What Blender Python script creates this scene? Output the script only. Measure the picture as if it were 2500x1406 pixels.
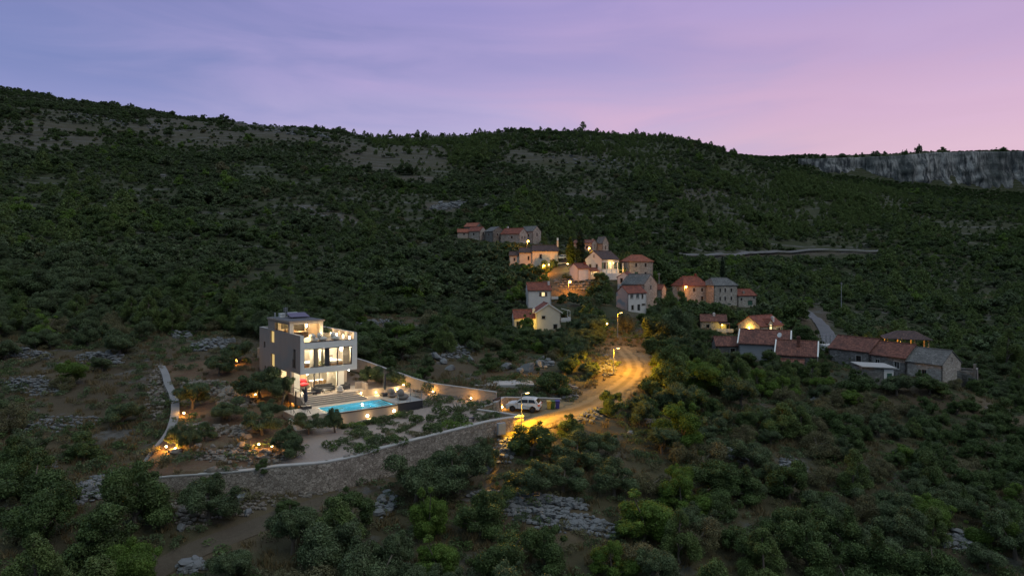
import bpy, math, random
import numpy as np
from mathutils import Vector, Matrix

R = math.radians
scene = bpy.context.scene
for o in list(bpy.data.objects):
    bpy.data.objects.remove(o)
COL = scene.collection

# ------------------------------------------------------------------ camera
cam_data = bpy.data.cameras.new('camera')
cam_data.sensor_width = 36.0
cam_data.lens = 36.0 * 1650 / 2500
cam_data.shift_y = -58 / 2500
cam_data.clip_start = 0.5
cam_data.clip_end = 9000
cam = bpy.data.objects.new('camera', cam_data)
COL.objects.link(cam)
cam.location = (0, 0, 0)
cam.rotation_euler = (R(90), 0, 0)
scene.camera = cam

# ------------------------------------------------------------------ dusk sky
world = bpy.data.worlds.new('World')
scene.world = world
world.use_nodes = True
wt = world.node_tree
for n in list(wt.nodes):
    wt.nodes.remove(n)


def wn(kind, **kw):
    n = wt.nodes.new(kind)
    for k, v in kw.items():
        setattr(n, k, v)
    return n


def wmath(op, a, b=None, c=None, clamp=False):
    n = wn('ShaderNodeMath', operation=op, use_clamp=clamp)
    for i, v in enumerate((a, b, c)):
        if v is None:
            continue
        if isinstance(v, (int, float)):
            n.inputs[i].default_value = v
        else:
            wt.links.new(v, n.inputs[i])
    return n.outputs[0]


def wramp(fac, stops, interp='EASE'):
    n = wn('ShaderNodeValToRGB')
    n.color_ramp.interpolation = interp
    el = n.color_ramp.elements
    while len(el) < len(stops):
        el.new(0.5)
    for e, (p, c) in zip(el, stops):
        e.position = p
        e.color = (c[0], c[1], c[2], 1)
    wt.links.new(fac, n.inputs[0])
    return n.outputs[0]


def wmix(fac, a, b, blend='MIX'):
    n = wn('ShaderNodeMix', data_type='RGBA', blend_type=blend)
    for i, v in ((0, fac), (6, a), (7, b)):
        if isinstance(v, (int, float)):
            n.inputs[i].default_value = v
        elif isinstance(v, tuple):
            n.inputs[i].default_value = (*v, 1)
        else:
            wt.links.new(v, n.inputs[i])
    return n.outputs[2]


def srgb(r, g, b):
    def f(c):
        c /= 255
        return c / 12.92 if c <= 0.04045 else ((c + 0.055) / 1.055) ** 2.4
    return (f(r), f(g), f(b))


tc = wn('ShaderNodeTexCoord')
sp = wn('ShaderNodeSeparateXYZ')
wt.links.new(tc.outputs['Generated'], sp.inputs[0])
elev = sp.outputs[2]
az = wmath('ARCTAN2', sp.outputs[0], sp.outputs[1])          # 0 ahead, positive to the right
# soft streaks of thin cloud shift the colours
mp = wn('ShaderNodeMapping')
mp.inputs['Scale'].default_value = (1.3, 1.3, 7.5)
mp.inputs['Rotation'].default_value = (0, R(-16), 0)
wt.links.new(tc.outputs['Generated'], mp.inputs[0])
nz = wn('ShaderNodeTexNoise')
nz.inputs['Scale'].default_value = 2.2
nz.inputs['Detail'].default_value = 5
nz.inputs['Roughness'].default_value = 0.5
nz.inputs['Distortion'].default_value = 0.6
wt.links.new(mp.outputs[0], nz.inputs[0])
wob = wmath('SUBTRACT', nz.outputs[0], 0.5)
e2 = wmath('MULTIPLY_ADD', wob, 0.11, elev)
a2 = wmath('MULTIPLY_ADD', wob, 0.95, az)
e01 = wmath('MULTIPLY', e2, 1.0, None, True)
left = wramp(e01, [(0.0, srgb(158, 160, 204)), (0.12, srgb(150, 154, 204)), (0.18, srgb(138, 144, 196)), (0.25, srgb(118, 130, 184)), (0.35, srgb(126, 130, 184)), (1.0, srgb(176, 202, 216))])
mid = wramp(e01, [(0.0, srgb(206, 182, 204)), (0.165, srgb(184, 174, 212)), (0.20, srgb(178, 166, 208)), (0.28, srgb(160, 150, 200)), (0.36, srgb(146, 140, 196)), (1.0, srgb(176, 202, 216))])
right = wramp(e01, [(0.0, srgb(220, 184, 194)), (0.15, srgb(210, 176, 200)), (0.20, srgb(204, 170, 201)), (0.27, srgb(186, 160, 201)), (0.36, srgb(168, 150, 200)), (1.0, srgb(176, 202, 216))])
f1 = wn('ShaderNodeMapRange', interpolation_type='SMOOTHSTEP')
wt.links.new(a2, f1.inputs[0])
f1.inputs[1].default_value = -0.66
f1.inputs[2].default_value = -0.02
f2 = wn('ShaderNodeMapRange', interpolation_type='SMOOTHSTEP')
wt.links.new(a2, f2.inputs[0])
f2.inputs[1].default_value = -0.16
f2.inputs[2].default_value = 0.34
skyc = wmix(f2.outputs[0], wmix(f1.outputs[0], left, mid), right)
# the sky behind the photographer is plain blue dusk
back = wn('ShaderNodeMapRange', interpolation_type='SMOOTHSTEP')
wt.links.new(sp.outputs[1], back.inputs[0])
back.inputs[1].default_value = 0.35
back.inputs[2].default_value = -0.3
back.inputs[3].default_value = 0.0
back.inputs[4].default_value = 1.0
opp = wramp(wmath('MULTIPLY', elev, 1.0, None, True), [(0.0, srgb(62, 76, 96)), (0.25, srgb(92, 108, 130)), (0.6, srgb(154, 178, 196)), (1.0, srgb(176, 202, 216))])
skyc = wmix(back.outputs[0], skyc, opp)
glow = wmath('MULTIPLY_ADD', wob, 0.30, 1.0)
cb_ = wn('ShaderNodeCombineColor')
for i_ in range(3):
    wt.links.new(glow if i_ < 2 else wmath('MULTIPLY_ADD', wob, 0.16, 1.0), cb_.inputs[i_])
skyc = wmix(1.0, skyc, cb_.outputs[0], 'MULTIPLY')
nish = wn('ShaderNodeTexSky', sky_type='NISHITA')
nish.sun_disc = False
nish.sun_elevation = R(1.0)
nish.sun_rotation = R(60)
skyc = wmix(0.012, skyc, nish.outputs[0], 'ADD')
hs = wn('ShaderNodeHueSaturation')
hs.inputs['Saturation'].default_value = 0.97
wt.links.new(skyc, hs.inputs['Color'])
skyc = hs.outputs[0]
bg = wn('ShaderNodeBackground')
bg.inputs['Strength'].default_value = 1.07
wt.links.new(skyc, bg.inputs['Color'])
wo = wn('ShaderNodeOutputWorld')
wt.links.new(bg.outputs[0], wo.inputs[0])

# ------------------------------------------------------------------ last glow of the sun
sun_d = bpy.data.lights.new('sun', 'SUN')
sun_d.energy = 0.50
sun_d.angle = R(22)
sun_d.color = (1.0, 0.92, 0.80)
sun = bpy.data.objects.new('sun', sun_d)
COL.objects.link(sun)
sun.rotation_euler = (R(40), 0, R(52))

scene.view_settings.view_transform = 'Standard'
scene.view_settings.look = 'None'
scene.view_settings.exposure = 0.0
scene.view_settings.gamma = 1.0
scene.view_settings.use_curve_mapping = False
scene.cycles.use_denoising = True
scene.cycles.max_bounces = 5
scene.cycles.diffuse_bounces = 3
scene.cycles.glossy_bounces = 3
scene.cycles.transmission_bounces = 5
scene.cycles.transparent_max_bounces = 6
scene.cycles.sample_clamp_indirect = 3.0
scene.cycles.caustics_reflective = False
scene.cycles.caustics_refractive = False
# ------------------------------------------------------------------ helpers
F, CX, HY = 1650.0, 1250.0, 645.0     # focal length and principal point of the view, in photo pixels


def W(px, py, Y):
    """A point of the place seen at (px, py) that stands Y metres ahead."""
    return Vector(((px - CX) / F * Y, Y, -(py - HY) / F * Y))


def tag(o, label=None, cat=None, group=None, kind=None):
    if label: o['label'] = label
    if cat: o['category'] = cat
    if group: o['group'] = group
    if kind: o['kind'] = kind
    return o


def empty(name, loc=(0, 0, 0), rz=0.0, label=None, cat=None, group=None):
    o = bpy.data.objects.new(name, None)
    o.empty_display_size = 0.2
    COL.objects.link(o)
    o.location = loc
    o.rotation_euler = (0, 0, rz)
    return tag(o, label, cat, group)


class MB:
    """Collects faces and links them as one mesh object."""
    def __init__(s):
        s.v, s.f = [], []

    def add(s, verts, faces):
        n = len(s.v)
        s.v.extend([tuple(p) for p in verts])
        s.f.extend([tuple(i + n for i in f) for f in faces])
        return s

    def quad(s, a, b, c, d):
        return s.add([a, b, c, d], [(0, 1, 2, 3)])

    def poly(s, pts):
        return s.add(pts, [tuple(range(len(pts)))])

    def box(s, x0, x1, y0, y1, z0, z1):
        return s.add([(x0, y0, z0), (x1, y0, z0), (x1, y1, z0), (x0, y1, z0), (x0, y0, z1), (x1, y0, z1), (x1, y1, z1), (x0, y1, z1)],
                     [(0, 3, 2, 1), (4, 5, 6, 7), (0, 1, 5, 4), (1, 2, 6, 5), (2, 3, 7, 6), (3, 0, 4, 7)])

    def obox(s, c, ax, ay, az):
        c, ax, ay, az = Vector(c), Vector(ax), Vector(ay), Vector(az)
        p = [c + i * ax + j * ay + k * az for k in (-1, 1) for (i, j) in ((-1, -1), (1, -1), (1, 1), (-1, 1))]
        return s.add(p, [(0, 3, 2, 1), (4, 5, 6, 7), (0, 1, 5, 4), (1, 2, 6, 5), (2, 3, 7, 6), (3, 0, 4, 7)])

    def cyl(s, p0, p1, r0, r1=None, n=8, caps=True):
        r1 = r0 if r1 is None else r1
        p0, p1 = Vector(p0), Vector(p1)
        d = (p1 - p0).normalized()
        a = d.orthogonal().normalized()
        b = d.cross(a)
        vs = []
        for p, r in ((p0, r0), (p1, r1)):
            for i in range(n):
                t = 2 * math.pi * i / n
                vs.append(p + (a * math.cos(t) + b * math.sin(t)) * r)
        fs = [(i, (i + 1) % n, n + (i + 1) % n, n + i) for i in range(n)]
        if caps:
            fs += [tuple(range(n - 1, -1, -1)), tuple(range(n, 2 * n))]
        return s.add(vs, fs)

    def path(s, pts, rads, n=7):
        for i in range(len(pts) - 1):
            s.cyl(pts[i], pts[i + 1], rads[i], rads[i + 1], n)
        return s

    def lathe(s, prof, n=16, c=(0, 0, 0), ax=None):
        vs, fs = [], []
        for (r, z) in prof:
            for i in range(n):
                t = 2 * math.pi * i / n
                vs.append((c[0] + r * math.cos(t), c[1] + r * math.sin(t), c[2] + z))
        m = len(prof)
        for j in range(m - 1):
            for i in range(n):
                fs.append((j * n + i, j * n + (i + 1) % n, (j + 1) * n + (i + 1) % n, (j + 1) * n + i))
        fs.append(tuple(range(n - 1, -1, -1)))
        fs.append(tuple((m - 1) * n + i for i in range(n)))
        return s.add(vs, fs)

    def blob(s, c, rad, seed=0, nu=10, nv=7, amp=0.15):
        rr = random.Random(seed)
        ph = [rr.uniform(0, 6.28) for _ in range(6)]
        vs, fs = [], []
        for j in range(nv + 1):
            th = math.pi * j / nv
            for i in range(nu):
                p = 2 * math.pi * i / nu
                k = 1 + amp * (math.sin(2 * p + ph[0]) * math.sin(th) + 0.7 * math.sin(3 * p + ph[1] + 2 * th) * math.sin(th) + 0.6 * math.sin(3 * th + ph[2]))
                vs.append((c[0] + rad[0] * k * math.sin(th) * math.cos(p), c[1] + rad[1] * k * math.sin(th) * math.sin(p), c[2] + rad[2] * k * math.cos(th)))
        for j in range(nv):
            for i in range(nu):
                fs.append((j * nu + i, (j + 1) * nu + i, (j + 1) * nu + (i + 1) % nu, j * nu + (i + 1) % nu))
        return s.add(vs, fs)

    def prism(s, pts, dz):
        """A polygon given in 3-D, pushed along the vector dz."""
        dz = Vector(dz)
        n = len(pts)
        a = [Vector(p) for p in pts]
        b = [p + dz for p in a]
        return s.add(a + b, [tuple(range(n - 1, -1, -1)), tuple(range(n, 2 * n))] + [(i, (i + 1) % n, n + (i + 1) % n, n + i) for i in range(n)])

    def wall(s, o, du, dn, w, h, holes=(), th=0.3):
        """A wall standing at o along du, its inner side along dn; holes are (u0, u1, z0, z1)."""
        o, du, dn = Vector(o), Vector(du), Vector(dn)
        us = sorted({0, w, *[x for q in holes for x in q[:2]]})
        zs = sorted({0, h, *[x for q in holes for x in q[2:]]})
        us = [u for u in us if 0 <= u <= w]
        zs = [z for z in zs if 0 <= z <= h]
        nu, nz_ = len(us) - 1, len(zs) - 1

        def solid(i, j):
            if i < 0 or j < 0 or i >= nu or j >= nz_:
                return False
            u, z = (us[i] + us[i + 1]) / 2, (zs[j] + zs[j + 1]) / 2
            return not any(q[0] < u < q[1] and q[2] < z < q[3] for q in holes)

        def P(u, z, d):
            return o + du * u + Vector((0, 0, z)) + dn * d
        for i in range(nu):
            for j in range(nz_):
                if not solid(i, j):
                    continue
                a, b, c, d = us[i], us[i + 1], zs[j], zs[j + 1]
                s.quad(P(a, c, 0), P(b, c, 0), P(b, d, 0), P(a, d, 0))
                s.quad(P(b, c, th), P(a, c, th), P(a, d, th), P(b, d, th))
                if not solid(i - 1, j): s.quad(P(a, c, th), P(a, c, 0), P(a, d, 0), P(a, d, th))
                if not solid(i + 1, j): s.quad(P(b, c, 0), P(b, c, th), P(b, d, th), P(b, d, 0))
                if not solid(i, j - 1): s.quad(P(a, c, th), P(b, c, th), P(b, c, 0), P(a, c, 0))
                if not solid(i, j + 1): s.quad(P(a, d, 0), P(b, d, 0), P(b, d, th), P(a, d, th))
        return s

    def build(s, name, mat, parent=None, smooth=False, loc=None, rz=None):
        me = bpy.data.meshes.new(name)
        me.from_pydata(s.v, [], s.f)
        me.materials.append(mat)
        if smooth:
            me.polygons.foreach_set('use_smooth', [True] * len(me.polygons))
        me.update()
        o = bpy.data.objects.new(name, me)
        COL.objects.link(o)
        if parent is not None: o.parent = parent
        if loc is not None: o.location = loc
        if rz is not None: o.rotation_euler = (0, 0, rz)
        return o


def np_mesh(name, v, f, mat, attrs=None, smooth=False):
    """A mesh object straight from arrays; every face has the same number of corners."""
    me = bpy.data.meshes.new(name)
    v = np.asarray(v, np.float32)
    f = np.asarray(f, np.int32)
    me.vertices.add(len(v))
    me.vertices.foreach_set('co', v.ravel())
    k = f.shape[1]
    me.loops.add(f.size)
    me.loops.foreach_set('vertex_index', f.ravel())
    me.polygons.add(len(f))
    me.polygons.foreach_set('loop_start', np.arange(0, f.size, k, dtype=np.int32))
    me.polygons.foreach_set('loop_total', np.full(len(f), k, np.int32))
    if smooth:
        me.polygons.foreach_set('use_smooth', np.ones(len(f), bool))
    me.update()
    me.validate()
    for an, (typ, dat) in (attrs or {}).items():
        a = me.attributes.new(an, typ, 'POINT')
        key = 'vector' if typ == 'FLOAT_VECTOR' else 'value'
        a.data.foreach_set(key, np.asarray(dat, np.int32 if typ == 'INT' else np.float32).ravel())
    if mat is not None:
        me.materials.append(mat)
    return me


def link_mesh(name, me, parent=None):
    o = bpy.data.objects.new(name, me)
    COL.objects.link(o)
    if parent is not None: o.parent = parent
    return o


# ------------------------------------------------------------------ numpy noise
def _hash(ix, iy, seed):
    h = (ix.astype(np.int64) * 374761393 + iy.astype(np.int64) * 668265263 + seed * 974634777) & 0xffffffff
    h = ((h ^ (h >> 13)) * 1274126177) & 0xffffffff
    return ((h ^ (h >> 16)) & 0xffff) / 65535.0


def vnoise(x, y, seed=0):
    x, y = np.asarray(x, float), np.asarray(y, float)
    ix, iy = np.floor(x), np.floor(y)
    fx, fy = x - ix, y - iy
    fx, fy = fx * fx * (3 - 2 * fx), fy * fy * (3 - 2 * fy)
    a, b = _hash(ix, iy, seed), _hash(ix + 1, iy, seed)
    c, d = _hash(ix, iy + 1, seed), _hash(ix + 1, iy + 1, seed)
    return (a * (1 - fx) + b * fx) * (1 - fy) + (c * (1 - fx) + d * fx) * fy


def fbm(x, y, oct=4, seed=0):
    s, amp, tot = 0, 1.0, 0
    for k in range(oct):
        s = s + amp * (vnoise(x * 2 ** k + 17.3 * k, y * 2 ** k - 9.1 * k, seed + k) - 0.5)
        tot += amp
        amp *= 0.5
    return s / tot * 2


def smooth01(x, a, b):
    t = np.clip((np.asarray(x, float) - a) / (b - a), 0, 1)
    return t * t * (3 - 2 * t)


# ------------------------------------------------------------------ materials
class NT:
    def __init__(s, name):
        s.m = bpy.data.materials.new(name)
        s.m.use_nodes = True
        s.t = s.m.node_tree
        s.b = s.t.nodes['Principled BSDF']
        s.o = s.t.nodes['Material Output']

    def n(s, kind, **kw):
        n = s.t.nodes.new(kind)
        for k, v in kw.items():
            setattr(n, k, v)
        return n

    def l(s, a, b):
        s.t.links.new(a, b)

    def setv(s, sock, v):
        if isinstance(v, bpy.types.NodeSocket):
            s.l(v, sock)
        elif isinstance(v, (tuple, list)) and len(v) == 3 and sock.type == 'RGBA':
            sock.default_value = (*v, 1)
        else:
            sock.default_value = v

    def coord(s, which='Object', scale=None):
        tc = s.n('ShaderNodeTexCoord')
        out = tc.outputs[which]
        if scale:
            mp = s.n('ShaderNodeMapping')
            mp.inputs['Scale'].default_value = scale
            s.l(out, mp.inputs[0])
            out = mp.outputs[0]
        return out

    def noise(s, vec, scale, detail=4, rough=0.55, dist=0.0):
        n = s.n('ShaderNodeTexNoise')
        n.inputs['Scale'].default_value = scale
        n.inputs['Detail'].default_value = detail
        n.inputs['Roughness'].default_value = rough
        n.inputs['Distortion'].default_value = dist
        if vec is not None: s.l(vec, n.inputs['Vector'])
        return n.outputs[0]

    def vor(s, vec, scale, feature='F1', out=0, rnd=1.0):
        n = s.n('ShaderNodeTexVoronoi', feature=feature)
        n.inputs['Scale'].default_value = scale
        n.inputs['Randomness'].default_value = rnd
        s.l(vec, n.inputs['Vector'])
        return n.outputs[out]

    def ramp(s, fac, stops, interp='LINEAR'):
        n = s.n('ShaderNodeValToRGB')
        n.color_ramp.interpolation = interp
        el = n.color_ramp.elements
        while len(el) < len(stops):
            el.new(0.5)
        for e, (p, c) in zip(el, stops):
            e.position = p
            e.color = (*c, 1) if not isinstance(c, (int, float)) else (c, c, c, 1)
        s.l(fac, n.inputs[0])
        return n.outputs[0]

    def mix(s, fac, a, b, blend='MIX'):
        n = s.n('ShaderNodeMix', data_type='RGBA', blend_type=blend)
        for i, v in ((0, fac), (6, a), (7, b)):
            s.setv(n.inputs[i], v)
        return n.outputs[2]

    def math(s, op, a, b=None, clamp=False):
        n = s.n('ShaderNodeMath', operation=op, use_clamp=clamp)
        s.setv(n.inputs[0], a)
        if b is not None: s.setv(n.inputs[1], b)
        return n.outputs[0]

    def bump(s, h, strength=0.4, dist=0.05):
        n = s.n('ShaderNodeBump')
        n.inputs['Strength'].default_value = strength
        n.inputs['Distance'].default_value = dist
        s.l(h, n.inputs['Height'])
        s.l(n.outputs[0], s.b.inputs['Normal'])

    def fin(s, color, rough=0.8, spec=None, metal=None):
        s.setv(s.b.inputs['Base Color'], color)
        s.setv(s.b.inputs['Roughness'], rough)
        if spec is not None: s.b.inputs['Specular IOR Level'].default_value = spec
        if metal is not None: s.b.inputs['Metallic'].default_value = metal
        return s.m


def m_plain(name, c, rough=0.7, var=0.12, scale=6.0, metal=None, spec=None):
    t = NT(name)
    nz_ = t.noise(t.coord(), scale, 3)
    col = t.mix(nz_, tuple(x * (1 - var) for x in c), tuple(min(1, x * (1 + var)) for x in c))
    return t.fin(col, rough, spec, metal)


def m_emit(name, c, s, base=(0.8, 0.8, 0.8)):
    t = NT(name)
    t.b.inputs['Emission Color'].default_value = (*c, 1)
    t.b.inputs['Emission Strength'].default_value = s
    return t.fin(base, 0.5)


def m_stone(name, c1, c2, mortar, scale=2.4, flat=(1, 1, 1.5)):
    t = NT(name)
    co = t.coord('Object', flat)
    nn = t.n('ShaderNodeTexNoise')
    nn.inputs['Scale'].default_value = 2.0
    t.l(co, nn.inputs['Vector'])
    ad = t.n('ShaderNodeVectorMath', operation='MULTIPLY_ADD')
    t.l(nn.outputs[1], ad.inputs[0])
    ad.inputs[1].default_value = (0.25, 0.25, 0.25)
    t.l(co, ad.inputs[2])
    v = ad.outputs[0]
    cell = t.vor(v, scale, 'F1', 1)
    edge = t.vor(v, scale, 'DISTANCE_TO_EDGE', 0)
    sepc = t.n('ShaderNodeSeparateColor')
    t.l(cell, sepc.inputs[0])
    col = t.mix(sepc.outputs[0], c1, c2)
    col = t.mix(t.ramp(sepc.outputs[1], [(0.0, 0.0), (0.8, 0.0), (1.0, 0.55)]), col, tuple(min(1, x * 1.5) for x in c2))
    col = t.mix(t.ramp(t.noise(t.coord(), 0.5, 4), [(0.35, 0.0), (0.65, 0.35)]), col, tuple(x * 0.6 for x in c1))
    em = t.ramp(edge, [(0.0, 0.0), (0.07, 1.0)])
    col = t.mix(em, mortar, col)
    t.bump(em, 0.7, 0.05)
    return t.fin(col, 0.9)


def m_tiles(name, c1, c2, pitch=0.28):
    """Barrel tiles: rows down the slope (local x is along the ridge) and courses across it."""
    t = NT(name)
    co = t.coord()
    sx = t.n('ShaderNodeSeparateXYZ')
    t.l(co, sx.inputs[0])
    wx = t.math('SINE', t.math('MULTIPLY', sx.outputs[0], 2 * math.pi / pitch))
    fz = t.math('FRACT', t.math('MULTIPLY', sx.outputs[2], 1 / 0.19))
    cx_ = t.math('FLOOR', t.math('MULTIPLY', sx.outputs[0], 1 / pitch))
    cz = t.math('FLOOR', t.math('MULTIPLY', sx.outputs[2], 1 / 0.19))
    cb = t.n('ShaderNodeCombineXYZ')
    t.l(cx_, cb.inputs[0]); t.l(cz, cb.inputs[1])
    wn_ = t.n('ShaderNodeTexWhiteNoise', noise_dimensions='2D')
    t.l(cb.outputs[0], wn_.inputs['Vector'])
    big = t.noise(co, 0.9, 5, 0.6)
    col = t.mix(wn_.outputs[0], c1, c2)
    col = t.mix(t.ramp(big, [(0.4, 0.0), (0.7, 0.6)]), col, (c1[0] * 0.4, c1[1] * 0.5, c1[2] * 0.6))
    hgt = t.math('ADD', t.math('MULTIPLY', wx, 0.5), t.math('MULTIPLY', fz, -0.5))
    groove = t.ramp(t.math('MULTIPLY_ADD', wx, 0.5), [(0.0, 0.45), (0.5, 1.0)])
    t.bump(hgt, 0.8, 0.06)
    return t.fin(col, 0.85)


def m_leaf(name, c1, c2, c3, transl=0.16):
    """Foliage: each leaf clump and each tree has its own tone."""
    t = NT(name)
    oi = t.n('ShaderNodeObjectInfo')
    nz_ = t.noise(t.coord('Object'), 1.1, 3)
    ge = t.n('ShaderNodeNewGeometry')
    col = t.mix(oi.outputs['Random'], c1, c2)
    col = t.mix(t.ramp(nz_, [(0.35, 0.0), (0.7, 1.0)]), col, c3)
    col = t.mix(t.math('MULTIPLY', ge.outputs['Random Per Island'], 0.55), col, tuple(x * 1.7 for x in c3))
    lump = t.noise(t.coord('Object'), 0.85, 2)
    lv = t.ramp(lump, [(0.36, 0.62), (0.62, 1.25)])
    col = t.mix(1.0, col, lv, 'MULTIPLY')
    t.fin(col, 0.6, 0.25)
    tr = t.n('ShaderNodeBsdfTranslucent')
    t.l(col, tr.inputs[0])
    mx = t.n('ShaderNodeMixShader')
    mx.inputs[0].default_value = transl
    t.l(t.b.outputs[0], mx.inputs[1])
    t.l(tr.outputs[0], mx.inputs[2])
    t.l(mx.outputs[0], t.o.inputs[0])
    return t.m
# ------------------------------------------------------------------ the lie of the land
def pchip(x, y, q):
    x, y, q = np.asarray(x, float), np.asarray(y, float), np.clip(np.asarray(q, float), x[0], x[-1])
    h = np.diff(x)
    d = np.diff(y) / h
    m = np.zeros_like(y)
    m[0], m[-1] = d[0], d[-1]
    for i in range(1, len(x) - 1):
        if d[i - 1] * d[i] > 0:
            w1, w2 = 2 * h[i] + h[i - 1], h[i] + 2 * h[i - 1]
            m[i] = (w1 + w2) / (w1 / d[i - 1] + w2 / d[i])
    k = np.clip(np.searchsorted(x, q, 'right') - 1, 0, len(x) - 2)
    t = (q - x[k]) / h[k]
    return ((2 * t**3 - 3 * t**2 + 1) * y[k] + (t**3 - 2 * t**2 + t) * h[k] * m[k] + (-2 * t**3 + 3 * t**2) * y[k + 1] + (t**3 - t**2) * h[k] * m[k + 1])


LAND = {   # bearing (as a photo column): height against distance ahead, from the drone
    -1500: [(20, -25), (40, -22), (62, -19), (90, -12), (150, 4), (240, 32), (380, 84), (600, 170), (720, 195), (900, 190), (1300, 150), (3500, 60)],
    -700: [(20, -25), (40, -22), (55, -20), (62, -19), (75, -16), (90, -12.5), (120, -5), (150, 2), (190, 13), (240, 28), (300, 48), (380, 78), (480, 118), (600, 165), (720, 195), (800, 200), (900, 190), (1300, 150), (3500, 60)],
    0: [(20, -25), (40, -22.3), (55, -20.3), (62, -19.3), (75, -17.5), (90, -14.6), (105, -12), (120, -9), (150, -3), (190, 6), (240, 19), (300, 36), (380, 62), (480, 99), (600, 146), (700, 176), (760, 181), (850, 168), (1300, 120), (3500, 60)],
    400: [(20, -26), (40, -24), (55, -21.2), (60.5, -20.2), (68, -19), (75, -17.5), (90, -14.6), (105, -12.4), (120, -10.5), (150, -5.5), (190, 2.5), (240, 14), (300, 30), (380, 53), (480, 86), (600, 126), (700, 153), (780, 164), (870, 160), (1300, 110), (3500, 60)],
    800: [(20, -27), (40, -24.3), (55, -22), (62, -21), (68, -20), (75, -18.6), (82, -16.8), (90, -14.9), (100, -13.6), (120, -12), (150, -8.5), (190, -2.5), (240, 7), (300, 22), (380, 46), (480, 77), (600, 110), (700, 135), (800, 154), (900, 152), (1300, 110), (3500, 60)],
    1000: [(20, -28), (40, -25), (55, -23), (62, -21.8), (68, -20.4), (75, -18.8), (82, -17.3), (90, -15.6), (100, -14.6), (120, -13), (150, -11), (190, -5.5), (240, 4), (300, 16), (380, 39), (480, 68), (600, 99), (700, 121), (800, 147), (880, 154), (1300, 110), (3500, 60)],
    1250: [(20, -29), (40, -26), (55, -23.5), (62, -22), (68, -20.6), (74, -18.7), (82, -18.05), (90, -17.0), (100, -16.2), (120, -14.8), (150, -14), (165, -13), (190, -9.5), (215, -3), (230, 0), (280, 8.5), (340, 24), (420, 46), (520, 77), (620, 105), (720, 132), (800, 152), (880, 153), (1300, 110), (3500, 60)],
    1430: [(20, -30), (40, -26.6), (55, -24.2), (62, -22.9), (75, -20.0), (82, -18.6), (90, -17.6), (100, -16.8), (120, -15.2), (150, -14.1), (190, -10), (215, -3.5), (240, -1), (290, 5), (380, 28), (480, 60), (600, 100), (700, 131), (780, 149), (860, 146), (1300, 100), (3500, 60)],
    1600: [(20, -31), (40, -27), (55, -25), (62, -24), (75, -21.5), (90, -19), (105, -17), (120, -15.6), (150, -14.3), (190, -11.5), (220, -6), (240, -3), (300, 4), (380, 23), (480, 55), (600, 100), (680, 131), (720, 138), (800, 128), (1100, 90), (1240, 120), (1290, 150), (3500, 200)],
    1700: [(20, -31.5), (40, -27.5), (62, -24.5), (75, -22.3), (90, -19.9), (105, -18), (120, -16.8), (150, -15.6), (190, -12.6), (220, -9), (240, -7), (300, 0), (380, 18), (480, 49), (600, 93), (690, 128), (760, 120), (900, 86), (1100, 74), (1240, 150), (1290, 176), (3500, 210)],
    1800: [(20, -32), (40, -28), (62, -25), (75, -23), (90, -20.7), (105, -19), (120, -17.8), (150, -17), (170, -17), (190, -13.5), (215, -12.5), (240, -11), (300, -3), (380, 12), (480, 41), (600, 84), (660, 107), (720, 105), (800, 80), (1000, 70), (1222, 180), (1290, 202), (3500, 220)],
    2000: [(20, -33), (40, -29), (62, -26.5), (75, -24.5), (90, -22.3), (105, -20.5), (120, -19), (150, -18.8), (190, -17.5), (240, -15.5), (300, -10), (380, 3), (480, 32), (600, 75), (640, 82), (720, 68), (900, 50), (1100, 100), (1222, 162), (1290, 203), (3500, 230)],
    2500: [(20, -35), (40, -31), (62, -28.5), (75, -27.5), (90, -26.5), (120, -25), (160, -24.5), (200, -24), (250, -21), (320, -12), (400, 3), (480, 25), (550, 45), (600, 51), (700, 40), (900, 10), (1100, 70), (1222, 128), (1290, 214), (3500, 240)],
    3200: [(20, -36), (40, -33), (62, -31), (120, -28), (200, -27), (320, -17), (400, -3), (550, 28), (600, 30), (700, 20), (900, 0), (1100, 50), (1235, 140), (1290, 214), (3500, 240)],
    4200: [(20, -37), (40, -35), (62, -33), (120, -30), (200, -29), (320, -20), (400, -8), (550, 15), (700, 10), (900, 0), (1100, 50), (1235, 140), (1290, 214), (3500, 240)],
}
_cols = sorted(LAND)
_ly = np.linspace(math.log(20), math.log(3500), 420)
_tab = np.stack([pchip([math.log(a) for a, _ in LAND[c]], [b for _, b in LAND[c]], _ly) for c in _cols])
_fc = np.linspace(-1500, 4200, 230)
_tab2 = np.stack([pchip(_cols, _tab[:, j], _fc) for j in range(_tab.shape[1])], 1)     # fine table [column, distance]


def lookup(tab, px, ly):
    i = np.clip((px - _fc[0]) / (_fc[1] - _fc[0]), 0, len(_fc) - 1.001)
    j = np.clip((ly - _ly[0]) / (_ly[1] - _ly[0]), 0, len(_ly) - 1.001)
    i0, j0 = i.astype(int), j.astype(int)
    a, b = i - i0, j - j0
    return (tab[i0, j0] * (1 - a) + tab[i0 + 1, j0] * a) * (1 - b) + (tab[i0, j0 + 1] * (1 - a) + tab[i0 + 1, j0 + 1] * a) * b


# the terrace filled up inside the garden walls
GY = [56, 62, 68, 74, 80, 86, 92, 102]
GARD = {250: [-19.2, -18.6, -17.7, -16.9, -16.2, -15.2, -14.3, -12.6], 600: [-18.9, -18.6, -18.0, -17.3, -16.4, -15.2, -14.1, -12.6],
        800: [-18.6, -18.5, -18.15, -17.9, -17.1, -15.8, -14.4, -13.0], 1000: [-18.4, -18.3, -18.0, -17.85, -17.5, -16.6, -15.5, -14.5],
        1120: [-18.3, -18.2, -18.0, -17.8, -17.6, -17.1, -16.4, -15.2], 1300: [-18.3, -18.2, -18.0, -17.8, -17.7, -17.3, -16.9, -16.0]}
_gc = sorted(GARD)


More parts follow.
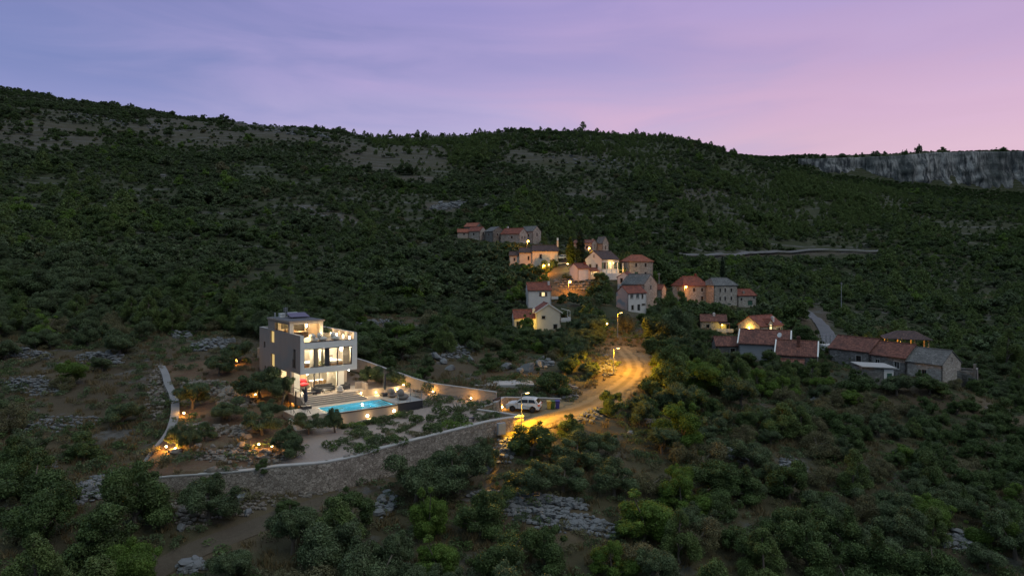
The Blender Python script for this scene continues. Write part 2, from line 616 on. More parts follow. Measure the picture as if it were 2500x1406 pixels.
def garden_z(px, y):
    px, y = np.clip(px, _gc[0], _gc[-1]), np.clip(y, GY[0], GY[-1])
    rows = np.stack([np.interp(y, GY, GARD[c]) for c in _gc])
    k = np.clip(np.searchsorted(_gc, px, 'right') - 1, 0, len(_gc) - 2)
    g = np.array(_gc, float)
    t = (px - g[k]) / (g[k + 1] - g[k])
    ii = np.arange(px.size).reshape(px.shape)
    r = rows.reshape(len(_gc), -1)
    return r[k, ii] * (1 - t) + r[k + 1, ii] * t


# the garden's walls: (photo column, top edge row, distance ahead, height of wall outside)
FRONT_WALL = [(368, 1163, 60.2, 1.5), (480, 1155, 60.2, 2.0), (600, 1146, 60.5, 2.6), (700, 1133, 61.0, 2.9), (780, 1127, 62.0, 3.0), (850, 1115, 63.8, 2.9), (937, 1090, 66.5, 2.7), (1052, 1061, 69.8, 2.4), (1130, 1042, 72.0, 2.1), (1200, 1025, 74.0, 1.9), (1276, 1013, 76.2, 1.7)]
SIDE_WALL = [(364, 1160, 60.3), (346, 1149, 61.8), (380, 1098, 66.0), (412, 1056, 70.0), (424, 1024, 73.2), (428, 996, 76.5), (424, 966, 80.5), (410, 935, 85.0), (404, 912, 89.0), (394, 892, 93.5)]
BACK_WALL = [(630, 848, 97.0), (780, 858, 95.0), (871, 874.5, 92.0), (961, 905, 89.5), (1060, 935, 87.5), (1112, 942, 86.8), (1212, 956, 85.0)]
U = Vector((0.788, 0.616, 0)).normalized()       # along the villa's front
V = Vector((-U.y, U.x, 0))                       # into the villa
VO = W(733, 914.8, 80.0)                         # front left corner of the villa's upper box, at its underside
UP = Vector((0, 0, 1))
def smooth_line(P, step=0.6):
    d = [0]
    for a, b in zip(P[:-1], P[1:]):
        d.append(d[-1] + (b - a).length)
    q = np.linspace(0, d[-1], max(2, int(d[-1] / step)))
    return [Vector(v) for v in np.stack([pchip(d, [p[i] for p in P], q) for i in range(3)], 1)]


GPOLY = smooth_line([W(*p[:3]) for p in FRONT_WALL]) + [W(1212, 960, 85.0)] + smooth_line([W(*p) for p in BACK_WALL])[::-1] + smooth_line([W(*p) for p in SIDE_WALL])[::-1]
GPOLY = [(p.x, p.y) for p in GPOLY]


def inside(poly, x, y):
    r = np.zeros(x.shape, bool)
    n = len(poly)
    for i in range(n):
        (x0, y0), (x1, y1) = poly[i], poly[(i + 1) % n]
        c = (y0 > y) != (y1 > y)
        with np.errstate(divide='ignore', invalid='ignore'):
            xi = (x1 - x0) * (y - y0) / (y1 - y0 if y1 != y0 else 1e-9) + x0
        r ^= c & (x < xi)
    return r


def poly_dist(pts, x, y):
    d = np.full(x.shape, 1e9)
    for (x0, y0), (x1, y1) in zip(pts[:-1], pts[1:]):
        dx, dy = x1 - x0, y1 - y0
        t = np.clip(((x - x0) * dx + (y - y0) * dy) / (dx * dx + dy * dy + 1e-9), 0, 1)
        d = np.minimum(d, np.hypot(x - x0 - t * dx, y - y0 - t * dy))
    return d


# pads dug level under the villa, its terrace, steps and pool: (u0, u1, v0, v1, highest ground) in the villa's own axes
PADS = [(-0.05, 7.25, 2.9, 15.1, -16.3), (-1.4, 8.6, -2.8, 3.1, -17.3), (-3.0, 13.6, -7.6, -2.4, -18.0), (8.4, 13.6, -7.6, 0.5, -17.4)]
ROAD = [W(1296, 1031, 77.3), W(1345, 1012, 81.2), W(1405, 996, 83.3), W(1460, 968, 87.5), W(1508, 935, 93.0), W(1540, 902, 99.0), W(1548, 872, 106.0), W(1534, 848, 114.0), W(1514, 829, 122.0)]
ROADXY = [(p.x, p.y) for p in ROAD]
LOT = [W(1166, 999, 82.5), W(1276, 1016, 76.6), W(1330, 1036, 75.5), W(1420, 1020, 79.5), W(1440, 985, 85.5), W(1368, 984, 87.0), W(1230, 985, 87.0)]
LOTXY = [(p.x, p.y) for p in LOT]


def road_z(x, y):
    """Height of the drive: level by the parking place, then climbing gently."""
    return np.interp(y, [74, 82, 90, 100, 110, 124], [-18.45, -18.05, -17.35, -16.35, -15.6, -14.9])


# ground under each house: (photo column, row, distance), so that the slope carries the buildings
ANCHORS = [(1155, 568, 304), (1130, 579, 287), (1165, 581, 286), (1208, 590, 282), (1255, 592, 278), (1295, 591, 284), (1331, 646, 230), (1265, 646, 231), (1428, 622, 262), (1470, 622, 262), (1470, 668, 215),
           (1415, 676, 208), (1554, 678, 222), (1561, 736, 199), (1530, 706, 205), (1541, 759, 188), (1684, 740, 206), (1755, 745, 205), (1815, 745, 206), (1314, 742, 180), (1333, 802, 163), (1741, 810, 173),
           (1856, 829, 165), (1783, 868, 127), (1868, 874, 124), (1946, 900, 119), (2100, 898, 131), (2200, 915, 123), (2300, 932, 114), (2212, 858, 150), (2132, 932, 116), (1325, 676, 218), (1388, 720, 196), (1378, 642, 224), (2022, 852, 140), (1320, 700, 200), (1440, 735, 190)]
_an = np.array([tuple(W(*a)) for a in ANCHORS])
_aw = None


def _rbf(x, y):
    d2 = (np.asarray(x)[..., None] - _an[:, 0]) ** 2 + (np.asarray(y)[..., None] - _an[:, 1]) ** 2
    r = 0.055 * _an[:, 1] + 3
    return np.exp(-d2 / r ** 2)


def anchor_fix(x, y):
    global _aw
    if _aw is None:
        base = lookup(_tab2, CX + F * _an[:, 0] / _an[:, 1], np.log(_an[:, 1]))
        A = _rbf(_an[:, 0], _an[:, 1])
        _aw = np.linalg.solve(A + 0.02 * np.eye(len(A)), _an[:, 2] - 0.15 - base)
    out = np.zeros(x.shape)
    near = np.zeros(x.shape)
    m = (y > 85) & (y < 340) & (x > -60) & (x < 120)
    if m.any():
        g = _rbf(x[m], y[m])
        out[m] = g @ _aw
        near[m] = g.max(1)
    return out, near


def height(x, y, fine=True):
    x, y = np.atleast_1d(np.asarray(x, float)), np.atleast_1d(np.asarray(y, float))
    yy = np.maximum(y, 20)
    px = CX + F * x / yy
    z = lookup(_tab2, px, np.log(yy))
    fx_, near_ = anchor_fix(x, y)
    z = z + fx_
    rd = np.minimum(poly_dist(ROADXY, x, y), np.where(inside(LOTXY, x, y), 0, 99))
    calm = smooth01(rd, 2.0, 6.0)
    quiet = 1 - near_ * 0.9
    if fine:
        z = z + fbm(x / 9, y / 9, 4, 3) * 0.45 * calm + fbm(x / 45, y / 45, 4, 11) * smooth01(yy, 70, 220) * 2.4 * quiet + fbm(x / 150, y / 150, 4, 23) * smooth01(yy, 250, 550) * 8
    zr = road_z(x, y)
    z = z * calm + (zr - 0.12) * (1 - calm)
    gi = inside(GPOLY, x, y)
    if gi.any():
        xs, ys = x[gi], y[gi]
        g = garden_z(CX + F * xs / ys, ys)
        if fine:
            wild = smooth01(-xs, 18, 24)
            g = g + fbm(xs / 4, ys / 4, 3, 5) * (0.10 + 0.30 * wild) + (fbm(xs / 14, ys / 14, 2, 8)) * 0.3 * wild
        inl = inside(LOTXY, xs, ys)
        g = np.where(inl, np.minimum(g, -18.2), g)
        rx, ry = xs - VO.x, ys - VO.y
        u, v = rx * U.x + ry * U.y, rx * V.x + ry * V.y
        for (a, b, c, d, cap) in PADS:
            m = (u > a) & (u < b) & (v > c) & (v < d)
            g = np.where(m, np.minimum(g, cap), g)
        z[gi] = g
    return z


def hz(x, y, fine=True):
    return float(height([x], [y], fine)[0])


_yy = np.exp(np.linspace(math.log(38), math.log(1500), 2600))


def ground(px, py):
    """Where the line of sight through a photo pixel first meets the ground."""
    x = (px - CX) / F * _yy
    z = height(x, _yy)
    ray = -(py - HY) / F * _yy
    hit = np.nonzero(z >= ray)[0]
    i = hit[0] if len(hit) else len(_yy) - 1
    return Vector((x[i], _yy[i], z[i]))


def ground_many(qx, qy, near):
    """ground() for many nearby pixels at once, searching round the distance NEAR."""
    qx, qy = np.asarray(qx, float), np.asarray(qy, float)
    ys = near * np.exp(np.linspace(-0.45, 0.45, 90))
    X = (qx[:, None] - CX) / F * ys
    Yb = np.broadcast_to(ys, X.shape)
    Z = height(X.ravel(), Yb.ravel()).reshape(X.shape)
    hit = Z >= -(qy[:, None] - HY) / F * ys
    i = np.where(hit.any(1), hit.argmax(1), 45)
    r = np.arange(len(qx))
    return np.stack([X[r, i], ys[i], Z[r, i]], 1)


# ------------------------------------------------------------------ the ground as one sheet
t_ = np.concatenate([np.linspace(-2.2, -0.86, 60, False), np.linspace(-0.86, 0.86, 640, False), np.linspace(0.86, 2.2, 61)])
y_ = np.concatenate([np.exp(np.linspace(math.log(18), math.log(58), 70, False)), np.exp(np.linspace(math.log(58), math.log(130), 260, False)), np.exp(np.linspace(math.log(130), math.log(1400), 330, False)), np.exp(np.linspace(math.log(1400), math.log(6000), 14))])
TT, YY = np.meshgrid(t_, y_, indexing='ij')
GXX = TT * YY
GZ = height(GXX.ravel(), YY.ravel()).reshape(YY.shape)
gv = np.stack([GXX, YY, GZ], -1).reshape(-1, 3)
ni, nj = TT.shape
ii, jj = np.meshgrid(np.arange(ni - 1), np.arange(nj - 1), indexing='ij')
a_ = (ii * nj + jj).ravel()
gf = np.stack([a_, a_ + nj, a_ + nj + 1, a_ + 1], -1)
gx, gy = gv[:, 0], gv[:, 1]
g_in = inside(GPOLY, gx, gy)
# gravel round the planting on the right of the garden, red soil under the olives on the left
path_m = np.where(g_in, smooth01(gx, -24.5, -19.5) * (gy < 96), 0)
soil_m = np.where(g_in, 1 - smooth01(gx, -24.5, -19.5), 0)
yel = np.clip(1 - np.minimum(poly_dist(ROADXY, gx, gy), np.where(inside(LOTXY, gx, gy), 0, 99)) / 5.0, 0, 1)

scrub = np.ones(len(gv))
SCRUB_AT = len(gv)
t = NT('ground')
co = t.coord('Object')
n1 = t.noise(co, 0.035, 6, 0.6)
n2 = t.noise(co, 0.35, 6, 0.65)
n3 = t.noise(co, 3.2, 4, 0.7)
grass = t.mix(n2, (0.070, 0.054, 0.032), (0.135, 0.105, 0.066))
earth = t.mix(n3, (0.055, 0.042, 0.027), (0.11, 0.083, 0.058))
col = t.mix(t.ramp(n1, [(0.4, 0.0), (0.6, 1.0)]), grass, earth)
mpz = t.coord('Object', (0.6, 0.6, 2.2))
rk = t.noise(mpz, 0.22, 7, 0.7, 0.4)
rockc = t.mix(t.vor(co, 1.6, 'F1', 0), (0.19, 0.18, 0.175), (0.09, 0.085, 0.085))
col = t.mix(t.ramp(rk, [(0.56, 0.0), (0.63, 0.8)]), col, rockc)


def gattr(nm):
    a = t.n('ShaderNodeAttribute')
    a.attribute_name = nm
    return a.outputs['Fac']


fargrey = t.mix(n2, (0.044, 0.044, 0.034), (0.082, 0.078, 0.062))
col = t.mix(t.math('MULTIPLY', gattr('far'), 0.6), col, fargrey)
gravel = t.mix(t.noise(co, 9.0, 3, 0.7), (0.24, 0.19, 0.165), (0.41, 0.335, 0.29))
redsoil = t.mix(n3, (0.085, 0.048, 0.030), (0.165, 0.10, 0.065))
redsoil = t.mix(t.ramp(n2, [(0.45, 0.0), (0.62, 0.75)]), redsoil, (0.15, 0.12, 0.075))
col = t.mix(gattr('path'), col, gravel)
col = t.mix(gattr('soil'), col, redsoil)
under = t.mix(t.ramp(n2, [(0.35, 0.0), (0.65, 1.0)]), (0.030, 0.040, 0.018), (0.054, 0.056, 0.030))
col = t.mix(t.math('MULTIPLY', gattr('scrub'), 0.9), col, under)
# old terrace walls and rock ribs run along the contours of the far slopes
sz = t.n('ShaderNodeSeparateXYZ')
t.l(co, sz.inputs[0])
lvl = t.math('FRACT', t.math('ADD', t.math('MULTIPLY', sz.outputs[2], 0.21), t.math('MULTIPLY', t.noise(co, 0.012, 3), 5.0)))
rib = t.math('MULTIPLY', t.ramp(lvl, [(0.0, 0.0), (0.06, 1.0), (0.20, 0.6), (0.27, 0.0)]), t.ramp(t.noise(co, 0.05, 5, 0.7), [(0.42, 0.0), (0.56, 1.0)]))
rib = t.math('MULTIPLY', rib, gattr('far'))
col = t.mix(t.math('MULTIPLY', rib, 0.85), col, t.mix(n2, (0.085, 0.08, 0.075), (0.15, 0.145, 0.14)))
sandy = t.mix(n3, (0.17, 0.13, 0.08), (0.30, 0.24, 0.16))
col = t.mix(t.math('MULTIPLY', gattr('verge'), t.ramp(n2, [(0.3, 0.4), (0.6, 1.0)])), col, sandy)
t.bump(t.math('ADD', n3, t.noise(co, 14, 2)), 0.6, 0.12)
GROUND_M = t.fin(col, 0.95, 0.1)
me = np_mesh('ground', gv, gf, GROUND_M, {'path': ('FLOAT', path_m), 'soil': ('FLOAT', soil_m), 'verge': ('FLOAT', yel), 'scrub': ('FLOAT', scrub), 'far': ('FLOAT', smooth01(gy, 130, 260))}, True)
GROUND_O = tag(link_mesh('ground', me), kind='structure')
# ------------------------------------------------------------------ shared materials
M = {}
t = NT('taupe_render')
co = t.coord()
n_ = t.noise(co, 5.0, 5, 0.7)
b_ = t.noise(t.coord('Object', (1, 1, 0.35)), 0.7, 4)
c_ = t.mix(n_, (0.26, 0.212, 0.185), (0.345, 0.285, 0.25))
c_ = t.mix(t.ramp(b_, [(0.4, 0.0), (0.75, 0.3)]), c_, (0.22, 0.18, 0.16))
t.bump(t.noise(co, 16, 3), 0.5, 0.03)
M['taupe'] = t.fin(c_, 0.95)
t = NT('white_render')
c_ = t.mix(t.noise(t.coord(), 1.3, 5, 0.65), (0.64, 0.65, 0.63), (0.74, 0.75, 0.73))
t.bump(t.noise(t.coord(), 22, 2), 0.25, 0.01)
M['white'] = t.fin(c_, 0.85)
M['cream'] = m_plain('cream_wall', (0.74, 0.66, 0.54), 0.9, 0.08, 1.5)
M['inwall'] = m_plain('interior_wall', (0.80, 0.76, 0.68), 0.9, 0.05, 1.5)
M['wood'] = m_plain('oak_wood', (0.42, 0.27, 0.14), 0.55, 0.25, 5)
M['darkwood'] = m_plain('brown_wood', (0.10, 0.055, 0.03), 0.6, 0.25, 5)
M['anthracite'] = m_plain('anthracite_metal', (0.035, 0.035, 0.04), 0.45, 0.15, 8)
M['black'] = m_plain('black_metal', (0.018, 0.018, 0.02), 0.4, 0.2, 8)
M['steel'] = m_plain('galvanised_steel', (0.42, 0.43, 0.45), 0.4, 0.12, 8, 0.6)
M['membrane'] = m_plain('roof_membrane', (0.10, 0.10, 0.11), 0.9, 0.3, 2)
M['paving'] = m_plain('stone_paving', (0.40, 0.335, 0.27), 0.75, 0.14, 3)
M['concrete'] = m_plain('concrete', (0.36, 0.35, 0.34), 0.9, 0.18, 1.6)
M['plaster_beige'] = m_plain('beige_plaster', (0.34, 0.28, 0.235), 0.92, 0.15, 1.5)
M['fabric_dark'] = m_plain('charcoal_fabric', (0.035, 0.037, 0.045), 0.95, 0.25, 10)
M['fabric_light'] = m_plain('cream_fabric', (0.62, 0.58, 0.52), 0.95, 0.1, 6)
M['fabric_grey'] = m_plain('grey_fabric', (0.22, 0.19, 0.17), 0.95, 0.15, 6)
M['bedding'] = m_plain('white_bedding', (0.82, 0.80, 0.77), 0.9, 0.05, 4)
M['red'] = m_plain('red_fabric', (0.62, 0.015, 0.03), 0.75, 0.15, 5)
M['navy'] = m_plain('navy_canvas', (0.03, 0.033, 0.055), 0.9, 0.2, 6)
M['mural'] = m_plain('ochre_mural', (0.55, 0.35, 0.10), 0.8, 0.9, 7)
M['pot'] = m_plain('cream_planter', (0.55, 0.47, 0.36), 0.8, 0.1, 4)
M['lamp'] = m_emit('lamp_glow', (1.0, 0.78, 0.46), 14)
M['lampw'] = m_emit('white_lamp_glow', (1.0, 0.90, 0.74), 16)
M['sodium'] = m_emit('sodium_glow', (1.0, 0.42, 0.05), 30)
M['porch'] = m_emit('porch_glow', (1.0, 0.62, 0.16), 18)
M['litpane'] = m_emit('lit_window_yellow', (1.0, 0.66, 0.20), 0.62, (0.6, 0.5, 0.3))
M['litpane_b'] = m_emit('lit_window_bright', (1.0, 0.74, 0.36), 1.3, (0.6, 0.5, 0.3))
t = NT('window_glass')
tp = t.n('ShaderNodeBsdfTransparent')
tp.inputs[0].default_value = (0.94, 0.95, 0.95, 1)
fr = t.n('ShaderNodeLayerWeight')
fr.inputs[0].default_value = 0.5
fz_ = t.math('ADD', t.math('MULTIPLY', t.math('POWER', fr.outputs[1], 4.0), 0.35), 0.03)
mx = t.n('ShaderNodeMixShader')
t.l(fz_, mx.inputs[0]); t.l(tp.outputs[0], mx.inputs[1]); t.l(t.b.outputs[0], mx.inputs[2]); t.l(mx.outputs[0], t.o.inputs[0])
M['glass'] = t.fin((0.02, 0.02, 0.02), 0.02, 0.8, 0.0)
t = NT('dark_window_glass')
M['darkglass'] = t.fin((0.015, 0.018, 0.022), 0.08, 0.6)
t = NT('pool_water')
t.b.inputs['Transmission Weight'].default_value = 1.0
t.b.inputs['IOR'].default_value = 1.33
t.bump(t.noise(t.coord(), 1.6, 3, 0.5), 0.18, 0.06)
M['water'] = t.fin((0.75, 0.95, 1.0), 0.03)
M['poolwall'] = m_plain('pool_lining', (0.26, 0.78, 0.92), 0.6, 0.06, 1.0)
M['poolwhite'] = m_plain('pool_step_lining', (0.55, 0.82, 0.90), 0.6, 0.05, 1.0)
t = NT('curtain')
wv = t.n('ShaderNodeTexWave', wave_type='BANDS')
wv.inputs['Scale'].default_value = 4.0
t.l(t.coord(), wv.inputs['Vector'])
M['curtain'] = t.fin(t.mix(wv.outputs[1], (0.50, 0.46, 0.40), (0.64, 0.60, 0.53)), 0.95)
M['curtain'].node_tree.nodes  # woven cloth lets light through
for nm_, c_ in (('curtain', None), ('sheer', (0.80, 0.77, 0.70))):
    if c_ is not None:
        t = NT('sheer_curtain')
        M['sheer'] = t.fin(c_, 0.95)
    else:
        t = NT.__new__(NT)
        t.m = M['curtain']; t.t = t.m.node_tree; t.b = t.t.nodes['Principled BSDF']; t.o = t.t.nodes['Material Output']
    tr = t.n('ShaderNodeBsdfTranslucent')
    tr.inputs[0].default_value = (*(c_ or (0.60, 0.56, 0.50)), 1)
    mx = t.n('ShaderNodeMixShader')
    mx.inputs[0].default_value = 0.5
    t.l(t.b.outputs[0], mx.inputs[1]); t.l(tr.outputs[0], mx.inputs[2]); t.l(mx.outputs[0], t.o.inputs[0])
M['rubblewall'] = m_stone('garden_wall_stone', (0.24, 0.195, 0.16), (0.44, 0.375, 0.32), (0.085, 0.066, 0.05), 3.5, (1, 1, 1.3))
M['warmstone'] = m_stone('parking_wall_stone', (0.30, 0.23, 0.16), (0.46, 0.37, 0.27), (0.12, 0.09, 0.06), 2.3, (1, 1, 1.5))
M['coping'] = m_plain('coping_stone', (0.36, 0.34, 0.32), 0.9, 0.15, 1.2)
M['h_stone'] = m_stone('house_limestone', (0.34, 0.30, 0.265), (0.52, 0.47, 0.42), (0.16, 0.13, 0.11), 2.0, (1, 1, 1.8))
M['h_stone_d'] = m_stone('house_weathered_stone', (0.15, 0.14, 0.13), (0.27, 0.25, 0.235), (0.07, 0.065, 0.06), 2.0, (1, 1, 1.8))
M['h_white'] = m_plain('house_white_plaster', (0.62, 0.59, 0.58), 0.9, 0.14, 0.8)
M['h_grey'] = m_plain('house_grey_render', (0.30, 0.30, 0.32), 0.9, 0.18, 0.8)
M['h_cream'] = m_plain('house_cream_plaster', (0.60, 0.52, 0.43), 0.9, 0.12, 0.8)
M['t_red'] = m_tiles('red_roof_tiles', (0.17, 0.042, 0.026), (0.29, 0.085, 0.050))
M['t_orange'] = m_tiles('orange_roof_tiles', (0.25, 0.066, 0.034), (0.37, 0.118, 0.066))
M['t_brown'] = m_tiles('brown_roof_tiles', (0.105, 0.036, 0.026), (0.23, 0.088, 0.060))
M['t_dark'] = m_tiles('dark_roof_tiles', (0.060, 0.034, 0.030), (0.115, 0.062, 0.054))
M['t_grey'] = m_stone('grey_stone_slabs', (0.10, 0.10, 0.10), (0.19, 0.185, 0.18), (0.045, 0.045, 0.05), 2.6, (1, 1.6, 1.6))
M['shutter_g'] = m_plain('green_shutter', (0.035, 0.10, 0.065), 0.6, 0.2, 4)
M['shutter_b'] = m_plain('brown_shutter', (0.10, 0.05, 0.03), 0.6, 0.2, 4)
M['whitepaint'] = m_plain('white_paint', (0.75, 0.74, 0.72), 0.6, 0.08, 4)
M['tarp'] = m_plain('blue_tarpaulin', (0.03, 0.14, 0.42), 0.5, 0.2, 3)
M['rock'] = None
t = NT('limestone_rock')
co = t.coord('Object')
r1 = t.noise(co, 1.2, 6, 0.65)
c_ = t.mix(r1, (0.07, 0.072, 0.078), (0.17, 0.172, 0.178))
c_ = t.mix(t.math('MULTIPLY', t.n('ShaderNodeNewGeometry').outputs['Random Per Island'], 0.6), c_, (0.23, 0.23, 0.23))
t.bump(t.noise(co, 4, 5, 0.7), 0.6, 0.1)
M['rock'] = t.fin(c_, 0.95)
t = NT('warm_garden_rock')
co = t.coord('Object')
r1 = t.noise(co, 1.2, 6, 0.65)
c_ = t.mix(r1, (0.10, 0.082, 0.066), (0.21, 0.175, 0.148))
c_ = t.mix(t.math('MULTIPLY', t.n('ShaderNodeNewGeometry').outputs['Random Per Island'], 0.6), c_, (0.24, 0.21, 0.18))
t.bump(t.noise(co, 4, 5, 0.7), 0.6, 0.1)
M['warmrock'] = t.fin(c_, 0.95)


def batwing(o):
    """Street lamps throw more light outwards than straight down, so that the road is lit evenly."""
    d = o.data
    d.use_nodes = True
    nt = d.node_tree
    em = nt.nodes['Emission']
    tc_ = nt.nodes.new('ShaderNodeTexCoord')
    sp_ = nt.nodes.new('ShaderNodeSeparateXYZ')
    nt.links.new(tc_.outputs['Normal'], sp_.inputs[0])

    def mth(op, a, b):
        n = nt.nodes.new('ShaderNodeMath')
        n.operation = op
        for i, v in enumerate((a, b)):
            if isinstance(v, (int, float)):
                n.inputs[i].default_value = v
            else:
                nt.links.new(v, n.inputs[i])
        return n.outputs[0]
    c = mth('MAXIMUM', mth('ABSOLUTE', sp_.outputs[2], 0), 0.28)
    nt.links.new(mth('DIVIDE', 0.16, mth('POWER', c, 2.0)), em.inputs['Strength'])


def light(name, loc, power, color=(1, 0.72, 0.38), size=0.08, kind='POINT', parent=None, spot=None, aim=None):
    d = bpy.data.lights.new(name, kind)
    d.energy = power
    d.color = color
    if kind == 'AREA':
        d.shape = 'RECTANGLE'
        d.size, d.size_y = size
    else:
        d.shadow_soft_size = size
    if kind == 'SPOT':
        d.spot_size = R(spot or 150)
        d.spot_blend = 0.6
    o = bpy.data.objects.new(name, d)
    COL.objects.link(o)
    if parent is not None: o.parent = parent
    o.location = loc
    if aim is not None:
        o.rotation_euler = (Vector(aim)).to_track_quat('-Z', 'Y').to_euler()
    return o
# ------------------------------------------------------------------ the villa
RZ = math.atan2(U.y, U.x)
villa = empty('villa', VO, RZ, 'three storey flat roofed villa with white framed front and brightly lit rooms above the pool', 'villa')


def vw(u, v, z):
    """Villa axes to the world."""
    return VO + U * u + V * v + Vector((0, 0, z))


def part(mb, name, mat, par=None, **k):
    return mb.build(name, M[mat] if isinstance(mat, str) else mat, villa if par is None else par, **k)


ZT, ZD = -2.57, -3.37          # terrace floor and pool deck
WL, WB = 7.2, 15.0             # width and depth
ZB = -4.8
# left wall with its deep windows
LW = [(9.1, 10.6, 2.88, 4.42), (9.0, 10.4, -0.22, 1.45), (12.6, 13.25, 1.98, 2.78), (12.3, 12.9, -1.17, -0.42), (1.55, 2.3, 0.68, 2.81), (4.65, 7.2, -1.27, -0.22)]
m = MB()
m.wall((0, 0, ZB), (0, 1, 0), (1, 0, 0), WB, 4.55 - ZB, [(a, b, c - ZB, d - ZB) for a, b, c, d in LW] + [(-1, 2.96, -1, -ZB)], 0.35)
part(m, 'side_wall', 'taupe')
m = MB()
m.wall((WL - 0.35, 0, ZB), (0, 1, 0), (1, 0, 0), WB, 4.55 - ZB, [(-1, 2.96, -1, -ZB)], 0.35)
part(m, 'side_wall', 'taupe')
part(MB().wall((0.35, WB - 0.35, ZB), (1, 0, 0), (0, 1, 0), WL - 0.7, 4.55 - ZB, [], 0.35), 'rear_wall', 'taupe')
# white frame of the front
m = MB().wall((0, -0.08, 0), (1, 0, 0), (0, 1, 0), WL, 3.71, [(0.45, 6.54, 0.68, 2.96)], 0.08)
m.box(0, 0.42, -0.08, 0.0, 3.71, 4.56).box(6.76, WL, -0.08, 0.0, 3.71, 4.56)
m.wall((0.352, 0.002, 0.003), (1, 0, 0), (0, 1, 0), WL - 0.704, 3.70, [(0.10, 6.19, 0.68, 2.96)], 0.26)
part(m, 'front_frame', 'white')
part(MB().box(0.352, WL - 0.352, 0.263, WB - 0.352, 0.01, 0.44), 'floor_slab', 'inwall')
part(MB().box(0.352, WL - 0.352, 0.263, WB - 0.352, 3.22, 3.66), 'roof_terrace_floor', 'paving')
part(MB().box(-0.02, 0.37, 0.0, WB + 0.02, 4.552, 4.60).box(WL - 0.37, WL + 0.02, 0.0, WB + 0.02, 4.552, 4.60).box(0.372, WL - 0.372, WB - 0.35, WB + 0.02, 4.552, 4.60), 'parapet_coping', 'coping')
part(MB().box(0.42, 6.76, -0.085, 0.12, 3.712, 3.78), 'balustrade_rail', 'anthracite')
part(MB().box(0.43, 6.75, 0.0, 0.02, 3.782, 4.52), 'balustrade_glass', 'glass')


def window(frame_pts, u0, u1, z0, z1, at, fw=0.06, mull=(), pane='glass', frame='anthracite', along='u', dep=0.08, mw=None, inset=0.0):
    """A window in the plane v = at (along u) or u = at (along v): a frame with mullions, its panes as a sub-part."""
    def bx(m, a, b, c, d, p, q):
        return m.box(a, b, p, q, c, d) if along == 'u' else m.box(p, q, a, b, c, d)
    m = MB()
    p, q = at, at + dep
    bx(m, u0, u0 + fw, z0, z1, p, q)
    bx(m, u1 - fw, u1, z0, z1, p, q)
    bx(m, u0 + fw, u1 - fw, z0, z0 + fw, p, q)
    bx(m, u0 + fw, u1 - fw, z1 - fw, z1, p, q)
    for c in mull:
        c, w_ = c if isinstance(c, tuple) else (c, fw)
        bx(m, c - w_ / 2, c + w_ / 2, z0 + fw, z1 - fw, p + 0.004, q - 0.004)
    f = part(m, 'window', frame)
    g = MB()
    cuts = [u0 + fw] + [e for c in mull for e in ((c[0] - c[1] / 2, c[0] + c[1] / 2) if isinstance(c, tuple) else (c - fw / 2, c + fw / 2))] + [u1 - fw]
    for a, b in zip(cuts[::2], cuts[1::2]):
        bx(g, a, b, z0 + fw, z1 - fw, p + dep * 0.4, p + dep * 0.4 + 0.015)
    part(g, 'pane', pane, f)
    return f


# first-floor glazing: two sliding windows with a broad dark post between them
window(None, 0.452, 6.538, 0.682, 2.958, 0.05, 0.09, [(1.80, 0.13), (3.35, 0.62), (4.72, 0.13)], dep=0.12)
# side windows
window(None, 9.102, 10.598, 2.882, 4.418, 0.14, 0.05, (), 'litpane', along='v')
window(None, 9.002, 10.398, -0.218, 1.448, 0.14, 0.05, (), 'litpane', along='v')
window(None, 12.602, 13.248, 1.982, 2.778, 0.14, 0.05, (), 'darkglass', along='v')
window(None, 12.302, 12.898, -1.168, -0.422, 0.14, 0.05, (), 'darkglass', along='v')
window(None, 1.552, 2.298, 0.682, 2.808, 0.20, 0.06, (), 'darkglass', 'darkwood', along='v')
window(None, 4.652, 7.198, -1.268, -0.222, 0.16, 0.07, (), 'litpane_b', 'wood', along='v')
m = MB()
for k in range(7):
    m.box(-0.10, -0.08, 1.50 + k * 0.14, 1.52 + k * 0.14, 0.70, 1.55)
m.box(-0.12, -0.06, 1.45, 2.40, 1.55, 1.60).box(-0.12, -0.003, 1.45, 2.40, 0.64, 0.70)
part(m, 'window_railing', 'darkwood')
part(MB().box(-0.06, -0.003, 4.55, 7.30, -1.33, -1.272), 'window_sill', 'whitepaint')

# rooms on the first floor
m = MB()
m.box(0.354, 6.846, 4.6, 4.7, 0.442, 3.218)
m.box(3.30, 3.40, 0.30, 4.598, 0.442, 3.218)
part(m, 'partition_wall', 'inwall')
for a in (0.36, 6.82):
    part(MB().box(a, a + 0.02, 0.6 if a > 1 else 2.4, 4.4, 0.46, 3.2), 'wall_lining', 'inwall')
part(MB().box(0.40, 3.28, 0.28, 4.58, 0.442, 0.46).box(3.42, 6.80, 0.28, 4.58, 0.442, 0.46), 'oak_floor', 'wood')


def curtain(u0, u1, v, z0, z1, mat='curtain', n=9):
    m = MB()
    pts = [(u0 + (u1 - u0) * i / (2 * n), v + (0.05 if i % 2 else -0.05)) for i in range(2 * n + 1)]
    for (a, b), (c, d) in zip(pts[:-1], pts[1:]):
        m.quad((a, b, z0), (c, d, z0), (c, d, z1), (a, b, z1))
    return part(m, 'curtain', mat)


curtain(1.28, 1.74, 0.42, 0.5, 3.1, 'sheer')
curtain(1.92, 2.35, 0.42, 0.5, 3.1, 'sheer')
curtain(5.55, 6.45, 0.42, 0.5, 3.1)
curtain(2.75, 3.04, 0.42, 0.5, 3.1)
# the wardrobe niche and ochre wall hanging seen in the left bedroom
part(MB().box(0.42, 1.25, 4.50, 4.56, 1.3, 3.1), 'wall_panel', 'mural')

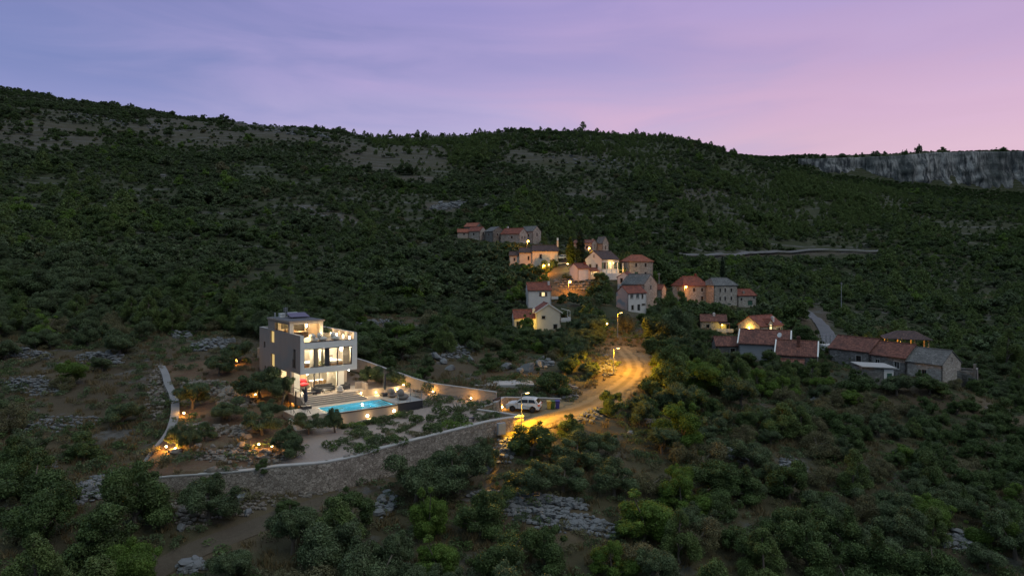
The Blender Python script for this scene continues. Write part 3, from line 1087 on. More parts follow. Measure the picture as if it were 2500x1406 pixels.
# ground floor front: white panels and tall glazing
m = MB()
for a, b in ((0.0, 1.1), (6.05, WL)):
    part(MB().box(a, b, 3.0, 3.28, ZT - 0.3, -0.004), 'front_wall', 'white')
window(None, 1.102, 6.048, ZT + 0.02, -0.006, 3.06, 0.07, [(2.95, 0.16), (3.6, 0.07)], dep=0.12)
m = MB()
m.box(0.354, WL - 0.354, 10.0, 10.1, ZT, -0.01)
m.box(0.354, 0.37, 3.3, 9.98, ZT, -1.3).box(6.83, 6.846, 3.3, 9.98, ZT, -0.01)
part(m, 'interior_wall', 'inwall')
part(MB().box(0.372, 6.828, 3.282, 9.99, ZT - 0.25, ZT), 'interior_floor', 'paving')
part(MB().box(0.36, 6.84, 0.27, 9.99, -0.035, 0.006), 'soffit', 'white')
curtain(4.75, 5.95, 3.5, ZT + 0.02, -0.06)
part(MB().box(2.4, 3.3, 6.4, 7.4, ZT + 0.002, -0.05).box(0.6, 2.38, 9.3, 9.98, ZT + 0.002, -0.3), 'kitchen_cabinet', 'wood')
part(MB().box(3.7, 4.9, 9.93, 9.99, -1.9, -0.6), 'wall_art', 'darkwood')

# penthouse on the roof terrace
ZP0, ZP1 = 3.662, 5.89
PV0, PV1, PU = 3.53, 11.5, 4.27
m = MB().wall((0.0, PV0, 4.604), (0, 1, 0), (1, 0, 0), PV1 - PV0, ZP1 - 4.604, [(0.55, 5.3, 0.0, 1.05)], 0.3)
m.wall((PU - 0.3, PV0 + 0.4, ZP0), (0, 1, 0), (1, 0, 0), PV1 - PV0 - 0.4, ZP1 - ZP0, [], 0.3)
m.box(0.302, PU - 0.302, PV1 - 0.3, PV1, ZP0, ZP1)
part(m, 'penthouse_wall', 'taupe')
m = MB().box(0.002, 0.5, PV0 - 0.003, PV0 + 0.38, 4.606, ZP1 - 0.002).box(0.352, 0.502, PV0, PV0 + 0.38, ZP0, 4.604)
m.box(3.9, PU, PV0, PV0 + 0.38, ZP0, ZP1 - 0.242).box(0.502, PU, PV0, PV0 + 0.38, ZP1 - 0.24, ZP1 - 0.002)
part(m, 'penthouse_front', 'cream')
m = MB().box(-0.12, PU + 0.15, PV0 - 0.15, PV1 + 0.12, ZP1, ZP1 + 0.2)
rf = part(m, 'penthouse_roof', 'plaster_beige')
part(MB().box(-0.06, PU + 0.09, PV0 - 0.09, PV1 + 0.06, ZP1 + 0.202, ZP1 + 0.225), 'roof_membrane', 'membrane', rf)
part(MB().box(0.302, PU - 0.302, 8.6, 8.7, ZP0, ZP1 - 0.005), 'penthouse_inner_wall', 'inwall')
part(MB().box(2.35, 3.75, 8.54, 8.598, ZP0 + 0.05, ZP1 - 0.3), 'penthouse_doorway', 'anthracite')
part(MB().box(0.75, 1.75, 8.52, 8.598, 4.75, 5.55), 'television', 'black')
part(MB().box(0.6, 2.5, 7.9, 8.5, ZP0, 4.55), 'kitchen_counter', 'wood')
window(None, PV0 + 0.56, PV0 + 5.29, 4.606, 5.652, 0.10, 0.06, [PV0 + 1.9], 'glass', along='v')
# things fixed on the penthouse roof
ZR = ZP1 + 0.225
part(MB().cyl((0.5, 10.3, ZR), (0.5, 10.3, ZR + 0.65), 0.10, n=10), 'vent_pipe', 'steel', rf)
part(MB().box(1.05, 1.75, 9.8, 10.5, ZR, ZR + 0.34).box(1.0, 1.8, 9.75, 10.55, ZR + 0.42, ZR + 0.5).box(1.12, 1.68, 9.87, 10.43, ZR + 0.34, ZR + 0.42), 'chimney', 'whitepaint', rf)
m = MB().cyl((1.55, 9.3, ZR), (1.55, 9.3, ZR + 1.35), 0.03, n=6)
for k in range(6):
    m.box(1.30, 1.80, 9.29, 9.31, ZR + 0.75 + k * 0.1, ZR + 0.78 + k * 0.1)
m.box(1.3, 1.33, 9.28, 9.32, ZR + 0.7, ZR + 1.35).box(1.77, 1.8, 9.28, 9.32, ZR + 0.7, ZR + 1.35)
part(m, 'antenna', 'steel', rf)
m = MB()
c0 = Vector((2.7, 8.0, ZR + 0.38))
m.obox(c0, (1.25, 0, 0), (0, 0.95, 0.22), (0, -0.01, 0.035))
part(m, 'solar_panel', 'darkglass', rf)
for (x, y) in ((1.7, 7.3), (3.7, 7.3), (1.7, 8.7), (3.7, 8.7)):
    part(MB().box(x - 0.03, x + 0.03, y - 0.03, y + 0.03, ZR, ZR + 0.34 + (0.10 if y > 8 else -0.19)), 'panel_stand', 'steel', rf)
part(MB().cyl((1.7, 9.1, ZR + 0.45), (3.0, 9.1, ZR + 0.45), 0.24, n=14).box(1.8, 1.86, 8.9, 9.3, ZR, ZR + 0.22).box(2.84, 2.9, 8.9, 9.3, ZR, ZR + 0.22), 'water_tank', 'steel', rf)

# ceiling lights of the rooms
for (a, b, c, p, s) in ((1.7, 1.3, 3.0, 800, 0.12), (5.1, 1.4, 3.0, 860, 0.12), (2.0, 4.6, -0.30, 430, 0.12), (4.6, 4.6, -0.30, 500, 0.12), (2.2, 6.0, 5.6, 420, 0.1)):
    part(MB().cyl((a, b, c - 0.03), (a, b, c + 0.03), 0.16, n=14), 'ceiling_lamp', 'lampw')
    light('room_light', (a, b, c - 0.15), p, (1.0, 0.80, 0.52) if c < 5 else (1.0, 0.66, 0.27), s, parent=villa)
for (u, v) in ((1.0, 0.4), (6.3, 0.4), (3.6, 0.9)):
    part(MB().lathe([(0.02, -0.16), (0.10, -0.13), (0.12, -0.08), (0.10, -0.04)], 12, (u, v, 0)), 'soffit_lamp', 'lampw')
    light('soffit_light', (u, v, -0.25), 210, (1.0, 0.80, 0.52), 0.1, parent=villa)

# ------------------------------------------------------------------ terrace, steps, deck, pool
terrace = empty('terrace', vw(0, 0, 0), RZ, 'raised stone terrace with five wide steps in front of the lit ground floor', 'terrace')
part(MB().box(-0.35, 6.98, -1.0, 2.995, ZT - 1.0, ZT - 0.004).box(6.982, 8.4, -0.6, 2.995, ZT - 1.0, ZT - 0.006), 'terrace_floor', 'paving', terrace)
for i in range(1, 6):
    zt = ZT - 0.16 * i
    part(MB().box(-0.3, 6.95 + 0.1 * i, -1.0 - 0.36 * i, -1.0 - 0.36 * (i - 1) - 0.002, zt - 0.6, zt), 'step', 'paving', terrace)
deck = empty('pool_deck', vw(0, 0, 0), RZ, 'pale stone deck around the far side and both ends of the pool', 'deck')
m = MB().box(-3.0, 9.0, -3.55, -2.81, ZD - 1.2, ZD).box(-3.0, 0.40, -7.0, -3.552, ZD - 1.2, ZD).box(9.002, 13.6, -4.4, -0.65, ZD - 1.2, ZD).box(7.46, 9.0, -2.808, -0.65, ZD - 1.2, ZD)
m.box(8.75, 9.0, -7.0, -3.552, ZD - 1.2, ZD)
part(m, 'deck_floor', 'paving', deck)
part(MB().box(9.002, 12.4, -7.25, -4.402, ZD - 1.6, ZD - 0.01), 'raised_platform', 'anthracite', deck)
part(MB().box(9.0, 12.45, -7.3, -4.40, ZD - 0.008, ZD + 0.04), 'platform_edge', 'concrete', deck)
wallr = MB().box(7.8, 11.2, -0.62, -0.35, ZD - 0.4, ZD + 0.78).box(11.202, 13.7, -0.60, -0.37, ZD - 0.4, ZD + 0.70)
tag(wallr.build('retaining_wall', M['plaster_beige'], None, loc=VO, rz=RZ), 'low beige retaining wall with lamps behind the pool deck', 'wall')
m = MB().box(7.42, 8.45, 0.7, 0.95, ZT - 0.3, ZT + 0.75).box(8.2, 8.45, -0.6, 0.698, ZT - 0.3, ZT + 0.75)
tag(m.build('terrace_wall', M['plaster_beige'], None, loc=VO, rz=RZ), 'short beige wall beside the terrace at the right corner of the villa', 'wall')
m = MB().box(-3.2, -0.2, -7.45, -7.2, ZD - 1.95, ZD - 0.45).box(-3.2, -2.95, -7.2, -5.0, ZD - 1.95, ZD - 0.45)
tag(m.build('planter_wall', M['white'], None, loc=VO, rz=RZ), 'low white wall below the side stairs at the left end of the pool', 'wall')

pool = empty('swimming_pool', vw(0, 0, 0), RZ, 'rectangular infinity pool glowing turquoise in front of the terrace steps', 'swimming pool')
pu0, pu1, pv0, pv1 = 0.62, 8.55, -7.05, -3.75
ZW = ZD - 0.09
part(MB().box(0.402, pu0, pv0, pv1, -5.3, ZW + 0.05).box(pu1, 8.748, pv0, pv1, -5.3, ZW + 0.05).box(pu0, pu1, pv1, -3.555, -5.3, ZW + 0.05).box(pu0, pu1, pv0, pv1, -5.3, -4.9), 'basin', 'poolwall', pool)
m = MB()
for k in range(4):
    m.box(pu1 - 0.35 * (k + 1), pu1 - 0.35 * k - 0.002, pv0 + 0.004, pv1 - 0.004, -4.89, ZW - 0.25 - 0.26 * k)
part(m, 'pool_steps', 'poolwhite', pool)
part(MB().box(0.402, 8.99, -7.35, pv0 - 0.002, -5.3, ZW + 0.012), 'front_wall', 'plaster_beige', pool)
part(MB().box(0.402, 8.99, -7.40, -7.352, ZW - 0.1, ZW + 0.014).box(0.40, 0.62, -7.04, -3.76, ZW + 0.052, ZD + 0.006).box(8.552, 8.75, -7.04, -3.76, ZW + 0.052, ZD + 0.006), 'pool_edge', 'anthracite', pool)
wv_ = []
nx_, ny_ = 40, 18
m = MB()
for i in range(nx_ + 1):
    for j in range(ny_ + 1):
        u, v = pu0 + 0.003 + (pu1 - pu0 - 0.006) * i / nx_, pv0 + 0.003 + (pv1 - pv0 - 0.006) * j / ny_
        wv_.append((u, v, ZW + 0.006 * math.sin(3.1 * u + 1.3 * v) * math.cos(2.3 * v)))
m.add(wv_, [(i * (ny_ + 1) + j, (i + 1) * (ny_ + 1) + j, (i + 1) * (ny_ + 1) + j + 1, i * (ny_ + 1) + j + 1) for i in range(nx_) for j in range(ny_)])
part(m, 'water', 'water', pool, smooth=True)
PGLOW = m_emit('pool_lamp_glow', (0.6, 0.92, 1.0), 5)
for u in (1.4, 3.1, 4.8, 6.4):
    part(MB().cyl((u, pv0 + 0.002, -4.2), (u, pv0 + 0.06, -4.2), 0.11, n=12), 'pool_lamp', PGLOW, pool)
    light('pool_light', (u, pv0 + 0.30, -4.25), 1500, (0.46, 0.90, 1.0), 0.04, parent=pool)


def bulkhead(u, v, z, label, power=24, du=(0, -1, 0), r=0.17):
    p = vw(u, v, z)
    o = empty('wall_lamp', p, RZ, label, 'wall lamp', 'round wall lamps about the pool')
    d = Vector(du)
    MB().cyl((0, 0, 0), d * 0.05, r + 0.04, n=14).build('lamp_plate', M['steel'], o)
    MB().cyl(d * 0.05, d * 0.11, r, r * 0.7, n=14).build('lamp_glass', M['lamp'], o)
    light('lamp_light', d * 0.5, power, (1.0, 0.66, 0.26), 0.1, parent=o)
    return o


bulkhead(1.5, -7.405, ZD - 1.15, 'round wall lamp low on the pool wall behind the small olive')
bulkhead(5.05, -7.355, ZD - 0.85, 'round wall lamp at the middle of the pool front wall')
bulkhead(8.45, -7.355, ZD - 0.75, 'round wall lamp at the dark platform end of the pool wall')
bulkhead(9.5, -0.625, ZD + 0.28, 'small wall lamp at the middle of the beige retaining wall', 60, r=0.09)
bulkhead(12.5, -0.605, ZD + 0.35, 'small wall lamp behind the parasol on the retaining wall', 90, r=0.09)
bulkhead(7.25, -1.05, ZD + 0.55, 'small bright lamp at the right end of the terrace steps', 70, r=0.09)


def furn(name, label, cat, u, v, z, rot=0.0, group=None):
    return empty(name, vw(u, v, z), RZ + rot, label, cat, group)


# glass screen on the dark platform
g = furn('glass_balustrade', 'clear glass balustrade on steel posts around the dark platform by the pool', 'balustrade', 0, 0, ZD + 0.04)
m = MB()
for (x, y) in ((9.1, -7.2), (10.7, -7.2), (12.3, -7.2), (12.3, -5.8), (12.3, -4.5)):
    MB().box(x - 0.025, x + 0.025, y - 0.025, y + 0.025, 0, 0.95).build('balustrade_post', M['steel'], g)
m = MB()
for (x0, x1) in ((9.14, 10.66), (10.74, 12.26)):
    m.box(x0, x1, -7.208, -7.192, 0.06, 0.95)
for (y0, y1) in ((-7.16, -5.84), (-5.76, -4.54)):
    m.box(12.292, 12.308, y0, y1, 0.06, 0.95)
m.build('glass_panel', M['glass'], g)


def beanbag(name, label, cat, u, v, z, rot, mat, s=1.0):
    o = furn(name, label, cat, u, v, z, rot)
    m = MB().blob((0, 0, 0.24 * s), (0.52 * s, 0.46 * s, 0.25 * s), 3, 14, 8, 0.06)
    m.build('seat', M[mat], o, True)
    MB().blob((-0.28 * s, 0, 0.55 * s), (0.24 * s, 0.42 * s, 0.36 * s), 7, 14, 8, 0.06).build('backrest', M[mat], o, True)
    return o


beanbag('bean_bag', 'brown bean bag nearest the parasol on the pool deck', 'bean bag', 10.4, -3.4, ZD, 0.4, 'fabric_grey', 1.3)
beanbag('bean_bag', 'large grey bean bag behind the glass on the dark platform', 'bean bag', 10.6, -5.6, ZD + 0.04, 0.2, 'fabric_grey', 1.5)
beanbag('bean_bag', 'pale bean bag in front of the sofa at the top of the steps', 'bean bag', 4.9, -0.2, ZT, 0.9, 'fabric_light', 1.0)


def closed_parasol(u, v, z, h, label, mat, base=True):
    o = furn('parasol', label, 'parasol', u, v, z)
    MB().cyl((0, 0, 0), (0, 0, h), 0.035, n=8).build('pole', M['steel'], o)
    MB().lathe([(0.05, h * 0.28), (0.20, h * 0.36), (0.22, h * 0.5), (0.17, h * 0.75), (0.10, h * 0.93), (0.05, h)], 10).build('canopy', M[mat], o)
    if base:
        MB().box(-0.5, 0.5, -0.5, 0.5, 0, 0.32).build('base', M['anthracite'], o)
    return o


closed_parasol(10.05, -2.0, ZD, 2.75, 'closed grey parasol on a square base at the right end of the pool', 'anthracite')
closed_parasol(-0.55, -3.2, ZD, 2.5, 'closed navy parasol at the left foot of the steps', 'navy')


def lounger(u, v, z, rot, label, mat='fabric_dark'):
    o = furn('sun_lounger', label, 'sun lounger', u, v, z, rot, None)
    MB().box(-0.95, 0.95, -0.33, 0.33, 0.26, 0.31).build('frame', M['black'], o)
    for (x, y) in ((-0.85, -0.28), (-0.85, 0.28), (0.85, -0.28), (0.85, 0.28)):
        MB().box(x - 0.03, x + 0.03, y - 0.03, y + 0.03, 0, 0.26).build('leg', M['black'], o)
    MB().box(-0.3, 0.95, -0.31, 0.31, 0.312, 0.40).build('mattress', M[mat], o)
    MB().obox((-0.58, 0, 0.62), (0.20, 0, -0.30), (0, 0.31, 0), (0.04, 0, 0.03)).build('backrest', M[mat], o)
    return o


lounger(0.95, -0.15, ZT, 0.15, 'charcoal sun lounger at the left end of the terrace')


def sofa(u, v, z, rot, w, label, name='outdoor_sofa', cat='sofa', mat='fabric_dark'):
    o = furn(name, label, cat, u, v, z, rot)
    MB().box(-w / 2, w / 2, -0.4, 0.4, 0.12, 0.40).build('seat', M[mat], o)
    MB().box(-w / 2, w / 2, 0.402, 0.58, 0.12, 0.80).build('backrest', M[mat], o)
    for s in (-1, 1):
        MB().box(s * w / 2 - (0.16 if s > 0 else -0.002), s * w / 2 + (0.16 if s < 0 else 0.16) - (0.16 if s > 0 else 0), -0.38, 0.40, 0.402, 0.58).build('armrest', M[mat], o)
    for (x, y) in ((-w / 2 + 0.08, -0.34), (w / 2 - 0.08, -0.34), (-w / 2 + 0.08, 0.5), (w / 2 - 0.08, 0.5)):
        MB().box(x - 0.03, x + 0.03, y - 0.03, y + 0.03, 0, 0.12).build('leg', M['black'], o)
    return o


sofa(3.7, 1.6, ZT, 0.0, 2.3, 'long charcoal sofa on the terrace in front of the glazing')
sofa(6.1, 1.2, ZT, -1.25, 0.85, 'charcoal armchair at the right end of the terrace sofa', 'outdoor_armchair', 'armchair')
sofa(2.3, 0.7, ZT, 1.4, 0.8, 'charcoal armchair left of the terrace coffee table', 'outdoor_armchair', 'armchair')


def table(name, label, u, v, z, w, d, h, mat, rot=0.0, cat='table'):
    o = furn(name, label, cat, u, v, z, rot)
    MB().box(-w / 2, w / 2, -d / 2, d / 2, h - 0.05, h).build('table_top', M[mat], o)
    for sx in (-1, 1):
        for sy in (-1, 1):
            x, y = sx * (w / 2 - 0.06), sy * (d / 2 - 0.06)
            MB().box(x - 0.03, x + 0.03, y - 0.03, y + 0.03, 0, h - 0.05).build('leg', M['black'], o)
    return o


table('coffee_table', 'low dark coffee table between the terrace sofa and the steps', 3.5, 0.35, ZT, 1.1, 0.6, 0.36, 'black')
table('dining_table', 'white topped dining table under the pendant on the ground floor', 4.25, 5.6, ZT, 1.9, 0.95, 0.75, 'bedding')
for k, (x, y, r_) in enumerate(((3.75, 4.85, 0), (4.35, 4.85, 0), (4.95, 4.85, 0), (3.1, 5.6, -1.57))):
    o = furn('dining_chair', 'pale wooden dining chair drawn up to the ground floor table', 'chair', x, y, ZT, r_, 'dining chairs at the ground floor table')
    MB().box(-0.21, 0.21, -0.21, 0.21, 0.42, 0.47).build('seat', M['wood'], o)
    MB().box(-0.21, 0.21, -0.24, -0.212, 0.47, 0.88).build('backrest', M['wood'], o)
    for sx in (-1, 1):
        for sy in (-1, 1):
            MB().box(sx * 0.18 - 0.02, sx * 0.18 + 0.02, sy * 0.18 - 0.02, sy * 0.18 + 0.02, 0, 0.42).build('leg', M['wood'], o)
o = furn('pendant_lamp', 'wide glowing pendant lamp over the ground floor dining table', 'lamp', 4.25, 5.6, -0.05)
MB().cyl((0, 0, 0), (0, 0, -0.55), 0.015, n=5).build('cord', M['black'], o)
MB().lathe([(0.08, -0.55), (0.42, -0.66), (0.46, -0.74), (0.40, -0.80)], 16).build('lamp_shade', M['lampw'], o)
# red tub sofa
o = furn('red_sofa', 'bright red rounded sofa behind the left ground floor glazing', 'sofa', 2.0, 4.6, ZT, 0.3)
MB().blob((0, 0, 0.55), (0.95, 0.55, 0.24), 2, 16, 8, 0.05).build('seat', M['red'], o, True)
MB().blob((0, 0.38, 0.90), (1.0, 0.26, 0.42), 5, 16, 8, 0.05).build('backrest', M['red'], o, True)
MB().box(-0.8, 0.8, -0.4, 0.4, 0.002, 0.34).build('base', M['fabric_grey'], o)


def bed(u, v, z, rot, label):
    o = furn('bed', label, 'bed', u, v, z, rot)
    MB().box(-0.9, 0.9, -1.05, 1.05, 0.0, 0.34).build('bed_frame', M['wood'], o)
    MB().box(-0.88, 0.88, -1.03, 1.0, 0.342, 0.56).build('mattress', M['bedding'], o)
    MB().blob((0, -0.25, 0.60), (0.93, 0.78, 0.12), 4, 18, 8, 0.07).build('duvet', M['bedding'], o, True)
    for s in (-1, 1):
        MB().blob((s * 0.42, 0.75, 0.68), (0.36, 0.22, 0.14), 6, 12, 7, 0.05).build('pillow', M['bedding'], o, True)
    MB().box(-0.95, 0.95, 1.052, 1.13, 0.0, 1.05).build('headboard', M['fabric_grey'], o)
    return o


bed(1.45, 2.4, 0.46, 1.2, 'double bed with white bedding behind the left first floor window')
bed(5.0, 2.5, 0.46, 0.25, 'double bed with white bedding behind the right first floor window')
o = furn('house_plant', 'green potted plant beside the dark post of the first floor window', 'plant', 2.82, 0.85, 0.46)
MB().lathe([(0.12, 0), (0.17, 0.3), (0.16, 0.32)], 10).build('pot', M['pot'], o)
PLANT_SPOT = o
o = furn('pendant_lamp', 'glowing pendant lamp in the right first floor bedroom', 'lamp', 5.85, 1.6, 3.2)
MB().cyl((0, 0, 0), (0, 0, -0.45), 0.012, n=5).build('cord', M['black'], o)
MB().lathe([(0.09, -0.95), (0.15, -0.9), (0.15, -0.5), (0.09, -0.45)], 12).build('lamp_shade', M['lampw'], o)

# roof terrace
for v, lb in ((0.5, 'lantern standing nearest the front glass of the roof terrace'), (2.4, 'second lantern from the glass along the roof terrace parapet'), (4.4, 'third lantern from the glass along the roof terrace parapet'), (6.3, 'lantern farthest back along the roof terrace parapet')):
    o = furn('lantern', lb, 'lantern', 6.45, v, 3.66, 0, 'lanterns along the roof terrace parapet')
    MB().box(-0.13, 0.13, -0.13, 0.13, 0, 0.05).box(-0.13, 0.13, -0.13, 0.13, 0.5, 0.54).build('frame', M['black'], o)
    MB().lathe([(0.08, 0.05), (0.11, 0.12), (0.11, 0.42), (0.08, 0.5)], 10).build('lamp_glass', M['lamp'], o)
    light('lantern_light', (0, 0, 0.7), 30, (1.0, 0.70, 0.34), 0.1, parent=o)
for (u, v, r_, lb) in ((2.1, 1.0, 0.4, 'cream armchair beside the wicker lamp on the roof terrace'), (3.3, 1.5, -0.2, 'cream armchair in the middle of the roof terrace'), (4.9, 1.2, -1.0, 'large cream armchair near the right end of the roof terrace')):
    beanbag('lounge_chair', lb, 'armchair', u, v, 3.66, r_, 'fabric_light', 1.15)
o = furn('wicker_lamp', 'glowing round wicker lamp at the left of the roof terrace', 'lamp', 1.2, 0.9, 3.66)  # a lit wicker chair; its own glow and light are added
MB().blob((0, 0, 0.3), (0.42, 0.42, 0.3), 1, 14, 8, 0.03).build('lamp_shade', m_emit('wicker_glow', (1.0, 0.72, 0.36), 2.0, (0.6, 0.45, 0.3)), o, True)
light('wicker_light', (0, 0, 0.8), 40, (1.0, 0.70, 0.34), 0.1, parent=o)
o = furn('candle_lantern', 'tall glowing lantern in front of the penthouse column', 'lantern', 3.7, 3.0, 3.66)
MB().lathe([(0.10, 0), (0.14, 0.1), (0.14, 0.75), (0.08, 0.85)], 10).build('lamp_glass', M['lamp'], o)
light('candle_light', (0, 0, 1.1), 35, (1.0, 0.70, 0.34), 0.1, parent=o)
o = furn('roof_planter', 'cream planter with a dark bush beside the penthouse', 'planter', 5.2, 5.0, 3.66)
MB().box(-0.5, 0.5, -0.35, 0.35, 0, 0.6).build('pot', M['pot'], o)
ROOF_PLANT = o
table('bar_table', 'dark patterned bar counter at the penthouse opening', 1.7, 4.6, 3.66, 2.0, 0.6, 1.0, 'wood', cat='bar counter')
MB().box(-0.95, 0.95, -0.26, 0.26, 0.05, 0.9).build('front_panel', M['darkwood'], bpy.data.objects['bar_table'])
for k in range(3):
    o = furn('bar_stool', 'dark bar stool drawn up to the roof terrace counter', 'stool', 1.05 + 0.65 * k, 4.0, 3.66, 0, 'bar stools on the roof terrace')
    MB().cyl((0, 0, 0.66), (0, 0, 0.72), 0.17, n=12).build('seat', M['black'], o)
    MB().cyl((0, 0, 0.02), (0, 0, 0.66), 0.03, n=8).cyl((0, 0, 0), (0, 0, 0.02), 0.19, n=12).build('leg', M['black'], o)
o = furn('wall_lamp', 'glowing lamp inside the right side of the penthouse opening', 'wall lamp', 3.6, 7.4, 5.15)
MB().blob((0, 0, 0), (0.13, 0.13, 0.32), 1, 10, 7, 0.05).build('lamp_glass', M['lamp'], o)

# railings and side stairs at the left of the terrace
o = furn('stair_railing', 'black steel railing at the left end of the terrace', 'railing', 0, 0, 0)
m = MB()
for (x, y, zb, zt_) in ((-0.32, 1.4, ZT, ZT + 0.95), (-0.32, -0.9, ZT, ZT + 0.95), (-0.5, -2.7, ZD, ZD + 0.95)):
    m.box(x - 0.025, x + 0.025, y - 0.025, y + 0.025, zb, zt_)
m.cyl((-0.32, 1.4, ZT + 0.95), (-0.32, -0.9, ZT + 0.95), 0.03, n=6)
m.cyl((-0.32, -0.9, ZT + 0.95), (-0.5, -2.7, ZD + 0.95), 0.03, n=6)
m.build('rail', M['black'], o)
o = furn('side_stairs', 'dark steel stairs going down at the left end of the pool deck', 'stairs', -1.9, -4.4, 0)
for k in range(7):
    MB().box(-0.75, 0.75, -0.42 * (k + 1) + 0.05, -0.42 * k, ZD - 0.2 * (k + 1) - 0.05, ZD - 0.2 * (k + 1)).build('tread', M['darkwood'], o)
for s in (-1, 1):
    m = MB().obox((s * 0.8, -1.45, ZD - 0.8), (0.03, 0, 0), (0, 1.5, 0.72), (0, -0.06, 0.12))
    m.build('stringer', M['black'], o)
    m = MB().cyl((s * 0.8, 0, ZD + 0.8), (s * 0.8, -2.9, ZD - 0.6), 0.03, n=6)
    for k in range(5):
        m.cyl((s * 0.8, -0.72 * k - 0.02, ZD + 0.8 - 0.35 * k), (s * 0.8, -0.72 * k - 0.02, ZD - 0.2 - 0.35 * k), 0.02, n=5)
    m.build('handrail', M['black'], o)
tag(MB().cyl((0, 0, -0.6), (0, 0, 1.7), 0.07, n=8).build('post', M['black'], None, loc=vw(-0.9, -1.0, ZD)), 'thin black post below the left corner of the terrace', 'post')
# ------------------------------------------------------------------ walls of the garden
M['side_coping'] = m_plain('weathered_coping', (0.21, 0.20, 0.195), 0.95, 0.25, 0.8)
def poly_wall(name, pts, h, th, mat, label, cap='coping', cat='wall', cap_h=0.10, over=0.03, step=0.6, rough=0.03, z_off=0.0):
    """A wall along top points; h is a height or one per point. Rough stone faces, a coping on top."""
    P = [Vector(p) for p in pts]
    hs = [h] * len(P) if isinstance(h, (int, float)) else list(h)
    dist = [0]
    for a, b in zip(P[:-1], P[1:]):
        dist.append(dist[-1] + (b - a).length)
    n = max(2, int(dist[-1] / step))
    q = np.linspace(0, dist[-1], n)
    C = np.stack([pchip(dist, [p[i] for p in P], q) for i in range(3)], 1)
    H = np.interp(q, dist, hs)
    rr = random.Random(len(name) + n)
    root = empty(name, P[0], 0, label, cat)
    o0 = np.array(P[0])
    m, c = MB(), MB()
    ring, cring = [], []
    for i in range(n):
        d = C[min(i + 1, n - 1)] - C[max(i - 1, 0)]
        d = d / (np.hypot(d[0], d[1]) + 1e-9)
        nrm = np.array([-d[1], d[0], 0])
        p = C[i] - o0
        rowa = []
        for s in (-1, 1):
            k = 5
            seq = range(k + 1) if s < 0 else range(k, -1, -1)
            for j in seq:
                f = j / k
                w_ = th / 2 * (1.12 - 0.12 * f) + rr.uniform(-rough, rough)
                rowa.append(tuple(p + nrm * s * w_ + np.array([0, 0, -(H[i] + 0.5) * (1 - f) - cap_h])))
        ring.append(rowa)
        w_ = th / 2 + over
        jz = rr.uniform(-0.012, 0.012)
        cring.append([tuple(p + nrm * a * w_ + np.array([0, 0, b + jz])) for a, b in ((-1, -cap_h - 0.01), (-1, 0), (1, 0), (1, -cap_h - 0.01))])
    for rg, mb in ((ring, m), (cring, c)):
        k = len(rg[0])
        vs = [v for r_ in rg for v in r_]
        fs = [(i * k + j, (i + 1) * k + j, (i + 1) * k + (j + 1) % k, i * k + (j + 1) % k) for i in range(n - 1) for j in range(k)]
        fs += [tuple(range(k)), tuple((n - 1) * k + j for j in range(k - 1, -1, -1))]
        mb.add(vs, fs)
    m.build('wall_body', M[mat], root)
    c.build('coping', M[cap], root)
    return root


poly_wall('garden_wall', [W(*p[:3]) for p in FRONT_WALL], [p[3] for p in FRONT_WALL], 0.55, 'rubblewall', 'long curving dry stone retaining wall along the front of the villa garden')
poly_wall('boundary_wall', [W(*p) for p in SIDE_WALL], [1.5, 1.4, 1.5, 1.5, 1.6, 1.6, 1.5, 1.4, 1.3, 1.2], 0.80, 'plaster_beige', 'thick grey boundary wall winding up the left side of the olive garden', 'side_coping', cap_h=0.14)
poly_wall('boundary_wall', [W(*p) for p in BACK_WALL], [1.2, 1.2, 1.2, 1.2, 1.1, 1.0, 0.8], 0.35, 'plaster_beige', 'long beige plastered wall running from behind the villa down to the drive', cap_h=0.07)
poly_wall('parking_wall', [W(1208, 981, 80.2), W(1219, 974, 83.0), W(1232, 968.5, 85.6), W(1300, 969.5, 86.2), W(1370, 972, 86.8)], [1.3, 1.35, 1.4, 1.4, 1.4], 0.4, 'warmstone', 'warm stone wall around the parking place behind the white car')
poly_wall('entrance_wall', [W(1166, 998, 81.0), W(1210, 1004, 79.3), W(1250, 1010, 77.5), W(1272, 1013.5, 76.6)], [0.6, 0.7, 0.9, 1.2], 0.4, 'warmstone', 'low stone wall between the gravel garden and the drive')
poly_wall('entrance_wall', [W(1168, 996, 82.2), W(1180, 990, 83.2), W(1204, 984, 84.6)], [0.6, 0.6, 0.7], 0.4, 'warmstone', 'short stone wall beside the dark garden gate')
g = empty('garden_gate', W(1204, 1003, 80.8), R(62), 'dark brown slatted garden gate at the parking wall', 'gate')
MB().box(0, 0.06, -0.05, 0.05, 0, 1.4).box(1.74, 1.8, -0.05, 0.05, 0, 1.4).box(0.06, 1.74, -0.04, 0.04, 0.1, 0.16).box(0.06, 1.74, -0.04, 0.04, 1.34, 1.4).build('gate_frame', M['black'], g)
m = MB()
for k in range(12):
    m.box(0.08 + k * 0.139, 0.19 + k * 0.139, -0.02, 0.02, 0.17, 1.33)
m.build('slat_panel', M['darkwood'], g)
u_ = empty('meter_cabinet', W(1224, 1060, 73.5), R(20), 'pale grey utility cabinet set against the stone garden wall near its right end', 'utility cabinet')
MB().box(-0.45, 0.45, -0.2, 0.2, 0, 1.25).build('cabinet_body', M['h_grey'], u_)
MB().box(-0.40, 0.40, -0.225, -0.202, 0.08, 1.18).build('door', M['concrete'], u_)
MB().box(0.28, 0.32, -0.25, -0.226, 0.55, 0.7).build('handle', M['steel'], bpy.data.objects['door'])

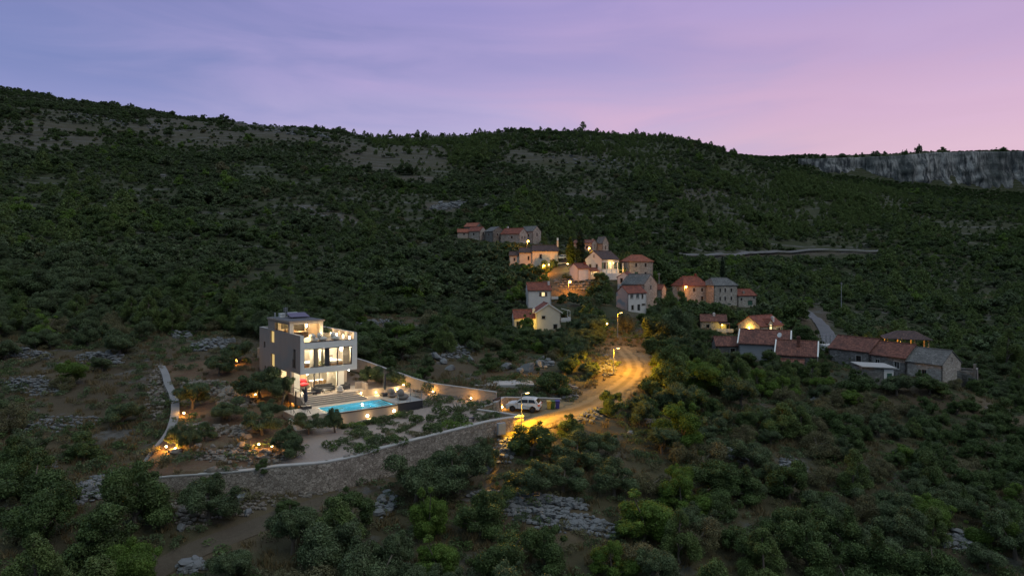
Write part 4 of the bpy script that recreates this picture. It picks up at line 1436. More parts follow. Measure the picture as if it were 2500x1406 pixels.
# ------------------------------------------------------------------ the drive and the parking place
t = NT('gravel_drive')
co = t.coord()
g1, g2 = t.noise(co, 7, 5, 0.7), t.noise(co, 0.5, 4, 0.6)
c_ = t.mix(g1, (0.16, 0.12, 0.07), (0.33, 0.255, 0.155))
c_ = t.mix(t.ramp(g2, [(0.4, 0.0), (0.65, 0.6)]), c_, (0.17, 0.135, 0.085))
a = t.n('ShaderNodeAttribute'); a.attribute_name = 'across'
# two worn wheel tracks with a rougher crown between them
trk = t.ramp(t.math('ABSOLUTE', a.outputs['Fac']), [(0.0, 1.0), (0.18, 0.8), (0.30, 0.0), (0.62, 0.0), (0.8, 1.0)])
c_ = t.mix(t.math('MULTIPLY', trk, t.math('MULTIPLY', g2, 1.1)), c_, (0.085, 0.066, 0.04))
t.bump(t.noise(co, 12, 4, 0.7), 0.7, 0.06)
DRIVE = t.fin(c_, 0.95, 0.1)
dist = [0]
for p, q in zip(ROAD[:-1], ROAD[1:]):
    dist.append(dist[-1] + (q - p).length)
ns, na = 160, 12
s_ = np.linspace(0, dist[-1], ns)
cx_, cy_ = pchip(dist, [p.x for p in ROAD], s_), pchip(dist, [p.y for p in ROAD], s_)
dx_, dy_ = np.gradient(cx_), np.gradient(cy_)
ln = np.hypot(dx_, dy_)
wid = np.interp(s_, [0, 6, 14, dist[-1]], [2.2, 2.6, 1.8, 1.5])
rv, ra = [], []
for i in range(ns):
    for j in range(na + 1):
        k = 2 * j / na - 1
        ww = wid[i] * (1 + 0.10 * math.sin(s_[i] * 1.3 + 2 * np.sign(k)) + 0.07 * math.sin(s_[i] * 3.7))
        x, y = cx_[i] - dy_[i] / ln[i] * k * ww, cy_[i] + dx_[i] / ln[i] * k * ww
        rv.append((x, y, float(road_z(x, y)) - (0.10 if abs(k) == 1 else 0.0) + 0.02 * (1 - k * k)))
        ra.append(k)
rf_ = [(i * (na + 1) + j, (i + 1) * (na + 1) + j, (i + 1) * (na + 1) + j + 1, i * (na + 1) + j + 1) for i in range(ns - 1) for j in range(na)]
tag(link_mesh('drive', np_mesh('drive', rv, rf_, DRIVE, {'across': ('FLOAT', ra)}, True)), kind='structure')
lx0, lx1, ly0, ly1 = min(p[0] for p in LOTXY), max(p[0] for p in LOTXY), min(p[1] for p in LOTXY), max(p[1] for p in LOTXY)
gx_, gy_ = np.meshgrid(np.linspace(lx0, lx1, 60), np.linspace(ly0, ly1, 60), indexing='ij')
ins = inside(LOTXY, gx_.ravel(), gy_.ravel()).reshape(60, 60)
lf = [(i * 60 + j, (i + 1) * 60 + j, (i + 1) * 60 + j + 1, i * 60 + j + 1) for i in range(59) for j in range(59) if ins[i, j] or ins[i + 1, j + 1]]
lz = road_z(gx_.ravel(), gy_.ravel()) - 0.012
tag(link_mesh('parking_place', np_mesh('parking_place', np.stack([gx_.ravel(), gy_.ravel(), lz], 1), lf, DRIVE, {'across': ('FLOAT', np.full(3600, 0.5))}, True)), kind='structure')

# the dirt track below the garden wall and the lane and cutting on the far side
def track(name, pix, width, mat, lift=0.05, seg=1.2):
    P = [ground(*p) for p in pix]
    d = [0]
    for p, q in zip(P[:-1], P[1:]):
        d.append(d[-1] + (q - p).length)
    n = max(8, int(d[-1] / seg))
    s = np.linspace(0, d[-1], n)
    x, y = pchip(d, [p.x for p in P], s), pchip(d, [p.y for p in P], s)
    dx, dy = np.gradient(x), np.gradient(y)
    l_ = np.hypot(dx, dy)
    k = 7
    js = np.linspace(-1, 1, k)
    X = x[:, None] - (dy / l_)[:, None] * js * width / 2
    Y = y[:, None] + (dx / l_)[:, None] * js * width / 2
    Z = height(X.ravel(), Y.ravel()).reshape(X.shape) + lift
    Z[:, 1:-1] = np.maximum(Z[:, 1:-1], Z[:, 1:-1].mean(1, keepdims=True))
    v = np.stack([X, Y, Z], -1).reshape(-1, 3)
    f = [(i * k + j, (i + 1) * k + j, (i + 1) * k + j + 1, i * k + j + 1) for i in range(n - 1) for j in range(k - 1)]
    tag(link_mesh(name, np_mesh(name, v, f, mat, None, True)), kind='structure')
    return list(zip(x, y))


t = NT('dirt_track')
co = t.coord()
c_ = t.mix(t.noise(co, 2.5, 5, 0.7), (0.060, 0.048, 0.035), (0.125, 0.10, 0.075))
t.bump(t.noise(co, 8, 4, 0.7), 0.7, 0.08)
DIRT = t.fin(c_, 0.95, 0.1)
LANE = m_plain('lane_asphalt', (0.10, 0.10, 0.105), 0.9, 0.3, 0.6)
TRACK = track('dirt_track', [(360, 1404), (460, 1352), (560, 1310), (650, 1275), (760, 1238), (840, 1216), (885, 1204)], 2.3, DIRT, 0.04)
LANE_A = track('lane', [(1958, 757), (1975, 768), (1995, 782), (2010, 800), (2022, 822), (2030, 845)], 3.4, LANE, 0.25)
LANE_B = track('far_road', [(1660, 627), (1760, 626), (1860, 622), (1960, 618), (2060, 616), (2150, 617)], 2.6, m_plain('road_edge_stone', (0.12, 0.115, 0.115), 0.9, 0.4, 0.3), 1.4, 4)

# ------------------------------------------------------------------ street lamps and garden lamps
def street_lamp(px, py, h, label, power, color=(1.0, 0.60, 0.10), Y=None, arm=0.55, adir=0.3, glow='sodium', spot=True, grp='street lamps along the drive', tilt=None):
    p = ground(px, py) if Y is None else W(px, py, Y)
    o = empty('street_lamp', p, adir, label, 'street lamp', grp)
    MB().cyl((0, 0, -0.5), (0, 0, h), 0.065, 0.045, 8).build('pole', M['steel'], o)
    MB().cyl((0, 0, h - 0.02), (arm, 0, h + 0.08), 0.03, n=6).build('arm', M['steel'], o)
    hd = MB().obox((arm + 0.12, 0, h + 0.09), (0.24, 0, 0.02), (0, 0.10, 0), (0, 0, 0.035)).build('lamp_head', M['steel'], o)
    MB().obox((arm + 0.12, 0, h + 0.03), (0.19, 0, 0.01), (0, 0.085, 0), (0, 0, 0.025)).build('lamp_glass', M[glow], hd)
    l_ = light('street_light', (arm + 0.12, 0, h - (0.06 if spot else 0.55)), power, color, 0.1, 'SPOT' if spot else 'POINT', o, 172)
    if spot:
        batwing(l_)
        if tilt:
            l_.data.spot_size, l_.data.spot_blend = R(150), 0.35
            l_.rotation_euler = Vector((tilt[0], tilt[1], -0.67)).to_track_quat('-Z', 'Y').to_euler()
    return o


street_lamp(1273, 1047, 3.95, 'slim street lamp beside the white car at the end of the garden wall', 28000, (1.0, 0.48, 0.010), 75.4, glow='porch', tilt=(0.55, -0.5))
street_lamp(1498, 914, 3.9, 'street lamp on the left verge halfway up the curving drive', 21000, (1.0, 0.47, 0.010), 101, adir=-0.2, glow='porch')
street_lamp(1508, 818, 4.2, 'street lamp at the top of the drive below the village', 9000, (1.0, 0.43, 0.01), 128, adir=-0.5, glow='porch')


def spike_lamp(px, py, label, power=26, Y=None, aim=None):
    p = ground(px, py) if Y is None else W(px, py, Y)
    p = p + Vector((0, 0, 0.02))
    o = empty('garden_lamp', p, 0, label, 'garden lamp', 'garden lamps among the olives')
    MB().cyl((0, 0, -0.2), (0, 0, 0.28), 0.03, n=6).build('spike', M['black'], o)
    MB().lathe([(0.05, 0.26), (0.10, 0.32), (0.10, 0.40), (0.04, 0.43)], 8).build('lamp_glass', M['lamp'], o)
    light('garden_light', (0, -0.12, 0.52), power * 1.5, (1.0, 0.45, 0.06), 0.1, parent=o)
    return o


for a in ((578, 889, 'garden lamp under the olive tree at the back corner of the villa', 110), (623, 971, 'garden lamp under the large olive left of the villa', 90), (449, 1016, 'garden lamp beside the thick grey boundary wall', 150),
          (406, 1100, 'garden lamp at the lower bend of the grey boundary wall', 150), (428, 1104, 'garden lamp under the olive in the lower corner of the garden', 110), (632, 1094, 'garden lamp on the red soil under the lower olives', 130), (664, 1098, 'garden lamp right of the lamp under the lower olives', 70),
          (1057, 963, 'garden lamp behind the pale edging stones nearer the pool', 34), (1150, 979, 'garden lamp behind the pale edging stones nearer the car', 38), (905, 926, 'garden lamp at the foot of the uplit yucca', 26),
          (1226, 1001, 'small lamp on the ground beside the dark garden gate and the car', 60), (722, 992, 'garden lamp below the side stairs of the pool deck', 60), (985, 968, 'garden lamp on the paving behind the bean bags', 22)):
    spike_lamp(*a)

# a flat concrete cistern lid above the drive
p = ground(1228, 938)
o = tag(MB().box(-4.2, 4.2, -1.9, 1.9, -0.6, 0.22).build('cistern_slab', M['concrete'], None, loc=p, rz=R(4)), 'flat grey concrete slab on the rough ground behind the parking wall', 'slab')

# ------------------------------------------------------------------ the car and the bins
PAINT = NT('white_car_paint')
PAINT.b.inputs['Coat Weight'].default_value = 0.5
PAINT.b.inputs['Coat Roughness'].default_value = 0.08
PAINT = PAINT.fin((0.72, 0.72, 0.72), 0.35, 0.5)
TYRE = m_plain('tyre_rubber', (0.018, 0.018, 0.018), 0.9, 0.2, 10)
TAIL = m_plain('red_light_glass', (0.45, 0.02, 0.015), 0.25, 0.1, 4)
HEAD = m_plain('head_light_glass', (0.75, 0.75, 0.75), 0.1, 0.1, 4)
CARGLASS = M['darkglass']


def car(loc, rz, label, s=1.0, group=None, paint=None):
    """A compact SUV, nose along local +x."""
    paint = paint or PAINT
    o = empty('parked_car', loc, rz, label, 'car', group)
    L2, hw = 2.1, 0.88
    prof = [(-2.08, 0.42), (-2.10, 0.72), (-2.06, 1.00), (-1.92, 1.08), (-1.62, 1.52), (-1.45, 1.60), (-0.3, 1.63), (0.25, 1.58), (0.98, 1.08), (1.75, 0.98), (2.02, 0.86), (2.10, 0.62), (2.06, 0.40)]
    low = 0.30

    def arch(xc, r, n=8):
        return [(xc + r * math.cos(math.pi * i / n), 0.34 + r * math.sin(math.pi * i / n)) for i in range(n + 1)]
    bot = [(2.0, low)] + [(x, max(z, low)) for x, z in arch(1.27, 0.41)] + [(x, max(z, low)) for x, z in arch(-1.23, 0.41)] + [(-2.0, low)]
    outline = prof + bot

    def half(z):
        t_ = max(0, (z - 1.0) / 0.63)
        return hw - 0.17 * t_ - (0.03 if z < 0.5 else 0)
    ls = [(x * s, -half(z) * s, z * s) for x, z in outline]
    rs = [(x * s, half(z) * s, z * s) for x, z in outline]
    n = len(outline)
    m = MB().add(ls + rs, [tuple(range(n)), tuple(range(2 * n - 1, n - 1, -1))] + [((i + 1) % n, i, n + i, n + (i + 1) % n) for i in range(n)])
    b = m.build('body', paint, o)
    bv = b.modifiers.new('bevel', 'BEVEL'); bv.width = 0.04; bv.segments = 2; bv.angle_limit = R(25)
    for sd in (-1, 1):
        g = MB()
        for poly in ([(-1.60, 1.14), (-1.38, 1.50), (-0.72, 1.53), (-0.72, 1.12)], [(-0.64, 1.12), (-0.64, 1.53), (0.18, 1.50), (0.34, 1.42), (0.78, 1.10)]):
            pts = [(x * s, sd * (half(z) + 0.006) * s, z * s) for x, z in poly]
            g.poly(pts if sd < 0 else pts[::-1])
        g.build('side_window', CARGLASS, o)
        d = MB()
        for x in (-0.68, 0.62):
            d.box((x - 0.008) * s, (x + 0.008) * s, sd * (hw + 0.002) * s, sd * (hw + 0.006) * s, 0.42 * s, 1.06 * s)
        d.box(-1.5 * s, 1.0 * s, sd * (hw - 0.01) * s, sd * (hw + 0.012) * s, 0.31 * s, 0.40 * s)
        d.build('door_trim', M['black'], o)
        MB().box(-1.3 * s, 0.1 * s, (sd * 0.62 - 0.02) * s, (sd * 0.62 + 0.02) * s, 1.66 * s, 1.70 * s).build('roof_rail', M['steel'], o)
        mr = MB().box(0.62 * s, 0.80 * s, min(sd * 0.86, sd * 1.04) * s, max(sd * 0.86, sd * 1.04) * s, 1.08 * s, 1.22 * s)
        mr.build('wing_mirror', paint, o)
        MB().box(-2.125 * s, -1.90 * s, min(sd * 0.60, sd * 0.895) * s, max(sd * 0.60, sd * 0.895) * s, 0.80 * s, 0.98 * s).build('tail_light', TAIL, o)
        MB().box(1.88 * s, 2.10 * s, min(sd * 0.56, sd * 0.875) * s, max(sd * 0.56, sd * 0.875) * s, 0.74 * s, 0.86 * s).build('headlight', HEAD, o)
    pts = [(-1.93, 1.10), (-1.64, 1.50)]
    g = MB().poly([(-1.945 * s, -0.76 * s, 1.10 * s), (-1.645 * s, -0.66 * s, 1.51 * s), (-1.645 * s, 0.66 * s, 1.51 * s), (-1.945 * s, 0.76 * s, 1.10 * s)])
    g.build('rear_window', CARGLASS, o)
    MB().poly([(0.96 * s, -0.78 * s, 1.11 * s), (0.30 * s, -0.66 * s, 1.555 * s), (0.30 * s, 0.66 * s, 1.555 * s), (0.96 * s, 0.78 * s, 1.11 * s)]).build('windscreen', CARGLASS, o)
    MB().box(-2.13 * s, -2.0 * s, -0.80 * s, 0.80 * s, 0.34 * s, 0.52 * s).build('rear_bumper', M['black'], o)
    MB().box(2.0 * s, 2.12 * s, -0.78 * s, 0.78 * s, 0.34 * s, 0.56 * s).build('front_bumper', M['black'], o)
    for x in (1.27, -1.23):
        for sd in (-1, 1):
            y0, y1 = sd * 0.66 * s, sd * 0.885 * s
            w_ = MB().cyl((x * s, y0, 0.34 * s), (x * s, y1, 0.34 * s), 0.345 * s, n=20).build('wheel', TYRE, o)
            r_ = MB().cyl((x * s, y1, 0.34 * s), (x * s, y1 + sd * 0.012 * s, 0.34 * s), 0.215 * s, n=16)
            r_.build('rim', M['anthracite'], w_)
    return o


p = W(1279, 1003.5, 83.0)
car((p.x, p.y, float(road_z(p.x, p.y)) + 0.005), math.pi - 0.22, 'white compact SUV parked on the lamp lit gravel beside the stone wall')


def bin_(px, py, Y, mat, label):
    p = W(px, py, Y)
    z = float(road_z(p.x, p.y))
    o = empty('wheelie_bin', (p.x, p.y, z), 0.05, label, 'bin', 'wheelie bins by the parking wall')
    m = MB().add([(-0.2, -0.22, 0.06), (0.2, -0.22, 0.06), (0.2, 0.22, 0.06), (-0.2, 0.22, 0.06), (-0.26, -0.3, 0.95), (0.26, -0.3, 0.95), (0.26, 0.3, 0.95), (-0.26, 0.3, 0.95)],
                 [(0, 3, 2, 1), (4, 5, 6, 7), (0, 1, 5, 4), (1, 2, 6, 5), (2, 3, 7, 6), (3, 0, 4, 7)])
    m.build('bin_body', mat, o)
    MB().obox((0, 0, 0.99), (0.28, 0, 0), (0, 0.33, 0.03), (0, 0, 0.035)).build('lid', mat, o)
    for sx in (-1, 1):
        MB().cyl((sx * 0.17, 0.22, 0.09), (sx * 0.23, 0.22, 0.09), 0.09, n=10).build('wheel', TYRE, o)
    return o


bin_(1340, 999, 83.6, m_plain('yellow_plastic', (0.55, 0.36, 0.06), 0.5), 'yellow wheelie bin beside the green one against the parking wall')
bin_(1349.5, 998.5, 83.7, m_plain('green_plastic', (0.03, 0.10, 0.02), 0.5), 'dark green wheelie bin between the yellow and the blue one')
bin_(1361, 998, 83.8, m_plain('blue_plastic', (0.02, 0.03, 0.22), 0.5), 'blue wheelie bin at the right end of the parking wall')
o = empty('garden_bench', ground(1141, 1030), R(18), 'black metal bench without a back on the gravel near the garden wall', 'bench')
MB().box(-0.75, 0.75, -0.22, 0.22, 0.40, 0.46).build('seat', M['black'], o)
for s in (-1, 1):
    MB().box(s * 0.68 - 0.03, s * 0.68 + 0.03, -0.2, 0.2, 0, 0.40).build('leg', M['black'], o)
# ------------------------------------------------------------------ the village
KEEP = []      # photo rectangles of houses that near trees must leave in view: (x0, x1, y0, y1, distance)


def hpart(mb, name, mat, par):
    return mb.build(name, M[mat] if isinstance(mat, str) else mat, par)


def shell(par, L, Wd, h, rise, wall, roof, wins=(), hip=0.0, dx=0.0, dy=0.0, dz=0.0, chim=(), verge=None, side_mat=None, rot=0.0, over=0.28, name='wall', fh=2.5, eave=True):
    """One block of a house: walls with recessed openings, gables, a tiled roof, chimneys."""
    pr = empty('house_block', (dx, dy, dz), rot) if rot else None
    body = MB()
    sides = {'f': (Vector((-L / 2, -Wd / 2, 0)), Vector((1, 0, 0)), Vector((0, 1, 0)), L), 'b': (Vector((L / 2, Wd / 2, 0)), Vector((-1, 0, 0)), Vector((0, -1, 0)), L),
             'l': (Vector((-L / 2, Wd / 2, 0)), Vector((0, -1, 0)), Vector((1, 0, 0)), Wd), 'r': (Vector((L / 2, -Wd / 2, 0)), Vector((0, 1, 0)), Vector((-1, 0, 0)), Wd)}
    off = Vector((0 if pr else dx, 0 if pr else dy, 0 if pr else dz))
    cs, sn = math.cos(rot), math.sin(rot)

    def T(p):
        p = Vector(p)
        return Vector((p.x * cs - p.y * sn + dx, p.x * sn + p.y * cs + dy, p.z + dz))
    extra = MB()
    winparts = []
    for sd, (o, du, dn, w) in sides.items():
        hs = []
        for (s2, x, z, ww, wh, kind) in wins:
            if s2 != sd or z + wh / 2 > h:
                continue
            u = w / 2 + x
            hs.append((u - ww / 2, u + ww / 2, z - wh / 2, z + wh / 2))
        tgt = extra if (side_mat and sd in side_mat[0]) else body
        hh = [(a, b, max(c, 0.0) + fh, d + fh) for a, b, c, d in hs]
        sub = MB().wall(o - Vector((0, 0, fh)), du, dn, w, h + fh, hh, 0.25)
        tgt.add([T(v) for v in sub.v], sub.f)
        for (s2, x, z, ww, wh, kind) in wins:
            if s2 != sd:
                continue
            u = w / 2 + x
            dd = 0.14 if z + wh / 2 <= h else -0.02

            def Q(a, zz, d, o=o, du=du, dn=dn):
                return T(o + du * a + dn * d + Vector((0, 0, zz)))
            x0, x1, z0, z1 = u - ww / 2, u + ww / 2, z - wh / 2, z + wh / 2
            winparts.append((kind, Q, x0, x1, z0, z1, dd))
    # gables
    if not hip:
        for sx in (-1, 1):
            tgt = extra if (side_mat and ('l' if sx < 0 else 'r') in side_mat[0]) else body
            x0, x1 = sx * L / 2, sx * (L / 2 - 0.25)
            tgt.prism([T((x0, -Wd / 2, h)), T((x0, Wd / 2, h)), T((x0, 0, h + rise))], T((x1, 0, 0)) - T((x0, 0, 0)))
    hpart(body, name, wall, par)
    if extra.v:
        hpart(extra, name, side_mat[1], par)
    # roof
    th = 0.14
    e = over
    sl = rise / (Wd / 2)
    z0 = h - sl * e + 0.02
    rm = MB()
    xr = L / 2 + 0.12 - (hip * Wd / 2 if hip else 0)
    xe = L / 2 + (e if hip else 0.12)
    ye = Wd / 2 + e
    zr = h + rise + 0.02
    A = [(-xe, -ye, z0), (xe, -ye, z0), (xe, ye, z0), (-xe, ye, z0), (-xr, 0, zr), (xr, 0, zr)]
    up = [(p[0], p[1], p[2] + th) for p in A]
    v = [Vector(p) for p in A + up]
    f = [(0, 1, 5, 4), (2, 3, 4, 5), (1, 2, 5), (3, 0, 4)]
    faces = [tuple(reversed(q)) for q in f] + [tuple(i + 6 for i in q) for q in f] if hip else [(4, 5, 1, 0), (5, 4, 3, 2), (6, 7, 11, 10), (8, 9, 10, 11), (1, 5, 11, 7), (5, 2, 8, 11), (3, 4, 10, 9), (4, 0, 6, 10)]
    faces += [(0, 1, 7, 6), (2, 3, 9, 8)] + ([(1, 2, 8, 7), (3, 0, 6, 9)] if hip else [])
    # roofs keep their own local frame so that the tile courses follow the ridge
    rmb = MB().add(v, faces)
    ro = hpart(rmb, 'roof', roof, par)
    ro.location = (dx, dy, dz)
    ro.rotation_euler = (0, 0, rot)
    rd = MB().cyl((-xr, 0, zr + th), (xr, 0, zr + th), 0.11, n=6)
    if hip:
        for sx in (-1, 1):
            for sy in (-1, 1):
                rd.cyl((sx * xr, 0, zr + th), (sx * xe, sy * ye, z0 + th), 0.09, n=6)
    hpart(rd, 'ridge_tiles', roof, ro)
    if verge:
        vm = MB()
        for sx in (-1, 1):
            for sy in (-1, 1):
                a, b = Vector((sx * (L / 2 + 0.14), sy * ye, z0 + th * 0.5)), Vector((sx * (L / 2 + 0.14), 0, zr + th * 0.5))
                d = (b - a)
                vm.obox((a + b) / 2, d / 2, (0.10, 0, 0), Vector((0, -d.z, d.y)).normalized() * (0.13 if d.y > 0 else -0.13))
        hpart(vm, 'verge', verge, ro)
    for (x, y, ch, mat) in chim:
        c = MB().box(x - 0.28, x + 0.28, y - 0.28, y + 0.28, h - 0.2, h + rise + ch - 0.15).box(x - 0.36, x + 0.36, y - 0.36, y + 0.36, h + rise + ch - 0.148, h + rise + ch - 0.06).box(x - 0.22, x + 0.22, y - 0.22, y + 0.22, h + rise + ch - 0.058, h + rise + ch + 0.14)
        hpart(c, 'chimney', mat, ro)
    for (kind, Q, x0, x1, z0_, z1_, dd) in winparts:
        isdoor = kind.startswith('door') or kind.startswith('garage')
        fr = MB()
        fw = 0.07

        def slab(mb, a, b, c, d, d0, d1):
            return mb.add([Q(a, c, d0), Q(b, c, d0), Q(b, d, d0), Q(a, d, d0), Q(a, c, d1), Q(b, c, d1), Q(b, d, d1), Q(a, d, d1)], [(0, 1, 2, 3), (7, 6, 5, 4), (0, 4, 5, 1), (1, 5, 6, 2), (2, 6, 7, 3), (3, 7, 4, 0)])
        if isdoor:
            mt = {'door_g': 'shutter_g', 'door_b': 'shutter_b', 'door_d': 'anthracite', 'garage_g': 'shutter_g'}[kind]
            slab(fr, x0 + 0.003, x1 - 0.003, z0_ + 0.003, z1_ - 0.003, dd, dd + 0.08)
            dr = hpart(fr, 'garage_door' if kind[0] == 'g' else 'door', mt, par)
            hd = MB()
            slab(hd, x1 - 0.2, x1 - 0.12, (z0_ + z1_) / 2 - 0.06, (z0_ + z1_) / 2 + 0.06, dd - 0.05, dd - 0.002)
            hpart(hd, 'handle', 'steel', dr)
            continue
        slab(fr, x0 + 0.003, x0 + fw, z0_ + 0.003, z1_ - 0.003, dd, dd + 0.07)
        slab(fr, x1 - fw, x1 - 0.003, z0_ + 0.003, z1_ - 0.003, dd, dd + 0.07)
        slab(fr, x0 + fw, x1 - fw, z0_ + 0.003, z0_ + fw, dd, dd + 0.07)
        slab(fr, x0 + fw, x1 - fw, z1_ - fw, z1_ - 0.003, dd, dd + 0.07)
        slab(fr, (x0 + x1) / 2 - 0.025, (x0 + x1) / 2 + 0.025, z0_ + fw, z1_ - fw, dd + 0.002, dd + 0.066)
        wo_ = hpart(fr, 'window', 'shutter_b' if 'w' not in kind else 'whitepaint', par)
        pn = MB()
        slab(pn, x0 + fw, x1 - fw, z0_ + fw, z1_ - fw, dd + 0.03, dd + 0.05)
        hpart(pn, 'pane', 'litpane_b' if kind.startswith('lit') else 'darkglass', wo_)
        st = MB()
        slab(st, x0 - 0.10, x1 + 0.10, z0_ - 0.14, z0_ - 0.003, -0.06, -0.003)
        slab(st, x0 - 0.12, x0 - 0.003, z0_, z1_, -0.03, -0.003)
        slab(st, x1 + 0.003, x1 + 0.12, z0_, z1_, -0.03, -0.003)
        slab(st, x0 - 0.12, x1 + 0.12, z1_ + 0.003, z1_ + 0.14, -0.03, -0.003)
        hpart(st, 'window_surround', 'coping', wo_)
        if 's' in kind:
            sw = (x1 - x0) * 0.5
            for (a, b) in ((x0 - 0.13 - sw, x0 - 0.13), (x1 + 0.13, x1 + 0.13 + sw)):
                sh = MB()
                slab(sh, a, b, z0_, z1_, -0.06, -0.01)
                hpart(sh, 'shutter', 'shutter_g' if 'g' in kind else 'shutter_b', par)
    if pr:
        bpy.data.objects.remove(pr)


def house(px, py, Y, ang, label, keep=None, name='house', cat='house', group=None):
    o = empty(name, W(px, py, Y), R(ang), label, cat, group)
    if keep:
        KEEP.append((*keep, Y))
    return o


DK = 'dark'
# --- the upper cluster on the slope
o = house(1155, 568, 304, -28, 'small orange roofed cottage highest in the upper cluster', (1143, 1168, 550, 562))
shell(o, 6.5, 5, 2.6, 1.6, 'h_stone_d', 't_orange', [('f', 0, 1.4, 0.8, 0.9, DK)])
o = house(1130, 579, 287, 4, 'low orange roof at the far left of the upper cluster', (1120, 1141, 567, 577))
shell(o, 4.6, 4, 2.0, 1.3, 'h_stone', 't_orange', [('f', 0.5, 1.2, 0.7, 0.8, DK)])
o = house(1165, 581, 286, -34, 'red roofed stone cottage with an arched opening in its right gable', (1150, 1182, 562, 577))
shell(o, 6.4, 5, 2.8, 1.7, 'h_stone', 't_red', [('r', 0, 1.6, 1.0, 1.5, DK), ('f', 0, 1.5, 0.8, 0.9, DK)])
o = house(1208, 590, 282, -56, 'grey roofed stone house with a dark left wall in the upper cluster', (1185, 1230, 557, 588))
shell(o, 6.5, 6, 4.2, 1.8, 'h_stone_d', 't_grey', [('r', -0.8, 2.8, 0.8, 1.0, DK), ('r', 0.9, 2.8, 0.8, 1.0, DK), ('f', 0, 2.8, 0.8, 1.0, DK)])
o = house(1255, 592, 278, -36, 'long red roofed stone house in the middle of the upper cluster', (1232, 1287, 560, 588))
shell(o, 9.5, 6, 3.5, 2.2, 'h_stone', 't_red', [('r', -1.0, 1.9, 0.7, 1.0, DK), ('r', 1.0, 1.9, 0.7, 1.0, DK), ('r', 0, 4.2, 0.5, 0.6, DK), ('f', 1, 2, 0.8, 1.0, DK)], chim=[(-3.4, 0.3, 0.9, 'h_white')])
o = house(1295, 591, 284, -40, 'grey roofed stone house at the right end of the upper cluster', (1274, 1312, 563, 588))
shell(o, 7, 5.6, 4.4, 2.1, 'h_stone', 't_grey', [('r', 0, 3.0, 0.9, 1.3, DK), ('r', 0, 5.2, 0.5, 0.6, DK), ('f', 1, 2.6, 0.8, 1.0, DK)])
o = house(632, 413, 430, 10, 'tiny orange roofed hut far up the left hillside', (622, 642, 405, 411), 'stone_hut')
shell(o, 6.5, 4, 1.8, 1.0, 'h_white', 't_orange', [('f', 0, 0.9, 0.9, 0.9, DK)])
o = house(399, 437, 360, 15, 'tiny white hut alone on the left hillside', (394, 404, 430, 436), 'stone_hut')
shell(o, 2.6, 2.2, 1.8, 0.5, 'h_white', 't_grey', [('f', 0, 0.9, 0.8, 0.8, DK)])
# --- the church
o = house(1331, 645, 230, -3, 'low white church with dark roof, stepped apse and bell gable lit from below', (1250, 1362, 604, 642), 'church', 'church')
shell(o, 8.8, 6.4, 4.4, 1.9, 'h_cream', 't_dark', [('f', -1.5, 2.6, 0.7, 1.4, DK), ('r', 0, 1.2, 1.4, 2.4, 'door_b')], name='nave')
shell(o, 4.6, 5.4, 3.9, 1.6, 'h_cream', 't_dark', [('f', 0.9, 2.0, 0.5, 1.3, DK)], dx=-6.5, dy=0.2, name='choir')
shell(o, 3.6, 4.2, 2.9, 1.3, 'h_cream', 't_dark', [('f', 0, 1.6, 0.5, 1.0, DK)], dx=-10.4, dy=0.5, name='apse')
m = MB().box(3.95, 4.5, -1.0, -0.35, 5.4, 8.0).box(3.95, 4.5, 0.35, 1.0, 5.4, 8.0).box(3.95, 4.5, -0.349, 0.349, 7.3, 8.0)
m.prism([(3.95, -1.1, 8.0), (3.95, 1.1, 8.0), (3.95, 0, 8.9)], (0.55, 0, 0))
bg_ = hpart(m, 'bell_gable', 'h_cream', o)
hpart(MB().lathe([(0.30, 6.5), (0.24, 6.8), (0.12, 7.1), (0.04, 7.2)], 10, (4.2, 0, 0)), 'bell', 'anthracite', bg_)
hpart(MB().box(4.17, 4.27, -0.05, 0.05, 8.9, 9.7).box(4.17, 4.27, -0.26, 0.26, 9.3, 9.4), 'cross', 'anthracite', bg_)
tag(MB().box(-5, 5, -0.2, 0.2, -2, 0.75).build('churchyard_wall', M['h_cream'], None, loc=W(1352, 646, 226), rz=R(-3)), 'low white wall in front of the church door, lit yellow', 'wall')
# --- behind and right of the cypresses
o = house(1428, 622, 262, -30, 'pale stone house half hidden behind the tall dark cypress', (1422, 1453, 590, 604))
shell(o, 8.2, 5.4, 4.4, 1.2, 'h_stone', 't_brown', [('r', 0, 3.2, 0.7, 1.6, DK), ('r', 0.2, 1.2, 0.8, 1.2, DK), ('f', 2, 2.8, 0.8, 1.0, DK)], chim=[(3.2, 0, 0.5, 'h_stone')])
o = house(1470, 620, 262, -58, 'narrow tower-like stone house with a steep gable on a white plinth', (1456, 1484, 588, 615))
shell(o, 4.2, 3.0, 4.2, 2.3, 'h_stone', 't_grey', [('r', 0, 2.4, 0.5, 1.4, DK)])
hpart(MB().box(-3.2, 3.4, -2.4, 2.4, -3, -0.02), 'plinth', 'h_white', o)
# --- the middle houses
o = house(1470, 667, 215, 40, 'white house with a dark roof and a lit porch on its right side', (1432, 1511, 628, 662))
shell(o, 8.0, 7.2, 4.4, 2.5, 'h_white', 't_dark', [('l', -1.4, 2.2, 0.9, 1.2, DK), ('l', 1.4, 2.2, 0.7, 1.2, DK), ('l', 0.2, 5.4, 0.5, 0.7, DK), ('f', -2.6, 2.4, 1.3, 2.0, DK + 'sg'), ('f', 0.4, 2.4, 1.3, 2.0, 'lit'), ('f', 2.8, 2.4, 1.1, 2.0, DK + 'sg')])
hpart(MB().box(-4.0, 4.0, -5.4, -3.64, -2, -0.02), 'porch', 'h_white', o)
for k in range(4):
    hpart(MB().box(-3.9 + k * 2.55, -3.7 + k * 2.55, -5.35, -5.15, -0.018, 3.2), 'porch_post', 'whitepaint', o)
m = MB().box(-4.0, 4.0, -5.45, -5.25, 0.9, 0.98)
